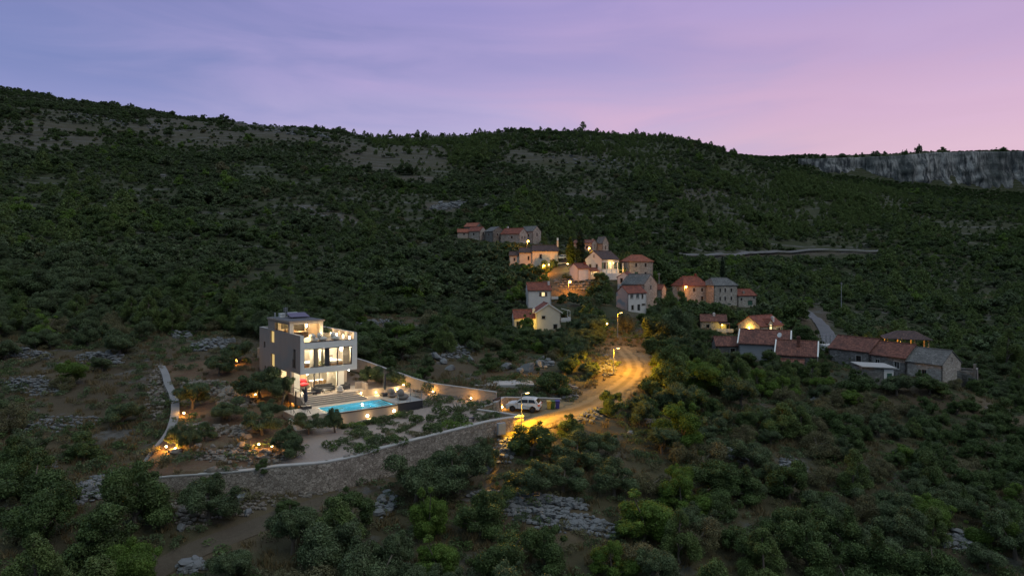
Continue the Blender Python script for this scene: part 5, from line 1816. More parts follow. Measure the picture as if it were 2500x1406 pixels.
hpart(m, 'porch_rail', 'whitepaint', o)
for x in (-0.9, 0.6):
    hpart(MB().blob((x, -4.2, 3.25), (0.13, 0.13, 0.13), 1, 8, 6, 0), 'porch_lamp', 'porch', o)
light('porch_light', (-0.2, -4.6, 3.0), 180, (1.0, 0.62, 0.2), 0.15, parent=o)
o = house(1415, 675, 208, 32, 'small white outbuilding with a red roof and one brightly lit window', (1396, 1447, 648, 672))
shell(o, 4.6, 4.4, 2.5, 1.4, 'h_white', 't_red', [], chim=[(1.6, -0.6, 0.5, 't_red')])
shell(o, 3.4, 3.0, 1.7, 0.8, 'h_white', 't_red', [('f', 0.5, 1.0, 1.0, 1.1, 'lit'), ('f', -1.1, 1.0, 0.5, 1.1, 'lit')], dx=3.6, dy=-1.4)
light('porch_light', (4.0, -4.2, 1.4), 120, (1.0, 0.55, 0.15), 0.15, parent=o)
o = house(1554, 677, 222, 14, 'tall stone house with a bright orange hipped roof at the village edge', (1528, 1586, 626, 670))
shell(o, 8.4, 7.0, 5.2, 2.0, 'h_stone', 't_orange', [('f', -1.7, 4.0, 0.7, 1.2, DK), ('f', 1.6, 4.0, 0.7, 1.2, DK), ('f', -1.6, 0.9, 1.1, 1.8, 'door_g'), ('f', 1.6, 0.9, 0.7, 1.6, DK), ('l', 0, 4.2, 0.6, 0.8, DK)], hip=0.7)
o = house(1561, 734, 199, -46, 'stone house with a wide right gable and an old grey slab roof', (1518, 1598, 678, 728))
shell(o, 8.0, 6.6, 5.0, 2.7, 'h_stone', 't_grey', [('r', 0, 6.3, 0.5, 0.8, DK), ('r', 0, 4.0, 0.6, 1.2, DK), ('f', 2.2, 1.4, 1.2, 1.6, 'door_b')])
o = house(1530, 704, 204, 62, 'narrow white gabled house left of the grey slab roof', (1516, 1546, 678, 700))
shell(o, 5.0, 4.2, 3.4, 1.4, 'h_white', 't_red', [('l', -0.8, 2.4, 0.7, 1.3, DK), ('l', 1.0, 2.2, 0.9, 1.0, DK), ('l', -1.0, 0.2, 0.7, 0.9, DK)])
o = house(1605, 722, 201, -38, 'low red roofed lean-to right of the wide stone gable', (1600, 1612, 700, 710))
shell(o, 4.2, 3.0, 2.0, 1.2, 'h_stone', 't_red', [('f', 0, 1.1, 0.7, 0.8, DK)])
o = house(1541, 757, 188, 30, 'two storey house with grey left wall, white front and red roof', (1500, 1582, 705, 752))
shell(o, 6.6, 5.0, 4.9, 1.7, 'h_white', 't_red', [('f', -1.9, 3.9, 0.9, 1.1, DK + 'w'), ('f', 0.2, 3.9, 0.9, 1.1, DK + 'w'), ('f', 1.9, 3.9, 0.5, 1.2, DK), ('f', -1.6, 0.9, 0.8, 1.2, DK), ('f', 0.6, 0.7, 1.0, 2.0, 'door_d'), ('f', 2.3, 1.6, 1.2, 0.4, DK)], side_mat=('l', 'h_grey'))
# --- the row at the right of the village
o = house(1684, 738, 206, 18, 'stone house with a red hipped roof and a street lamp on its front', (1648, 1722, 676, 706))
shell(o, 8.2, 6.6, 5.2, 2.6, 'h_stone', 't_red', [('f', -0.6, 3.9, 0.8, 1.1, DK), ('f', 2.2, 3.9, 0.8, 1.1, DK), ('f', 2.2, 1.3, 0.8, 1.3, DK), ('l', 0, 3.9, 0.7, 1.1, DK)], hip=0.5, chim=[(2.0, 0, 0.8, 't_red')])
o = house(1755, 743, 205, 20, 'large stone house with grey slab roof and two rows of three windows', (1718, 1791, 684, 736))
shell(o, 8.4, 6.6, 5.9, 2.0, 'h_stone', 't_grey', [('f', -2.0, 4.4, 0.55, 1.1, DK), ('f', -0.2, 4.4, 0.55, 1.1, DK), ('f', 2.0, 4.4, 0.55, 1.1, DK), ('f', -2.0, 1.9, 0.55, 1.1, DK), ('f', -0.2, 1.9, 0.55, 1.1, DK), ('f', 2.0, 1.9, 0.55, 1.1, DK), ('f', -0.9, -0.1, 1.0, 1.0, 'door_g'), ('f', 1.3, -0.1, 1.3, 1.0, 'door_g')], hip=0.45)
m = MB()
for k in range(22):
    m.box(-4.0 + k * 0.38, -3.85 + k * 0.38, -3.48, -3.31, 5.62, 5.80)
hpart(m, 'eaves_dentils', 'coping', o)
o = house(1815, 744, 206, 8, 'low stone house with red roof and a green garage door', (1792, 1839, 708, 742))
shell(o, 5.8, 4.6, 3.0, 1.7, 'h_stone', 't_red', [('f', 1.0, 0.6, 1.5, 1.6, 'garage_g'), ('f', 2.2, 2.3, 0.5, 0.7, DK), ('f', -1.8, 1.8, 0.6, 0.8, DK)], hip=0.35, chim=[(-0.8, -1.6, -0.6, 'h_stone')])
# --- houses between the villa and the village
o = house(1314, 741, 180, 5, 'white house with red roof, one lit window and brown shutters', (1288, 1345, 702, 738))
shell(o, 6.2, 5.4, 3.7, 1.8, 'h_white', 't_red', [('f', 1.0, 2.6, 0.9, 1.1, 'lits')], chim=[(2.7, -0.8, 0.3, 'h_white')])
hpart(MB().box(3.2, 5.0, -2.4, -0.5, 1.2, 1.4).box(3.2, 5.0, -2.45, -2.38, 1.402, 2.0), 'balcony', 'h_white', o)
o = house(1333, 800, 163, 96, 'cream gabled house with a white balcony at its right corner', (1256, 1384, 740, 792))
shell(o, 8.0, 5.8, 4.0, 1.9, 'h_cream', 't_red', [('l', -1.2, 2.8, 0.8, 0.7, DK), ('l', 1.6, 0.6, 0.9, 1.1, DK)], verge='h_white', over=0.4)
shell(o, 5.4, 4.8, 2.6, 1.7, 'h_cream', 't_red', [('f', -1.6, 1.2, 1.0, 1.2, DK)], dx=-0.6, dy=5.4, rot=R(-90), chim=[(2.2, -0.9, 0.4, 'h_white')])
bl = hpart(MB().box(-4.2, -1.0, -5.2, -2.95, 1.7, 1.95), 'balcony', 'h_white', o)
hpart(MB().box(-4.25, -1.0, -5.25, -5.13, 1.952, 2.7).box(-4.25, -4.13, -5.128, -2.95, 1.952, 2.7), 'balcony_parapet', 'h_white', bl)
hpart(MB().box(-4.2, -3.95, -5.2, -4.95, -2.5, 1.698), 'pillar', 'h_white', bl)
hpart(MB().cyl((-4.1, -5.1, 2.7), (-4.1, -5.1, 4.3), 0.05, n=6).cyl((-4.1, -5.1, 4.3), (-4.1, -3.0, 4.9), 0.05, n=6).cyl((-1.2, -5.1, 2.7), (-1.2, -5.1, 4.3), 0.05, n=6).cyl((-1.2, -5.1, 4.3), (-4.1, -5.1, 4.3), 0.05, n=6), 'awning_frame', 'whitepaint', bl)
# --- the hamlet on the right
o = house(1741, 808, 173, -14, 'low brown roofed house with a lit yellow porch', (1708, 1776, 778, 800))
shell(o, 6.4, 5.0, 2.7, 1.4, 'h_stone', 't_brown', [('f', -1.4, 1.4, 0.8, 0.9, DK)], chim=[(0.2, -0.4, 0.5, 'h_white')])
hpart(MB().box(1.4, 1.6, -4.6, -4.4, -1, 2.2).box(3.6, 3.8, -4.6, -4.4, -1, 2.2).box(1.3, 3.9, -4.7, -2.55, 2.2, 2.35), 'porch', 'darkwood', o)
hpart(MB().blob((2.0, -3.4, 1.9), (0.12, 0.12, 0.12), 1, 8, 6, 0), 'porch_lamp', 'porch', o)
light('porch_light', (2.2, -3.6, 1.5), 120, (1.0, 0.72, 0.12), 0.15, parent=o)
f_ = empty('picket_fence', W(1750, 811, 166), R(-8), 'white picket fence in front of the lit yellow porch', 'fence')
m = MB()
for k in range(20):
    m.box(k * 0.2, k * 0.2 + 0.09, -0.02, 0.02, 0, 0.9)
m.build('picket_panel', M['whitepaint'], f_)
MB().box(0, 4.0, 0.022, 0.06, 0.2, 0.28).box(0, 4.0, 0.022, 0.06, 0.65, 0.73).build('rail', M['whitepaint'], f_)
o = house(1856, 827, 165, 34, 'red roofed stone house with a lamp on its left gable and a lit dormer window', (1792, 1919, 776, 812))
shell(o, 8.8, 6.4, 3.5, 2.1, 'h_stone', 't_red', [('l', 1.2, 1.0, 1.3, 1.9, 'door_d'), ('f', 3.0, 2.1, 1.0, 1.4, DK + 'sg')], chim=[(1.8, -2.2, -0.2, 'h_white')])
m = MB().box(-1.5, 0.3, -3.30, -1.4, 2.2, 4.1)
m.prism([(-1.5, -3.30, 4.1), (0.3, -3.30, 4.1), (-0.6, -3.30, 4.9)], (0, 2.2, 0))
dm = hpart(m, 'dormer', 'h_stone', o)
hpart(MB().box(-1.0, -0.2, -3.36, -3.302, 2.6, 3.7), 'lit_window', 'litpane_b', dm)
for x in (-1.42, -0.18):
    hpart(MB().box(x, x + 0.40, -3.38, -3.303, 2.6, 3.7), 'shutter', 'shutter_g', dm)
dr_ = MB()
for sx in (-1, 1):
    dr_.obox((-0.6 + sx * 0.52, -2.2, 4.52), (0.62, 0, -sx * 0.56), (0, 1.25, 0), (0.03 * sx, 0, 0.04))
hpart(dr_, 'dormer_roof', 't_red', dm)
hpart(MB().obox((5.3, 0.2, 4.4), (0.95, 0, 0), (0, 1.8, 0.5), (0, -0.02, 0.05)), 'tarpaulin', 'tarp', o)
hpart(MB().blob((-4.6, -0.3, 2.9), (0.2, 0.2, 0.2), 1, 10, 7, 0), 'wall_lamp', 'sodium', o)
light('gable_light', (-5.0, -0.3, 2.9), 480, (1.0, 0.55, 0.10), 0.15, parent=o)
light('patio_light', (2.0, -5.2, 0.8), 220, (1.0, 0.62, 0.18), 0.15, parent=o)
o = house(1783, 866, 127, -8, 'low brown roof with a chimney at the left of the near hamlet', (1745, 1815, 830, 846))
shell(o, 6.0, 5.0, 2.0, 1.3, 'h_stone_d', 't_brown', [('f', 0, 1.1, 0.8, 0.8, DK)], chim=[(2.0, -1.2, 0.2, 't_brown')])
o = house(1868, 872, 124, -24, 'broad brown roofed house with white verge and a satellite dish', (1818, 1936, 818, 848))
shell(o, 8.6, 7.0, 2.9, 2.0, 'h_grey', 't_brown', [('f', 1, 1.4, 0.9, 1.0, DK), ('r', 0, 1.6, 0.9, 1.0, DK)], verge='whitepaint', over=0.4)
ds = MB()
for k in range(3):
    pass
ds.lathe([(0.05, 0.0), (0.25, 0.03), (0.42, 0.10), (0.44, 0.12)], 14)
dsh = ds.build('satellite_dish', M['whitepaint'], o)
dsh.location = (2.6, -2.4, 4.4); dsh.rotation_euler = (R(70), 0, R(-30))
hpart(MB().cyl((2.6, -2.3, 3.2), (2.6, -2.3, 4.4), 0.03, n=6), 'dish_pole', 'steel', o)
o = house(1946, 898, 119, -26, 'brown roofed house with a tall brick chimney and white gable verge', (1898, 2003, 836, 868))
shell(o, 6.6, 6.4, 2.7, 2.0, 'h_stone_d', 't_brown', [('f', 0, 1.4, 0.9, 1.0, DK), ('r', 0, 1.5, 0.9, 1.2, DK)], verge='whitepaint', over=0.4, chim=[(0.3, -1.4, 0.9, 't_brown')])
shell(o, 3.6, 3.0, 1.0, 0.9, 'h_stone_d', 't_brown', [], dx=-0.5, dy=-4.2)
o = empty('steel_frame', W(2022, 849, 140), R(15), 'grey steel frame on a white block beside the lane', 'steel frame')
hpart(MB().box(-1.6, 1.6, -1.2, 1.2, -1.6, 0.7), 'base', 'h_white', o)
m = MB()
for x in (-1.5, -0.5, 0.5, 1.5):
    for y in (-1.1, 1.1):
        m.box(x - 0.04, x + 0.04, y - 0.04, y + 0.04, 0.7, 2.7)
for z in (1.4, 2.1, 2.66):
    m.box(-1.5, 1.5, -1.13, -1.07, z, z + 0.06).box(-1.5, 1.5, 1.07, 1.13, z, z + 0.06)
hpart(m, 'frame', 'steel', o)
o = house(2196, 915, 123.5, -60, 'long stone farmhouse under stepped red roofs with a grey roofed gable end', (2040, 2342, 830, 892))
shell(o, 8.4, 6.0, 3.4, 2.1, 'h_stone_d', 't_brown', [('f', 2.0, 1.9, 1.0, 1.1, DK)], dx=-8.0, dz=0.55)
shell(o, 6.6, 6.0, 3.4, 2.05, 'h_stone_d', 't_brown', [('f', -2.0, 1.9, 0.9, 1.3, DK + 'w'), ('f', 1.6, 1.9, 0.9, 1.3, DK + 'w')], dx=-0.4, dz=0.25)
shell(o, 6.0, 6.0, 3.3, 2.1, 'h_stone', 't_grey', [('r', 0, 4.0, 0.4, 0.8, DK), ('f', 0, 1.6, 0.8, 1.0, DK)], dx=6.0, dz=-0.1)
o = empty('garden_shed', W(2132, 930, 116), R(-2), 'small flat roofed shed with dark left wall and pale front', 'shed')
hpart(MB().box(-2.6, 1.0, -1.5, 2.0, -2, 2.6), 'wall', 'h_stone_d', o)
hpart(MB().box(1.002, 2.6, -1.6, 2.0, -2, 2.3), 'wall', 'h_white', o)
hpart(MB().obox((0.1, 0.2, 2.72), (2.9, 0, -0.12), (0, 2.1, 0.1), (0, 0, 0.07)), 'roof', 'concrete', o)
hpart(MB().box(1.5, 2.3, -1.64, -1.602, -0.5, 1.6), 'door', 'shutter_g', o)
o = house(2356, 926, 117, -38, 'roofless low stone outhouse past the farmhouse gable', (2344, 2372, 902, 922), 'stone_outhouse', 'outhouse')
hpart(MB().wall((-1.8, -1.4, -2), (1, 0, 0), (0, 1, 0), 3.6, 3.6, [(1.4, 2.2, 0, 3.0)], 0.35).wall((1.8, -1.4, -2), (0, 1, 0), (-1, 0, 0), 2.8, 4.0, [], 0.35).wall((-1.8, 1.4, -2), (0, -1, 0), (1, 0, 0), 2.8, 3.4, [], 0.35).wall((-1.45, 1.05, -2), (1, 0, 0), (0, 1, 0), 2.9, 3.8, [], 0.35).box(1.3, 1.7, -1.6, -1.42, -2, 3.0), 'wall', 'h_stone_d', o)
# pergola with a warm light under its hipped roof
o = empty('pergola', W(2212, 851, 150), R(-22), 'timber pavilion with a dark hipped roof glowing orange underneath', 'pavilion')
KEEP.append((2152, 2270, 814, 846, 150))
for x in (-3.9, -1.3, 1.3, 3.9):
    for y in (-2.6, 2.6):
        hpart(MB().box(x - 0.12, x + 0.12, y - 0.12, y + 0.12, -1.5, 2.3), 'post', 'wood', o)
hpart(MB().box(-4.1, 4.1, -2.7, -2.5, 2.3, 2.5).box(-4.1, 4.1, 2.5, 2.7, 2.3, 2.5).box(-4.1, -3.9, -2.498, 2.498, 2.3, 2.5).box(3.9, 4.1, -2.498, 2.498, 2.3, 2.5), 'beam', 'wood', o)
A = [(-4.7, -3.2, 2.3), (4.7, -3.2, 2.3), (4.7, 3.2, 2.3), (-4.7, 3.2, 2.3), (-1.8, 0, 3.9), (1.8, 0, 3.9)]
A2 = [(x, y, z + 0.12) for x, y, z in A]
hpart(MB().add(A + A2, [(0, 4, 5, 1), (2, 5, 4, 3), (1, 5, 2), (3, 4, 0), (6, 7, 11, 10), (8, 9, 10, 11), (7, 8, 11), (9, 6, 10), (0, 1, 7, 6), (1, 2, 8, 7), (2, 3, 9, 8), (3, 0, 6, 9)]), 'roof', 't_dark', o)
hpart(MB().box(-4.2, 4.2, -2.8, 2.8, -1.6, -0.1), 'floor', 'concrete', o)
light('pavilion_light', (-2.6, 0, 1.9), 360, (1.0, 0.52, 0.10), 0.15, parent=o)
light('pavilion_light', (1.6, 0, 1.9), 180, (1.0, 0.52, 0.10), 0.15, parent=o)
light('pavilion_light', (-5.8, -2.5, 1.6), 360, (1.0, 0.52, 0.10), 0.15, parent=o)

KEEP.append((1690, 2130, 616, 620, 400))
# --- street lamps, poles and the far car
vg = 'orange street lamps in the village'
for a in ((1325, 673, 218, 3.4, 'orange street lamp on the bare slope below the church', 3000), (1388, 717, 196, 3.6, 'orange street lamp lower down the bare slope', 3200), (1287, 612, 246, 3.6, 'orange street lamp on the hill behind the church roof', 2400),
          (1436, 628, 244, 3.4, 'orange street lamp in the trees right of the tall cypress', 2600), (1671, 724, 199, 3.0, 'orange street lamp in front of the red hipped roof house', 800)):
    px, py, Y, h, lb, pw = a
    street_lamp(px, py, h, lb, pw, (1.0, 0.33, 0.02), Y, 0.35, -0.6, 'sodium', False, vg)
    b = bpy.data.objects[[q.name for q in COL.objects if q.name.startswith('street_lamp')][-1]]
    MB().blob((0.45, 0, h - 0.14), (0.34, 0.34, 0.26), 1, 10, 7, 0).build('halo_globe', M['sodium'], b)  # oversized glowing globe added to stand in for the lamp's halo
for (px, py, Y, pw, c) in ((1386, 648, 217, 900, (1.0, 0.78, 0.25)), (1340, 650, 221, 200, (1.0, 0.72, 0.3)), (1534, 668, 213, 380, (1.0, 0.48, 0.06)), (1310, 722, 190, 90, (1, 0.5, 0.1)), (1291, 797, 158, 420, (1.0, 0.68, 0.12)), (1438, 778, 168, 420, (1.0, 0.55, 0.08)), (1482, 796, 146, 380, (1.0, 0.6, 0.09))):
    p = W(px, py, Y)
    o = empty('ground_lamp', (p.x, p.y, max(p.z, hz(p.x, p.y) + 0.1)), 0, {1386: 'floodlight at the foot of the yellow green cypress', 1340: 'floodlight in front of the church wall', 1534: 'orange lamp below the vines on the stone house', 1310: 'dim lamp behind the lit white house', 1291: 'yellow lamp under the tree at the cream gabled house', 1438: 'small orange lamp in the trees below the bare slope', 1482: 'yellow lamp among the bushes above the drive'}[px], 'lamp')
    MB().cyl((0, 0, -1.0), (0, 0, 0.4), 0.05, n=6).build('spike', M['black'], o)
    MB().blob((0, 0, 0.5), (0.16, 0.16, 0.14), 1, 8, 6, 0).build('lamp_glass', M['porch'], o)
    light('flood_light', (0, -0.1, 1.0), pw, c, 0.15, parent=o)
o = car(W(1371, 634, 229), math.pi - 0.2, 'pale car parked between the church and the cypress', 1.0)
for (px, py, Y, h, lb) in ((2054, 727, 215, 5.0, 'grey utility pole standing alone on the right hillside'), (1609, 706, 214, 5.2, 'thin utility pole behind the grey slab roofed house')):
    p = W(px, py, Y)
    q = empty('utility_pole', p, 0.3, lb, 'utility pole')
    MB().cyl((0, 0, -3), (0, 0, h), 0.11, 0.08, 7).build('pole', M['steel'], q)
    MB().box(-0.6, 0.6, -0.06, 0.06, h - 0.5, h - 0.38).build('crossarm', M['steel'], q)
# ------------------------------------------------------------------ trees and shrubs
LEAF = {
    'oak': m_leaf('oak_foliage', (0.056, 0.090, 0.030), (0.090, 0.126, 0.044), (0.070, 0.104, 0.032)),
    'olive': m_leaf('olive_foliage', (0.092, 0.124, 0.058), (0.126, 0.158, 0.082), (0.078, 0.106, 0.046)),
    'lime': m_leaf('bright_foliage', (0.120, 0.189, 0.036), (0.155, 0.227, 0.044), (0.101, 0.162, 0.031), 0.35),
    'pine': m_leaf('pine_foliage', (0.105, 0.148, 0.043), (0.137, 0.179, 0.052), (0.090, 0.125, 0.038)),
    'brown': m_leaf('dry_foliage', (0.143, 0.127, 0.063), (0.183, 0.158, 0.082), (0.114, 0.111, 0.054)),
    'cypress': m_leaf('cypress_foliage', (0.026, 0.044, 0.022), (0.034, 0.052, 0.026), (0.022, 0.036, 0.016)),
    'litcypress': m_leaf('yellow_green_foliage', (0.13, 0.16, 0.02), (0.15, 0.18, 0.025), (0.12, 0.145, 0.02)),  # cypress leaves with the floodlight's glow put into their colour
    'straw': m_leaf('dry_grass', (0.15, 0.115, 0.06), (0.20, 0.155, 0.085), (0.14, 0.105, 0.05)),
    'herb': m_leaf('herb_foliage', (0.095, 0.115, 0.055), (0.13, 0.14, 0.08), (0.08, 0.10, 0.038)),
}
BARK = m_plain('bark', (0.13, 0.105, 0.085), 0.95, 0.3, 6)


def leaf_quads(P, N, size, rng, jit=0.9, bend=0.25):
    """Small leaf faces at points P with mean normals N."""
    n = len(P)
    N = N + rng.normal(0, jit, (n, 3))
    N /= np.linalg.norm(N, axis=1, keepdims=True) + 1e-9
    a = np.cross(N, rng.normal(0, 1, (n, 3)))
    a /= np.linalg.norm(a, axis=1, keepdims=True) + 1e-9
    b = np.cross(N, a)
    s = (size * rng.uniform(0.6, 1.35, n))[:, None]
    bd = (N * bend) * s
    v = np.stack([P - a * s * 0.62, P - b * s * 0.30 + bd * 0.5, P + a * s * 0.62 - bd * 0.3, P + b * s * 0.30 + bd * 0.5], 1).reshape(-1, 3)
    return v


def crown_points(lobes, n, rng, shell=(0.72, 1.06)):
    """Points scattered near the surface of a union of ellipsoidal lobes."""
    L = np.array(lobes)
    w = (L[:, 3] * L[:, 4]) ** 1.0
    P_, N_ = [], []
    need = n
    while need > 0:
        k = rng.choice(len(L), need * 2, p=w / w.sum())
        d = rng.normal(0, 1, (need * 2, 3))
        d /= np.linalg.norm(d, axis=1, keepdims=True)
        r = rng.uniform(*shell, need * 2)[:, None]
        p = L[k, :3] + d * r * L[k][:, [3, 3, 4]]
        q = (p[:, None, :] - L[None, :, :3]) / L[None][:, :, [3, 3, 4]]
        deep = (np.linalg.norm(q, axis=2) < 0.66).any(1)
        ok = ~deep & (p[:, 2] > 0.02) & ~((d[:, 2] < -0.45) & (rng.random(len(d)) < 0.6))
        P_.append(p[ok][:need]); N_.append(d[ok][:need])
        need -= min(need, int(ok.sum()))
    return np.concatenate(P_), np.concatenate(N_)


def lobes_for(kind, rng):
    """A crown about 2 m in radius; z from the ground."""
    out = []
    if kind in ('pine',):
        hgt = rng.uniform(4.6, 5.6)
        for i in range(30):
            f = rng.uniform(0.06, 1.0)
            rr = 1.9 * (1 - f) ** 0.62 * (1.15 if f > 0.15 else 0.8)
            t = rng.uniform(0, 6.28)
            out.append((rr * math.cos(t) * 0.82, rr * math.sin(t) * 0.82, 0.5 + f * (hgt - 0.8), 0.34 + 0.42 * (1 - f), 0.42 + 0.25 * (1 - f)))
        return out
    if kind == 'cypress':
        for i in range(26):
            f = i / 25
            rr = 0.62 * (math.sin(math.pi * min(1, 0.12 + f * 0.9)) ** 0.7)
            t = rng.uniform(0, 6.28)
            out.append((0.25 * rr * math.cos(t), 0.25 * rr * math.sin(t), 0.5 + f * 8.8, rr * 0.8 + 0.12, 0.75))
        return out
    n = {'oak': 15, 'olive': 12, 'lime': 14, 'brown': 12, 'herb': 8, 'litcypress': 10}.get(kind, 12)
    low = {'oak': 0.5, 'olive': 1.15, 'lime': 0.7, 'brown': 0.6}.get(kind, 0.4)
    top = {'oak': 3.1, 'olive': 3.0, 'lime': 3.9, 'brown': 2.4}.get(kind, 2.4)
    ex, lean = rng.uniform(0.82, 1.22), rng.uniform(0, 6.28)
    for i in range(n):
        t, r = rng.uniform(0, 6.28), 1.55 * math.sqrt(rng.uniform(0.02, 1))
        f = rng.uniform(0, 1)
        z = low + (top - low) * f * (1 - 0.42 * (r / 1.55) ** 2)
        s = rng.uniform(0.30, 0.86) * (1.0 if kind != 'olive' else 0.84)
        out.append((r * math.cos(t) * ex, r * math.sin(t) / ex, z * (1 + 0.16 * math.cos(t - lean)), s, s * rng.uniform(0.6, 0.95)))
    # a few outlying sprays and a leader or two break the dome
    for i in range(7):
        t, r = rng.uniform(0, 6.28), rng.uniform(0.3, 1.9)
        s = rng.uniform(0.16, 0.36)
        out.append((r * math.cos(t) * ex, r * math.sin(t) / ex, (low + (top - low) * rng.uniform(0.3, 1.12)) * (1 + 0.16 * math.cos(t - lean)) * (1 - 0.10 * r), s, s * rng.uniform(0.8, 1.5)))
    return out


def make_tree_meshes(kind, seed, n, size, trunk=True):
    rng = np.random.default_rng(seed)
    lobes = lobes_for(kind, rng)
    shell = {'olive': (0.55, 1.16), 'pine': (0.5, 1.12), 'lime': (0.55, 1.14)}.get(kind, (0.66, 1.08))
    P_, N_ = crown_points(lobes, n, rng, shell)
    if kind == 'pine':
        N_ = N_ * 0.6 + np.array([0, 0, 0.6])
    v = leaf_quads(P_, N_, size, rng, 0.75)
    # stray sprigs break the outline
    k = max(4, n // 9)
    sp_, sn = crown_points(lobes, k, rng, (1.04, 1.5))
    v = np.concatenate([v, leaf_quads(sp_, sn, size * 0.8, rng, 1.2)])
    f = np.arange(len(v)).reshape(-1, 4)
    cm = np_mesh('crown', v, f, LEAF[kind])
    tm = None
    if trunk:
        rr = random.Random(seed)
        m = MB()
        zc = np.mean([l_[2] for l_ in lobes])
        base = Vector((0, 0, -0.4))
        fork = Vector((rr.uniform(-0.2, 0.2), rr.uniform(-0.2, 0.2), 0.9 if kind in ('olive', 'brown') else 0.7))
        m.path([base, base * 0 + Vector((0, 0, 0.05)), fork], [0.20, 0.16, 0.12], 7)
        if kind in ('pine', 'cypress'):
            m.path([fork, Vector((0, 0, max(l_[2] for l_ in lobes) - 0.2))], [0.12, 0.03], 6)
        for l_ in rr.sample(lobes, min(7, len(lobes))):
            e = Vector(l_[:3])
            mid_ = fork.lerp(e, 0.5) + Vector((rr.uniform(-.15, .15), rr.uniform(-.15, .15), rr.uniform(-.1, .15)))
            m.path([fork if kind != 'pine' else Vector((0, 0, max(0.6, e.z - 0.4))), mid_ if kind != 'pine' else e.lerp(Vector((0, 0, e.z)), 0.4), e], [0.075, 0.05, 0.02], 5)
        tm = bpy.data.meshes.new('trunk')
        tm.from_pydata(m.v, [], m.f)
        tm.materials.append(BARK)
        tm.update()
    return cm, tm


PROTO = {}
for kind, cnt, n, sz in (('oak', 5, 15000, 0.128), ('olive', 5, 14000, 0.115), ('lime', 3, 14000, 0.13), ('pine', 4, 15000, 0.13), ('brown', 2, 7500, 0.11)):
    PROTO[kind] = [make_tree_meshes(kind, 100 + 17 * i + len(kind) * 7, n, sz) for i in range(cnt)]
PROTO['cypress'] = [make_tree_meshes('cypress', 5, 5000, 0.2)]
HT = {'oak': 3.6, 'olive': 3.5, 'lime': 4.4, 'brown': 2.9, 'pine': 5.4}

KNAME = {'oak': 'oak_tree', 'olive': 'olive_tree', 'lime': 'broadleaf_tree', 'pine': 'pine_tree', 'brown': 'scrub_tree'}
KTONE = {'oak': 'dark green holm oak', 'olive': 'grey green olive tree', 'lime': 'bright green leafy tree', 'pine': 'yellow green pine', 'brown': 'brownish half bare tree'}
PLACED = []     # (x, y, radius)
rng = np.random.default_rng(20)


def plant_tree(kind, loc, width, height_, label=None, group=None, proto=None, rot=None):
    pr = PROTO[kind]
    cm, tm = pr[(proto if proto is not None else rng.integers(len(pr))) % len(pr)]
    o = empty(KNAME.get(kind, 'cypress_tree'), loc, rng.uniform(0, 6.28) if rot is None else rot, label, 'tree', group)
    s = width / 4.3 if kind != 'cypress' else width / 1.5
    sz = height_ / (HT.get(kind, 9.6))
    o.scale = (s, s, sz)
    link_mesh('crown', cm, o)
    link_mesh('trunk', tm, o)
    PLACED.append((loc[0], loc[1], width / 2))
    return o


def plant_px(kind, px, py, wpx, hpx, label=None, group=None, on=None, **k):
    """A tree whose foot is seen at (px, py) with a crown wpx wide and hpx high."""
    p = ground(px, py) if on is None else W(px, py, on)
    s = p.y / F
    o = plant_tree(kind, p - Vector((0, 0, 0.05)), wpx * s, hpx * s, label, group, **k)
    TREES.append((o, kind, px, py, wpx))
    return o


TREES = []      # trees still waiting for a label
# olives inside the garden
for a in ((470, 1012, 118, 80, 'olive tree lit from below beside the thick grey boundary wall'),
          (428, 1112, 66, 62, 'small olive with glowing leaves at the lower bend of the boundary wall'),
          (462, 1110, 80, 62, 'olive tree in the lower left corner of the walled garden'),
          (578, 902, 100, 64, 'olive tree lit golden at the back left corner of the villa'),
          (535, 930, 90, 60, 'olive tree in front of the villa approach, left of the golden lit olive'),
          (632, 985, 150, 90, 'large olive tree hiding the lower left wall of the villa'),
          (688, 1000, 90, 84, 'olive tree between the villa wall and the side stairs'),
          (560, 1040, 110, 62, 'olive tree in the middle of the red soil orchard'),
          (640, 1075, 120, 66, 'olive tree spreading above the stones of the lower orchard'),
          (700, 1122, 112, 84, 'olive tree with a visible trunk just inside the front garden wall'),
          (500, 1090, 70, 50, 'small olive among the orchard stones near the wall bend'),
          (660, 1040, 84, 60, 'olive tree just below the side stairs'),
          (755, 1060, 84, 62, 'small olive with a bare curved trunk left of the pool wall'),
          (818, 1056, 66, 64, 'small olive with a bare trunk in front of the pool wall lamp'),
          (898, 940, 52, 50, 'small olive behind the retaining wall beside the terrace'),
          (938, 944, 74, 58, 'yellow lit olive behind the retaining wall near the parasol')):
    plant_px('olive', a[0], a[1] - (13 if a[0] < 700 else 0), a[2] * (0.86 if a[0] < 720 else 1), a[3] * 0.95, label=a[4])
    TREES.pop()
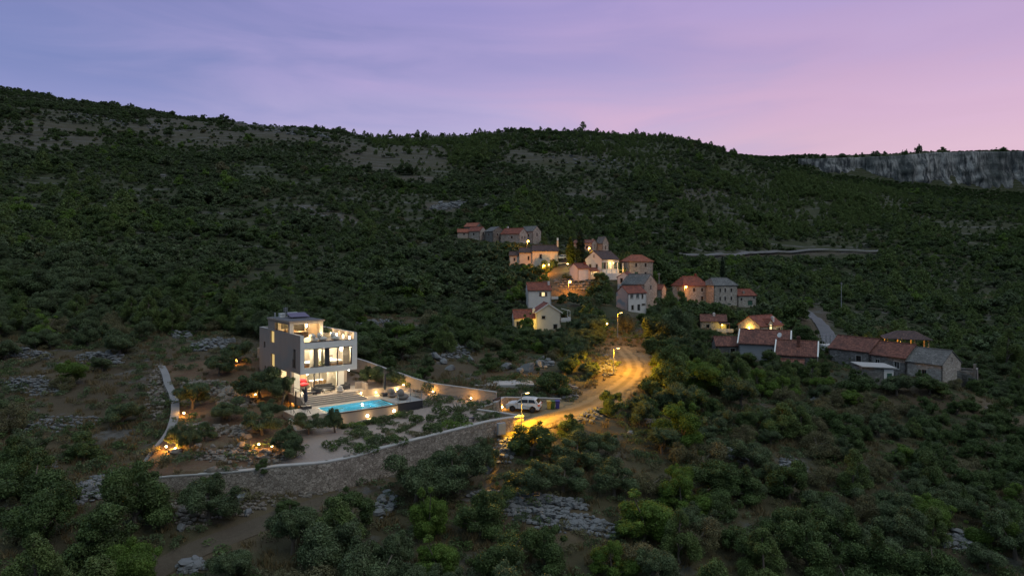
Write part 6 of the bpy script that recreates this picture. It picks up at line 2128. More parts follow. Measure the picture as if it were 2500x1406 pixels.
# trees that stand out in front of the wall and along the drive
NEAR = [('olive', 1015, 1228, 165, 130), ('olive', 1118, 1205, 165, 122), ('olive', 1080, 1165, 110, 76), ('olive', 1185, 1150, 70, 76), ('oak', 1297, 1112, 118, 88), ('oak', 1393, 1068, 86, 60), ('olive', 1300, 1212, 140, 90),
        ('olive', 1375, 1200, 130, 80), ('olive', 1460, 1118, 110, 70), ('olive', 1500, 1210, 120, 90), ('oak', 850, 1300, 130, 112), ('lime', 1045, 1320, 110, 150), ('lime', 1062, 1412, 130, 120), ('olive', 715, 1352, 150, 130),
        ('oak', 330, 1290, 180, 170), ('oak', 235, 1385, 190, 150), ('oak', 90, 1330, 170, 150), ('olive', 560, 1425, 130, 90), ('pine', 1860, 1430, 125, 140), ('pine', 1660, 1378, 105, 140), ('pine', 2280, 1330, 76, 92),
        ('lime', 1570, 1320, 170, 140), ('lime', 1500, 1420, 110, 110), ('pine', 1985, 942, 62, 66), ('oak', 1490, 1010, 70, 60), ('olive', 1560, 1035, 90, 70), ('lime', 1655, 1215, 80, 100), ('oak', 1350, 962, 104, 70),
        ('oak', 1240, 880, 60, 36), ('oak', 1195, 905, 66, 44), ('oak', 980, 880, 120, 66), ('oak', 1035, 850, 100, 50), ('oak', 905, 856, 90, 56), ('olive', 300, 1040, 100, 66), ('oak', 205, 1120, 110, 60),
        ('oak', 505, 1215, 60, 60), ('oak', 640, 1200, 44, 30), ('olive', 960, 1400, 120, 110), ('oak', 1220, 1400, 150, 120), ('oak', 1330, 1390, 130, 110), ('oak', 700, 1255, 60, 40), ('oak', 1900, 1330, 110, 80), ('olive', 250, 905, 60, 40), ('oak', 1822, 900, 70, 46), ('oak', 1880, 902, 76, 46), ('oak', 1935, 925, 70, 50), ('olive', 1780, 893, 60, 40), ('oak', 1995, 915, 60, 40), ('oak', 2090, 960, 100, 60), ('olive', 2190, 965, 90, 56), ('oak', 2270, 962, 90, 46)]
for a in NEAR:
    plant_px(*a)

# ---- scattered scrub: candidate feet over the whole hillside
def clearing(px, py):
    """How much of the scrub grows at a place on the slope: 1 is closed, 0 is bare."""
    d = np.ones(px.shape)

    def hole(cx, cy, rx, ry, v, ang=0.0):
        nonlocal d
        c, s_ = math.cos(R(ang)), math.sin(R(ang))
        x, y = px - cx, py - cy
        q = np.sqrt(((x * c + y * s_) / rx) ** 2 + ((-x * s_ + y * c) / ry) ** 2)
        d = np.minimum(d, v + (1 - v) * smooth01(q, 0.8, 1.15))
    for h in ((160, 1010, 270, 165, 0.16), (60, 900, 300, 60, 0.12), (240, 1130, 170, 40, 0.12), (410, 1000, 90, 190, 0.05), (200, 1210, 130, 40, 0.1, -18),
              (640, 1290, 330, 45, 0.0, -22), (830, 1215, 170, 45, 0.0, -14), (560, 1225, 260, 50, 0.06), (1300, 1265, 200, 62, 0.04, 8), (1215, 1175, 62, 46, 0.05), (1225, 1115, 60, 50, 0.05),
              (1180, 905, 160, 46, 0.10), (1260, 945, 150, 40, 0.0), (950, 800, 110, 30, 0.08), (560, 850, 120, 28, 0.12), (1440, 1030, 100, 70, 0.12), (1430, 1130, 110, 60, 0.25),
              (1520, 880, 75, 120, 0.0, 12), (1490, 840, 40, 30, 0.05), (1440, 990, 140, 50, 0.0, -30), (1790, 1110, 62, 28, 0.1, 20), (1930, 1150, 46, 40, 0.1, 40), (2200, 1250, 70, 26, 0.2, 20), (2350, 1330, 70, 30, 0.1),
              (2260, 975, 130, 26, 0.08, 12), (2420, 1000, 130, 26, 0.05, 14), (2150, 990, 60, 20, 0.3), (1840, 985, 60, 14, 0.2), (1610, 1050, 60, 16, 0.2, 24), (1345, 690, 36, 34, 0.05, 20), (1390, 708, 44, 22, 0.08), (1330, 662, 80, 12, 0.0), (1392, 645, 30, 14, 0.0), (1460, 690, 40, 16, 0.5),
              (1990, 790, 34, 46, 0.0, 30), (2030, 840, 30, 20, 0.0), (110, 335, 160, 36, 0.22), (450, 325, 150, 34, 0.28, 8), (700, 330, 150, 18, 0.25, 10), (880, 380, 90, 30, 0.2, 18), (1010, 385, 130, 32, 0.3), (1330, 370, 180, 30, 0.45), (1020, 437, 60, 8, 0.0),
              (1080, 505, 50, 14, 0.05), (800, 522, 90, 12, 0.1, 14), (1210, 510, 50, 12, 0.2), (1900, 621, 250, 5, 0.0, -1), (1440, 480, 60, 16, 0.3), (1700, 470, 80, 22, 0.35), (530, 880, 60, 18, 0.1), (470, 835, 40, 14, 0.2)):
        hole(*h)
    return d


def scatter(y0, y1, spacing, seed, tmax=0.86):
    rg = np.random.default_rng(seed)
    pts = []
    y = y0
    while y < y1:
        sp_ = spacing(y)
        xs = np.arange(-tmax * y - 4, tmax * y + 4, sp_)
        xs = xs + rg.uniform(-0.42, 0.42, len(xs)) * sp_
        ys = y + rg.uniform(-0.42, 0.42, len(xs)) * sp_
        pts.append(np.stack([xs, ys], 1))
        y += sp_ * 0.86
    p = np.concatenate(pts)
    rg.shuffle(p)
    return p, rg


def screen(x, y, z):
    return CX + F * x / y, HY - F * z / y


def blocked(x, y, z, wd, ht):
    """True where a tree would stand on a building, in the garden, or in front of a house the photo shows."""
    px, py = screen(x, y, z)
    b = np.zeros(x.shape, bool)
    b |= inside(GPOLY, x, y)
    b |= poly_dist(GPOLY + GPOLY[:1], x, y) < 1.6 + wd * 0.25
    b |= poly_dist(ROADXY, x, y) < 2.6 + wd * 0.4
    b |= inside(LOTXY, x, y)
    b |= poly_dist(LANE_A, x, y) < 3.0 + wd * 0.3
    b |= poly_dist(LANE_B, x, y) < 2.5 + wd * 0.3
    wp, hp = wd * F / y, ht * F / y
    for (x0, x1, y0, y1, Y) in KEEP:
        front = (y < Y + 1.5) & (px + wp * 0.42 > x0) & (px - wp * 0.42 < x1) & (py - hp * 0.85 < y1) & (py > y0)
        b |= front
        b |= (y > Y - 8) & (y < Y + 4.5) & (px > x0 - 5) & (px < x1 + 5)
    b |= (poly_dist([(p.x, p.y) for p in (W(*q_) for q_ in SIDE_WALL)], x, y) < 2.6 + wd * 0.5)
    # keep the villa and its front garden in sight
    front = (y < 84) & (px > 640) & (px < 1280) & (py - hp * 0.9 < np.interp(px, [300, 640, 800, 1000, 1280], [1160, 1150, 1140, 1085, 1030]) + 18)
    b |= front
    return b


_pl = np.array(PLACED)
# near scrub: single trees
cand, rg = scatter(42, 122, lambda y: 3.75, 7)
x, y = cand[:, 0], cand[:, 1]
z = height(x, y)
px, py = screen(x, y, z)
dens = clearing(px, py)
clump = vnoise(x / 9, y / 9, 41)
keep = rg.random(len(x)) < dens * (0.62 + 0.5 * clump)
wd = rg.uniform(3.0, 5.4, len(x)) * (0.75 + 0.5 * vnoise(x / 14, y / 14, 77))
kn = vnoise(x / 13, y / 13, 59) + rg.normal(0, 0.17, len(x))
right = smooth01(px, 1000, 1700)
kind = np.where(kn < 0.36 + 0.16 * right, 0, np.where(kn < 0.74, 1, np.where(kn < 0.84, 4, np.where(kn < 0.93, 2, 3))))
KN = ['oak', 'olive', 'lime', 'pine', 'brown']
ht = wd * np.array([0.80, 0.74, 0.92, 1.15, 0.62])[kind] * rg.uniform(0.85, 1.15, len(x))
keep &= ~blocked(x, y, z, wd, ht)
keep &= (py - ht * F / y < 1420) & (np.abs(px - 1250) < 1330)
for i in np.nonzero(keep)[0]:
    if np.min(np.hypot(_pl[:, 0] - x[i], _pl[:, 1] - y[i]) - _pl[:, 2]) < wd[i] * 0.22:
        keep[i] = False
idx = np.nonzero(keep)[0]
idx = idx[np.argsort(y[idx])]
MAXT = 300 - len(TREES) - 16 - 4
single, rest = idx[:MAXT], idx[MAXT:]
for i in single:
    k = KN[kind[i]]
    o = plant_tree(k, (x[i], y[i], z[i] - 0.1), wd[i], ht[i])
    TREES.append((o, k, float(px[i]), float(py[i]), float(wd[i] * F / y[i])))
FAR_START = y[single].max() if len(single) else 100
rest_pts = [(x[i], y[i], z[i] - 0.1, wd[i] / 4.3, ht[i] / HT[KN[kind[i]]], kind[i]) for i in rest]

# named cypresses
for (cpx, cpy, Y, wpx, hpx, lb, kd) in ((1417, 652, 222, 24, 90, 'tall dark cypress standing before the church square', 'cypress'), (1393, 648, 224, 24, 66, 'cypress lit yellow green by a floodlight beside the church', 'cypress'), (1764, 690, 222, 12, 62, 'thin dark cypress behind the row of stone houses', 'cypress')):
    p = W(cpx, cpy, Y)
    o = plant_tree(kd, p - Vector((0, 0, 0.5)), wpx * Y / F, (hpx + 4) * Y / F, lb)
    if 'yellow' in lb:
        for c in o.children:
            if c.name.startswith('crown'):
                c.data = c.data.copy()
                c.data.materials[0] = LEAF['litcypress']

# ---- the labels of the near trees: what they are, how big, and where they stand
ZONES = [  # name, photo rectangle of the foot
    ('by the stone rows at far left', (-100, 240, 0, 945)), ('up the slope behind the olive orchard', (240, 640, 0, 900)), ('in the field left of the boundary wall', (-100, 420, 900, 1070)),
    ('at the lower edge of the dry grass field', (-100, 380, 1070, 1215)), ('in the bottom left corner of the scrub', (-100, 230, 1215, 2600)), ('left of the dirt track', (230, 520, 1160, 2600)),
    ('on the bank above the dirt track', (380, 760, 1150, 1260)), ('right of the dirt track at the bottom edge', (520, 800, 1260, 2600)), ('below the bend of the dirt track', (800, 960, 1160, 2600)),
    ('on the slope behind the villa', (600, 900, 0, 880)), ('behind the beige boundary wall', (850, 1180, 0, 960)), ('around the limestone outcrop', (1180, 1330, 0, 960)), ('on the left bank of the curving drive', (1330, 1500, 0, 990)),
    ('on the right bank of the curving drive', (1500, 1640, 0, 1040)), ('under the hamlet with brown roofs', (1640, 1880, 0, 1000)), ('in front of the long farmhouse', (1880, 2180, 0, 1010)), ('beside the pale path at the far right', (2180, 2700, 0, 1070)),
    ('under the garden wall near its lamp', (960, 1260, 1020, 1180)), ('below the lamp lit parking place', (1240, 1440, 1010, 1160)), ('on the orange lit grass below the drive', (1440, 1620, 1000, 1160)),
    ('above the blue grey rubble heap', (1150, 1450, 1160, 1290)), ('left of the blue grey rubble heap', (960, 1150, 1160, 1300)), ('below the blue grey rubble heap', (1150, 1420, 1290, 2600)), ('at bottom edge beneath the garden wall', (940, 1160, 1300, 2600)),
    ('below the orange lit grass', (1440, 1640, 1150, 1280)), ('beside the narrow stone strip', (1640, 1860, 1000, 1140)), ('below the narrow stone strip', (1620, 1860, 1140, 1270)),
    ('in the middle of the dark right slope', (1860, 2080, 1000, 1200)), ('in the dark scrub below the pale path', (2080, 2300, 1060, 1220)), ('at the right edge of the dark slope', (2300, 2700, 1060, 1260)), ('in the lower right scrub', (1860, 2160, 1190, 1330)), ('above the lower right rubble', (2160, 2700, 1200, 1340)),
    ('at the bottom edge, right of centre', (1400, 1640, 1270, 2600)), ('along the bottom edge of the right slope', (1640, 1860, 1260, 2600)), ('at bottom edge, lower right', (1860, 2160, 1320, 2600)), ('in the bottom right corner', (2150, 2700, 1320, 2600))]


def zone_of(px_, py_):
    for nm, (a, b, c, d) in ZONES:
        if a <= px_ < b and c <= py_ < d:
            return nm
    return 'on the scrub slope'


groups = {}
for q in TREES:
    groups.setdefault((q[1], zone_of(q[2], q[3])), []).append(q)
ORD = ['leftmost', 'second', 'third', 'fourth', 'fifth', 'sixth', 'seventh', 'eighth', 'ninth', 'tenth', 'eleventh', 'twelfth', 'thirteenth', 'fourteenth', 'fifteenth', 'sixteenth']
for (k, zn), qs in groups.items():
    qs.sort(key=lambda q: q[2])
    n = len(qs)
    for i, q in enumerate(qs):
        tone = KTONE[k]
        if n == 1:
            lb = f'lone {tone} {zn}'
        elif i == n - 1:
            lb = f'rightmost {tone} {zn}'
        elif i == 0:
            lb = f'leftmost {tone} {zn}'
        else:
            lb = f'{ORD[min(i, 15)]} {tone} from left {zn}'
        q[0]['label'] = lb
        if n > 1:
            q[0]['group'] = f'{tone}s {zn}'

# ------------------------------------------------------------------ instanced masses: woodland, undergrowth, rubble
def proto_object(name, meshes):
    """One prototype kept out of the scene, for instancing."""
    vs, fs, mi, mats = [], [], [], []
    n0 = 0
    for me in meshes:
        if me is None:
            continue
        co_ = np.empty(len(me.vertices) * 3, np.float32)
        me.vertices.foreach_get('co', co_)
        for p_ in me.polygons:
            fs.append(tuple(i + n0 for i in p_.vertices))
        mi += [len(mats)] * len(me.polygons)
        mats.append(me.materials[0])
        vs.append(co_.reshape(-1, 3))
        n0 += len(me.vertices)
    me2 = bpy.data.meshes.new(name)
    me2.from_pydata(np.concatenate(vs).tolist(), [], fs)
    for mm in mats:
        me2.materials.append(mm)
    me2.polygons.foreach_set('material_index', mi)
    me2.update()
    return bpy.data.objects.new(name, me2)


def mass(name, pts, protos, label, cat):
    """One object that carries every instance: pts are (x, y, z, width scale, height scale, prototype)."""
    c = bpy.data.collections.new(name + '_kinds')
    for i, po in enumerate(protos):
        po.name = f'{i:03d}_{po.name}'
        c.objects.link(po)
    a = np.array(pts, float)
    n = len(a)
    me = bpy.data.meshes.new(name)
    me.vertices.add(n)
    me.vertices.foreach_set('co', a[:, :3].astype(np.float32).ravel())
    rg = np.random.default_rng(n)
    for an, typ, dat in (('scl', 'FLOAT_VECTOR', np.stack([a[:, 3], a[:, 3], a[:, 4]], 1)), ('rot', 'FLOAT_VECTOR', np.stack([rg.normal(0, 0.04, n), rg.normal(0, 0.04, n), rg.uniform(0, 6.28, n)], 1)), ('idx', 'INT', a[:, 5])):
        at = me.attributes.new(an, typ, 'POINT')
        at.data.foreach_set('vector' if typ == 'FLOAT_VECTOR' else 'value', np.asarray(dat, np.int32 if typ == 'INT' else np.float32).ravel())
    me.update()
    o = link_mesh(name, me)
    ng = bpy.data.node_groups.new(name, 'GeometryNodeTree')
    ng.interface.new_socket('Geometry', in_out='INPUT', socket_type='NodeSocketGeometry')
    ng.interface.new_socket('Geometry', in_out='OUTPUT', socket_type='NodeSocketGeometry')
    gi, go = ng.nodes.new('NodeGroupInput'), ng.nodes.new('NodeGroupOutput')
    ci = ng.nodes.new('GeometryNodeCollectionInfo')
    ci.inputs['Collection'].default_value = c
    ci.inputs['Separate Children'].default_value = True
    ci.inputs['Reset Children'].default_value = True
    ip = ng.nodes.new('GeometryNodeInstanceOnPoints')
    ip.inputs['Pick Instance'].default_value = True

    def attr(nm, dt):
        q = ng.nodes.new('GeometryNodeInputNamedAttribute')
        q.data_type = dt
        q.inputs['Name'].default_value = nm
        return next(s for s in q.outputs if s.enabled and s.name == 'Attribute')
    ng.links.new(gi.outputs[0], ip.inputs['Points'])
    ng.links.new(ci.outputs[0], ip.inputs['Instance'])
    ng.links.new(attr('idx', 'INT'), ip.inputs['Instance Index'])
    ng.links.new(attr('rot', 'FLOAT_VECTOR'), ip.inputs['Rotation'])
    ng.links.new(attr('scl', 'FLOAT_VECTOR'), ip.inputs['Scale'])
    ng.links.new(ip.outputs[0], go.inputs[0])
    md = o.modifiers.new('instances', 'NODES')
    md.node_group = ng
    return tag(o, label, cat, kind='stuff')


# what grows on the ground itself follows the same clearings
gpx, gpy = screen(gv[:, 0], gv[:, 1], gv[:, 2])
sc_ = clearing(gpx, gpy) * np.where(gv[:, 1] > 1000, 1.0, 1.0) * (1 - 0.45 * (smooth01(-gpy, -345, -325) * (gpx < 1150)))
sc_ = np.where(g_in, 0, sc_) * (0.55 + 0.45 * smooth01(gv[:, 1], 70, 140))
GROUND_O.data.attributes['scrub'].data.foreach_set('value', sc_.astype(np.float32))
# far woodland
cand, rg = scatter(118, 900, lambda y: 3.35 + max(0, y - 200) * 0.0022, 3)
x, y = cand[:, 0], cand[:, 1]
z = height(x, y)
px, py = screen(x, y, z)
dens = clearing(px, py)
big = vnoise(x / 40, y / 40, 90)
sparse_top = np.where((py < 345) & (px < 1150), 0.55, 1.0) * np.where((py < 420) & (px > 850) & (px < 1400), 0.7, 1.0)
keep = rg.random(len(x)) < dens * sparse_top * (0.34 + 0.5 * smooth01(vnoise(x / 34, y / 34, 301), 0.45, 0.7) + 0.95 * vnoise(x / 16, y / 16, 13) + 0.8 * (vnoise(x / 60, y / 60, 113) - 0.4)) * (1 - 0.5 * smooth01(y, 170, 260) * ((z / 4.76 + 5.0 * vnoise(x / 80, y / 80, 5)) % 1 < 0.22))
thick = smooth01(vnoise(x / 34, y / 34, 301), 0.5, 0.7)
wd = np.exp(rg.normal(1.12, 0.34, len(x))) * (0.60 + 0.70 * vnoise(x / 26, y / 26, 78)) * (1 + 0.45 * thick)
pinez = smooth01(vnoise(px / 260, py / 90, 31), 0.42, 0.62) * smooth01(px, 700, 1150) * smooth01(-py, -620, -560) + 0.25 * (smooth01(px, 1300, 1900)) + 0.35 * (px < 330) * (py > 420) * (py < 620)
kn = rg.random(len(x))
olivez = smooth01(vnoise(px / 200, py / 70, 61), 0.35, 0.65)
kind = np.where(kn < pinez * 0.75, 3, np.where(rg.random(len(x)) < 0.25 + 0.5 * olivez, 1, np.where(rg.random(len(x)) < 0.88, 0, np.where(rg.random(len(x)) < 0.5, 4, 2))))
ht = wd * np.array([0.72, 0.66, 0.85, 1.22, 0.55])[kind] * rg.uniform(0.8, 1.2, len(x))
keep &= ~blocked(x, y, z, wd, ht)
hid = (y > 880)
keep &= ~hid
i = np.nonzero(keep)[0]
PR = []
for k in KN:
    for s_ in range(3):
        cm, tm = make_tree_meshes(k, 900 + s_ * 31 + len(k), 900 if k != 'pine' else 1100, 0.42 if k != 'pine' else 0.36, False)
        PR.append(proto_object(KNAME[k], [cm]))
NLOW = len(PR)
for k in KN:
    for s_ in range(2):
        cm, tm = PROTO[k][s_ % len(PROTO[k])]
        PR.append(proto_object(KNAME[k], [cm, tm]))
pts = []
for q in i:
    if y[q] < 165:
        pi_ = NLOW + kind[q] * 2 + rg.integers(2)
    else:
        pi_ = kind[q] * 3 + rg.integers(3)
    pts.append((x[q], y[q], z[q] - 0.15, wd[q] / 4.3, ht[q] / HT[KN[kind[q]]], pi_))
pts += [(a, b, c, d, e, NLOW + int(k) * 2 + int(rg.integers(2))) for a, b, c, d, e, k in rest_pts]
# woodland along the foot of the far cliff and on the plateau
cx2, rg2 = scatter(1000, 1226, lambda y: 5.6, 9, 0.9)
m_ = cx2[:, 0] / cx2[:, 1] > 0.30
cx2 = cx2[m_]
z2 = height(cx2[:, 0], cx2[:, 1])
pts += [(a, b, c - 0.3, rg2.uniform(1.2, 2.0), rg2.uniform(1.0, 1.7), int(rg2.integers(3))) for (a, b), c in zip(cx2, z2)]
cx4, rg4 = scatter(1225, 1296, lambda y: 6.5, 29, 0.9)
m_ = (cx4[:, 0] / cx4[:, 1] > 0.27) & (cx4[:, 0] / cx4[:, 1] < 0.455)
cx4 = cx4[m_]
z4 = height(cx4[:, 0], cx4[:, 1])
pts += [(a, b, c - 0.3, rg4.uniform(1.0, 1.8), rg4.uniform(0.8, 1.4), int(rg4.integers(3))) for (a, b), c in zip(cx4, z4)]
cx3, rg3 = scatter(1296, 1345, lambda y: 6.0, 19, 0.9)
m_ = (cx3[:, 0] / cx3[:, 1] > 0.27) & (rg3.random(len(cx3)) < 0.8)
cx3 = cx3[m_]
z3 = height(cx3[:, 0], cx3[:, 1])
pts += [(a, b, c - 0.3, rg3.uniform(1.0, 1.8), rg3.uniform(0.6, 1.0), int(rg3.integers(3))) for (a, b), c in zip(cx3, z3)]
mass('hillside_woodland', pts, PR, 'dark scrub woodland covering the hillsides behind the villa and village', 'woodland')
print('woodland', len(pts), 'single', len(single), 'rest', len(rest))

# low undergrowth and dry grass on the near ground
def tuft(seed, n, h, mat, spread=0.35):
    rg = np.random.default_rng(seed)
    v = []
    for k in range(n):
        b = np.array([rg.normal(0, spread * 0.5), rg.normal(0, spread * 0.5), 0])
        d = np.array([rg.normal(0, 0.35), rg.normal(0, 0.35), 1.0])
        d /= np.linalg.norm(d)
        hh = h * rg.uniform(0.5, 1.2)
        s = np.cross(d, rg.normal(0, 1, 3)); s /= np.linalg.norm(s)
        w_ = 0.02 + 0.02 * rg.random()
        t_ = b + d * hh
        v += [b - s * w_, b + s * w_, t_ + s * w_ * 0.3, t_ - s * w_ * 0.3]
    v = np.array(v)
    return np_mesh('tuft', v, np.arange(len(v)).reshape(-1, 4), mat)


def bushlet(seed, n, size, kind):
    rg = np.random.default_rng(seed)
    lobes = [(rg.normal(0, 0.35), rg.normal(0, 0.35), rg.uniform(0.15, 0.45), rg.uniform(0.25, 0.45), rg.uniform(0.2, 0.38)) for _ in range(6)]
    P_, N_ = crown_points(lobes, n, rg)
    v = leaf_quads(P_, N_, size, rg, 0.8)
    return np_mesh('bushlet', v, np.arange(len(v)).reshape(-1, 4), LEAF[kind])


UG = [proto_object('tuft', [tuft(1, 46, 0.42, LEAF['straw'])]), proto_object('tuft', [tuft(2, 60, 0.6, LEAF['straw'], 0.6)]), proto_object('bushlet', [bushlet(3, 260, 0.16, 'oak')]), proto_object('bushlet', [bushlet(4, 260, 0.15, 'olive')]), proto_object('bushlet', [bushlet(5, 200, 0.14, 'brown')])]
cand, rg = scatter(42, 165, lambda y: 1.25 if y < 100 else 1.7, 55)
x, y = cand[:, 0], cand[:, 1]
z = height(x, y)
px, py = screen(x, y, z)
ing = inside(GPOLY, x, y)
orch = ing & (x < -20.5)
bad = (poly_dist(ROADXY, x, y) < 2.3) | inside(LOTXY, x, y) | (ing & ~orch) | (poly_dist(TRACK, x, y) < 1.3) | (np.abs(px - 1250) > 1400)
bad |= (poly_dist(LANE_A, x, y) < 2.4)
gn = vnoise(x / 5, y / 5, 7)
bad |= orch & (rg.random(len(x)) < 0.55)
kd = np.where(rg.random(len(x)) < 0.62, rg.integers(0, 2, len(x)), np.where(gn > 0.5, rg.integers(2, 4, len(x)), rg.integers(3, 5, len(x))))
keep = ~bad & (rg.random(len(x)) < 0.35 + 0.65 * gn)
q = np.nonzero(keep)[0]
mass('undergrowth', [(x[i], y[i], z[i] - 0.03, rg.uniform(0.7, 1.5), rg.uniform(0.6, 1.3), kd[i]) for i in q], UG, 'dry grass and low scrub between the trees', 'undergrowth')

# loose limestone: heaps, tumbled rows and outcrops
def stone_mesh(seed, mat, flat=0.75):
    rg = np.random.default_rng(seed)
    m = MB().blob((0, 0, 0), (0.5, 0.5, 0.5), seed, 7, 5, 0.10)
    v = np.array(m.v)
    for _ in range(6):
        n = rg.normal(0, 1, 3); n /= np.linalg.norm(n)
        d = v @ n
        lim = rg.uniform(0.22, 0.36)
        v = v - np.outer(np.maximum(d - lim, 0), n)
    v[:, 2] *= flat
    me = bpy.data.meshes.new('stone')
    me.from_pydata(v.tolist(), [], m.f)
    me.materials.append(mat)
    me.update()
    return me


STONE = [stone_mesh(i, M['rock']) for i in range(6)]
WSTONE = [stone_mesh(40 + i, M['warmrock']) for i in range(6)]


def rubble(name, cx, cy, rx, ry, ang, n, size, label, heap=0.4, mats=None, line=None, cat='rubble'):
    """Loose stones on the ground over a patch seen at (cx, cy)."""
    rg = np.random.default_rng(int(cx * 7 + cy))
    pts = []
    for k in range(n):
        if line is None:
            r, t_ = math.sqrt(rg.random()), rg.uniform(0, 6.28)
            u, v = r * math.cos(t_) * rx, r * math.sin(t_) * ry
            c, s = math.cos(R(ang)), math.sin(R(ang))
            qx, qy = cx + u * c - v * s, cy + u * s + v * c
            hp = heap * max(0, 1 - r) * rg.random()
        else:
            f = rg.random() * (len(line) - 1)
            i = int(f)
            f -= i
            qx, qy = line[i][0] * (1 - f) + line[i + 1][0] * f + rg.normal(0, rx), line[i][1] * (1 - f) + line[i + 1][1] * f + rg.normal(0, ry)
            hp = heap * rg.random()
        pts.append((qx, qy, hp, size * math.exp(rg.normal(0, 0.38))))
    a = np.array(pts)
    out = []
    G_ = ground_many(a[:, 0], a[:, 1], ground(float(np.median(a[:, 0])), float(np.median(a[:, 1]))).y)
    for (qx, qy, hp, s), p in zip(a, G_):
        out.append((p[0], p[1], p[2] + hp + s * 0.10, s, s * rg.uniform(0.7, 1.15), int(rg.integers(6))))
    protos = [bpy.data.objects.new('stone', me) for me in (mats or STONE)]
    return mass(name, out, protos, label, cat)


for a in ((60, 868, 70, 12, 4, 300, 0.42, 'tumbled row of blue grey stones at the far left', 0.9), (245, 880, 62, 14, 2, 300, 0.42, 'tumbled row of blue grey stones in the far left field', 0.9), (80, 945, 76, 22, 3, 420, 0.40, 'low heap of blue grey stones in the left field', 0.5),
          (120, 1040, 130, 18, -5, 260, 0.36, 'scattered stone row across the dry grass field', 0.4), (210, 1205, 95, 24, -24, 420, 0.42, 'heap of blue grey stones below the boundary wall corner', 0.7), (60, 1130, 80, 14, 8, 150, 0.38, 'scatter of stones at the left edge', 0.2),
          (515, 845, 52, 14, -8, 260, 0.5, 'heap of grey stones on the slope behind the olives', 0.8), (440, 820, 26, 9, 0, 90, 0.55, 'small stone heap up the slope left of the villa', 0.7), (945, 802, 78, 18, 6, 420, 0.50, 'broad grey stone heap on the slope right of the villa', 1.0), (880, 806, 40, 9, 12, 130, 0.5, 'stone scatter just behind the roof terrace parapet', 0.4),
          (1290, 1228, 150, 15, 5, 620, 0.42, 'tumbled dry stone row above the blue grey rubble field', 0.8), (1330, 1268, 105, 26, 12, 800, 0.36, 'wide blue grey rubble field below the lamp lit grass', 0.4), (1450, 1290, 80, 20, 14, 300, 0.36, 'rubble strip running right from the blue grey rubble field', 0.3),
          (1232, 1105, 34, 26, -60, 260, 0.40, 'stone heap below the end of the garden wall', 0.7), (940, 1238, 32, 22, -50, 160, 0.42, 'stones left of the big olives below the wall', 0.5), (1448, 1018, 42, 14, -14, 260, 0.40, 'pale stone heap on the edge of the lamp lit drive', 0.7),
          (1610, 1045, 36, 12, 22, 200, 0.40, 'stone strip on the slope right of the drive', 0.5), (1788, 1108, 52, 16, 22, 330, 0.42, 'narrow stone strip on the right slope', 0.5), (1930, 1152, 34, 26, 45, 260, 0.42, 'lower part of the stone strip on the right slope', 0.5),
          (2210, 1245, 60, 14, 26, 240, 0.44, 'faint rubble strip in the dark right slope', 0.4), (2352, 1330, 56, 20, 12, 320, 0.44, 'blue grey rubble in the lower right scrub', 0.4), (2000, 985, 40, 10, 10, 90, 0.5, 'stones in the scrub before the long farmhouse', 0.3), (470, 1392, 40, 10, -10, 130, 0.42, 'stones beside the dirt track at the bottom edge', 0.4),
          (1330, 888, 22, 12, 0, 90, 0.5, 'stones at the right of the limestone outcrop', 0.4), (1392, 962, 26, 20, -20, 150, 0.40, 'stones on the left bank of the drive', 0.5), (1483, 895, 26, 26, -40, 170, 0.42, 'lit stones around the street lamp on the drive bank', 0.4), (1410, 698, 60, 16, 8, 260, 0.7, 'bare stony slope below the church', 0.3),
          (1100, 505, 52, 9, -6, 180, 1.5, 'pale rock outcrop above the village', 0.6), (1210, 508, 36, 6, 0, 90, 1.5, 'pale rocks on the slope above the upper cluster', 0.5), (690, 318, 120, 10, 9, 330, 2.0, 'pale rocks on the bare ridge at the left', 0.3), (1110, 860, 60, 20, -4, 160, 0.5, 'grey stones behind the beige boundary wall', 0.5), (1690, 470, 90, 14, 10, 90, 1.2, 'grey rock ribs on the middle of the right hillside', 0.3), (1840, 515, 100, 10, 8, 80, 1.1, 'rocky strip low on the right hillside', 0.3), (1450, 400, 110, 12, 6, 90, 1.5, 'grey rock ribs below the central ridge', 0.3), (760, 520, 90, 8, 14, 80, 0.9, 'pale stones along the dry strip of the left hillside', 0.2), (300, 300, 140, 8, 8, 120, 1.8, 'pale rock ribs high on the left ridge', 0.3), (1740, 640, 80, 9, -3, 80, 0.8, 'pale rock below the far road', 0.2)):
    rubble('rubble_heap', *a)
# stones of the garden
for a in ((505, 955, 70, 20, 4, 200, 0.55, 'grey stone bank across the upper orchard', 0.5), (575, 985, 50, 12, 2, 110, 0.55, 'grey stones in the middle of the orchard', 0.5), (545, 1055, 90, 14, 4, 150, 0.45, 'stone row across the red soil of the orchard', 0.3), (560, 1115, 140, 22, 4, 200, 0.42, 'scattered stones on the red soil inside the front wall', 0.1),
          (560, 1230, 150, 36, -6, 420, 0.36, 'loose brown stones on the bank below the garden wall', 0.2), (385, 960, 26, 70, 6, 420, 0.34, 'brown stone scree outside the boundary wall', 0.3), (470, 1265, 50, 30, -10, 160, 0.36, 'brown stone scree beside the dirt track', 0.2), (820, 1190, 110, 10, -16, 150, 0.32, 'stone scatter at the foot of the garden wall', 0.1)):
    rubble('stone_scatter', *a, mats=WSTONE)
rubble('edging_stones', 1100, 966, 3.0, 1.6, 0, 170, 0.34, 'row of pale edging stones lit by two garden lamps', 0.10, WSTONE, [(1012, 955), (1050, 963), (1100, 972), (1140, 979), (1184, 989)], 'stones')

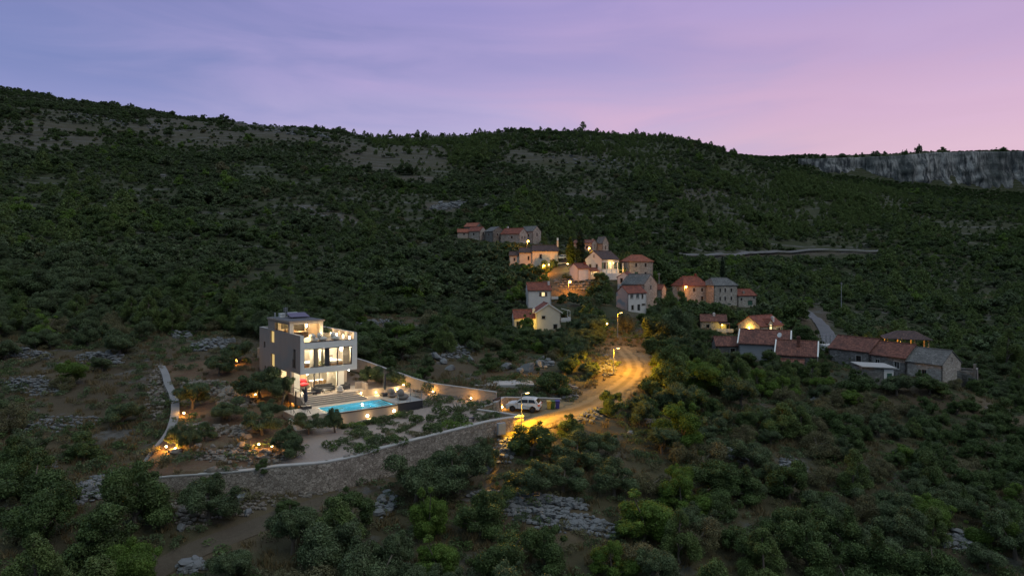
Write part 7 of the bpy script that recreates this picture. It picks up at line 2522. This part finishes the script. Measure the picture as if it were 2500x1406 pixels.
# boulders one can tell apart
BOULD = [stone_mesh(70 + k, M['rock'], 0.8) for k in range(5)]
for k, (px_, py_, w_, lb) in enumerate(((1100, 903, 26, 'pale boulder at the left end of the limestone outcrop'), (1082, 888, 30, 'flat grey rock slab above the pale boulder'), (1066, 878, 34, 'long grey rock at the back of the limestone outcrop'), (1238, 902, 34, 'big white limestone rock in the middle of the outcrop'), (1272, 910, 26, 'rounded white boulder in front of the outcrop'), (1292, 905, 44, 'broad layered limestone rock at the right of the outcrop'), (1315, 892, 30, 'grey rock behind the broad layered limestone'), (1150, 884, 24, 'grey rock between the two oaks of the outcrop'),
                                           (1196, 1150, 34, 'grey boulder under the big olives below the wall'), (445, 1292, 28, 'white boulder beside the dirt track'), (585, 1228, 42, 'large pale boulder on the bank below the garden wall'), (540, 1255, 22, 'small pale boulder left of the large one on the bank'), (455, 1228, 26, 'boulder in the dark scrub below the wall corner'), (605, 1255, 26, 'small boulder right of the large one on the bank'), (1755, 958, 30, 'pale boulder in the scrub under the brown roofs'), (1540, 1062, 20, 'boulder at the edge of the orange lit grass'))):
    p = ground(px_, py_)
    s = w_ * p.y / F
    o = link_mesh('boulder', BOULD[k % 5].copy())
    o.location = p + Vector((0, 0, s * 0.18))
    o.scale = (s * 1.25, s * 0.95, s * 0.95)
    o.rotation_euler = (0.1 * k, 0.2 * math.sin(k), k * 1.3)
    tag(o, lb, 'boulder', 'pale boulders on the slopes')

# ------------------------------------------------------------------ planting of the gravel garden
GS = [[bushlet(200 + 10 * j + i, 900, 0.10, k) for i in range(3)] for j, k in enumerate(('oak', 'olive', 'herb', 'brown', 'lime'))]
SHR = [(820, 1093, 62, 0, 'dark green cushion shrub nearest the orchard edge of the gravel'), (840, 1080, 36, 1, 'round grey green shrub beside the dark cushion shrub'), (862, 1062, 46, 0, 'dark shrub left of the clipped ball on the gravel'), (881, 1049, 40, 1, 'round topped grey shrub below the pool wall'), (882, 1068, 60, 0, 'dark low shrub in the middle of the gravel'), (907, 1076, 40, 4, 'bright yellow green shrub on the gravel'), (925, 1084, 70, 1, 'low green mound in front of the yellow green shrub'), (955, 1083, 76, 0, 'wide dark green mound near the curved wall'), (880, 1106, 76, 0, 'low green cushion along the curve of the garden wall'), (937, 1056, 36, 2, 'grey green shrub at the middle of the gravel path'), (952, 1063, 34, 3, 'brownish low shrub on the gravel path'), (978, 1055, 44, 0, 'round dark shrub left of the gravel fork'), (992, 1047, 32, 2, 'grey lavender ball right of the gravel fork'), (1020, 1068, 46, 3, 'dry rounded bush by the garden wall'), (1040, 1066, 44, 3, 'pale dry bush against the garden wall'), (1064, 1058, 70, 0, 'long dark green shrub along the garden wall'), (1034, 1030, 62, 0, 'flat dark mat of shrubs on the pale gravel'), (1052, 1022, 34, 2, 'grey green ball behind the flat dark mat'), (1068, 1020, 22, 1, 'small blue green shrub beside the grey ball'), (1074, 1043, 40, 1, 'round olive green ball before the bench bed'), (1100, 1034, 76, 0, 'broad dark shrub bed left of the bench'), (1110, 1048, 70, 4, 'bright green low bed in front of the bench'), (1090, 1010, 66, 0, 'dark shrub bed along the upper gravel path'), (1070, 994, 30, 0, 'small dark tree-like ball above the upper shrub bed'), (1064, 982, 60, 2, 'green shrub bed beside the glass balustrade'), (1098, 982, 46, 0, 'dark green bed below the lit edging stones'), (1150, 996, 56, 0, 'dark flat bed near the entrance wall'), (1168, 1026, 46, 1, 'tall round bush right of the bench'), (1190, 1022, 36, 2, 'round bush in the bed by the entrance wall'), (1210, 1018, 44, 0, 'dark round bush at the narrow end of the garden'), (1120, 958, 40, 0, 'shrub behind the edging stones'), (1044, 950, 70, 2, 'grass-like bed above the edging stones'), (1180, 968, 40, 0, 'shrub near the end of the beige boundary wall'), (912, 915, 40, 0, 'dark shrub beside the villa in the upper garden'), (880, 905, 30, 2, 'small shrub below the beige boundary wall'), (985, 930, 84, 0, 'long dark shrub bed under the beige boundary wall'), (1010, 945, 50, 1, 'green shrub bed behind the parasol'), (945, 925, 44, 0, 'dark shrub above the retaining wall'), (1000, 1000, 40, 0, 'dark shrub at the foot of the dark platform')]
for k in range(13):
    fx_ = 838 + k * 13.5
    SHR.append((fx_, 1046 - k * 2.9 + (k % 3) * 2, 30 + 8 * (k % 3), (2, 0, 4, 2)[k % 4], None))
nth = ['first', 'second', 'third', 'fourth', 'fifth', 'sixth', 'seventh', 'eighth', 'ninth', 'tenth', 'eleventh', 'twelfth', 'last']
kb = 0
for (px_, py_, w_, j, lb) in SHR:
    p = ground(px_, py_)
    s = w_ * p.y / F / 1.75
    o = link_mesh('garden_shrub', GS[j][int(px_) % 3])
    if lb is None:
        lb = f'{nth[kb]} shrub from the left in the bed under the pool wall'
        kb += 1
        o['group'] = 'shrubs in the bed under the pool wall'
    o.location = p - Vector((0, 0, 0.05 * s))
    o.scale = (s, s, s * 0.85)
    o.rotation_euler = (0, 0, px_)
    tag(o, lb, 'shrub')


rg5 = np.random.default_rng(77)
n_ = 0
while n_ < 34:
    qx_, qy_ = rg5.uniform(840, 1200), rg5.uniform(985, 1110)
    lim_ = np.interp(qx_, [800, 924, 1052, 1180], [1112, 1084, 1052, 1020])
    if qy_ > lim_ or qy_ < np.interp(qx_, [800, 1000, 1200], [1062, 1022, 985]):
        continue
    p = ground(qx_, qy_)
    s = rg5.uniform(14, 28) * p.y / F / 1.75
    o = link_mesh('garden_shrub', GS[int(rg5.integers(4))][n_ % 3])
    o.location, o.scale, o.rotation_euler = p - Vector((0, 0, 0.04 * s)), (s, s, s * rg5.uniform(0.7, 1.0)), (0, 0, n_)
    tag(o, 'small cushion shrub dotted on the pale gravel inside the garden wall', 'shrub', 'small cushion shrubs dotted on the gravel')
    n_ += 1


def spiky(px_, py_, h, n, label, mat, cat='plant', name='agave_plant', up=0.5, w_=0.05, on=None):
    p = ground(px_, py_) if on is None else on
    rg = np.random.default_rng(int(px_))
    m = MB()
    for k in range(n):
        t_ = k * 2.4
        e = rg.uniform(up, 1.25)
        d = Vector((math.cos(t_) * math.cos(e), math.sin(t_) * math.cos(e), math.sin(e)))
        s = d.cross(UP).normalized() * w_
        b = p * 0
        m.poly([b - s, b + s, d * h * 0.6 + s * 0.8, d * h * rg.uniform(0.85, 1.1) - Vector((0, 0, h * 0.06)), d * h * 0.6 - s * 0.8])
    o = m.build(name, mat)
    o.location = p
    return tag(o, label, cat)


spiky(1121, 1012, 1.9, 34, 'tall spiky yucca on the gravel above the bench', LEAF['herb'])
spiky(1090, 1034, 1.0, 26, 'low agave rosette left of the bench', LEAF['olive'])
spiky(1203, 975, 1.4, 30, 'dark spiky plant at the right end of the beige wall', LEAF['oak'])
spiky(905, 924, 1.8, 34, 'yucca lit bright yellow beside the terrace', LEAF['lime'], up=0.7)
spiky(1036, 1052, 0.8, 20, 'small spiky plant in the middle of the pale gravel', LEAF['olive'])
o = tuft(9, 120, 2.6, LEAF['straw'], 0.6)
q_ = link_mesh('tall_grass', o)
q_.location = ground(1120, 957)
tag(q_, 'tall dry feathery grass clump at the beige boundary wall', 'grass clump')
for (par_, z_, s_) in ((PLANT_SPOT, 0.3, 0.55), (ROOF_PLANT, 0.55, 0.8)):
    c = link_mesh('foliage', GS[0][0], par_)
    c.location = (0, 0, z_)
    c.scale = (s_, s_, s_ * 1.4)
# vines and lit bushes in the village
for (px_, py_, Y, w_, h_, k, lb) in ((1521, 672, 216, 26, 34, 'lime', 'vine covered tree glowing orange against the tall stone house'), (1287, 806, 156, 44, 44, 'lime', 'green tree lit yellow in front of the cream gabled house'), (2140, 848, 146, 22, 28, 'lime', 'bush glowing yellow at the left end of the timber pavilion'), (1330, 643, 222, 40, 26, 'oak', 'spreading dark tree in front of the church nave'), (1352, 645, 223, 22, 24, 'oak', 'smaller dark tree by the church front'), (1468, 680, 205, 46, 26, 'oak', 'dark round tree in front of the white house with the porch'), (1440, 644, 238, 26, 30, 'brown', 'tree lit orange by the street lamp right of the cypress'), (1668, 735, 196, 44, 40, 'oak', 'dark tree under the lamp of the red hipped roof house'), (1440, 785, 172, 60, 54, 'brown', 'reddish brown tree below the bare stony slope'), (1530, 815, 140, 60, 66, 'brown', 'olive brown tree left of the hamlet lane top')):
    p = W(px_, py_, Y)
    p.z = min(p.z, hz(p.x, p.y)) - 0.1
    s = Y / F
    plant_tree(k, p, w_ * s, h_ * s + 0.3, lb)

# ------------------------------------------------------------------ the far cliff with lone trees along its rim
n1, n2 = 260, 26
tb = np.linspace(0.425, 1.25, n1)
cv = []
ptop = lambda q: np.interp(q, [1800, 1850, 2000, 2200, 2290, 2500, 3300], [383, 384, 388, 380, 372, 369, 360])
pbot = lambda q: np.interp(q, [1800, 1850, 1950, 2080, 2200, 2300, 2500, 3300], [386, 389, 394, 424, 438, 448, 446, 450])
for i_, tq in enumerate(tb):
    q = CX + F * tq
    for j in range(n2):
        f = j / (n2 - 1)
        Y = 1238 - 10 * (1 - f) ** 2
        zt, zb = -(ptop(q) - HY) / F * 1242, -(pbot(q) - HY) / F * 1228 - 26
        zz = zb + (zt - zb) * f
        xx = tq * Y
        rel = fbm(np.array([xx / 34]), np.array([zz / 90]), 4, 5)[0] * 17 + fbm(np.array([xx / 7]), np.array([zz / 14]), 3, 9)[0] * 5 + (1 - abs(2 * ((zz / 21 + fbm(np.array([xx / 80]), np.array([0.0]), 2, 4)[0]) % 1) - 1)) * 3
        cv.append((xx, Y - rel * (0.35 + 0.65 * math.sin(math.pi * min(1, f * 1.1))) + f * 6, zz))
cf = [(i_ * n2 + j, (i_ + 1) * n2 + j, (i_ + 1) * n2 + j + 1, i_ * n2 + j + 1) for i_ in range(n1 - 1) for j in range(n2 - 1)]
# a flat rim joins the face to the plateau
nb = len(cv)
for i_, tq in enumerate(tb):
    a_ = cv[i_ * n2 + n2 - 1]
    cv.append((a_[0] * 1.06, a_[1] * 1.06, a_[2] - 1.0))
cf += [(i_ * n2 + n2 - 1, (i_ + 1) * n2 + n2 - 1, nb + i_ + 1, nb + i_) for i_ in range(n1 - 1)]
t = NT('cliff_limestone')
co = t.coord('Object', (1, 0.5, 0.22))
a_ = t.noise(co, 0.11, 6, 0.72, 0.3)
b_ = t.noise(t.coord('Object', (0.3, 0.3, 1.2)), 0.09, 6, 0.7)
c_ = t.mix(t.ramp(a_, [(0.42, 0.0), (0.60, 1.0)]), (0.05, 0.052, 0.058), (0.42, 0.405, 0.40))  # crack shade put into the colour, since diffuse light barely shades the relief
c_ = t.mix(t.ramp(t.noise(t.coord('Object', (1, 1, 0.8)), 0.014, 5, 0.65), [(0.40, 0.75), (0.56, 0.0)]), c_, (0.05, 0.058, 0.06))
c_ = t.mix(t.ramp(b_, [(0.50, 0.0), (0.66, 0.7)]), c_, (0.05, 0.06, 0.055))
t.bump(t.noise(co, 0.2, 6, 0.75), 1.0, 2.5)
CLIFF = t.fin(c_, 0.95, 0.1)
tag(link_mesh('cliff', np_mesh('cliff', cv, cf, CLIFF)), kind='structure')
for k, (px_, w_, h_, lb) in enumerate(((2010, 14, 12, 'round tree on the rim at the left end of the far cliff'), (2056, 22, 12, 'wide tree on the far cliff rim, second from its left end'), (2090, 10, 9, 'small tree on the far cliff rim, third from its left end'), (2107, 8, 9, 'tiny tree on the far cliff rim near its middle'), (2138, 18, 14, 'bushy tree on the far cliff rim near its middle'), (2160, 12, 11, 'round tree right of the bushy one on the far cliff rim'), (2207, 14, 16, 'leaning tree on the far cliff rim'), (2243, 14, 22, 'tallest tree on the far cliff rim'), (2300, 22, 12, 'flat crowned tree right of the tallest one on the cliff rim'), (2440, 26, 12, 'low wide tree at the right end of the far cliff rim'))):
    Y = 1262
    q = (px_ - CX) / F
    zt = -(float(ptop(px_)) - HY) / F * 1242 - 1
    plant_tree(['oak', 'olive', 'pine'][k % 3], (q * Y, Y, zt), w_ * 1.3 * Y / F, (h_ + 7) * Y / F, lb, 'lone trees along the far cliff rim')
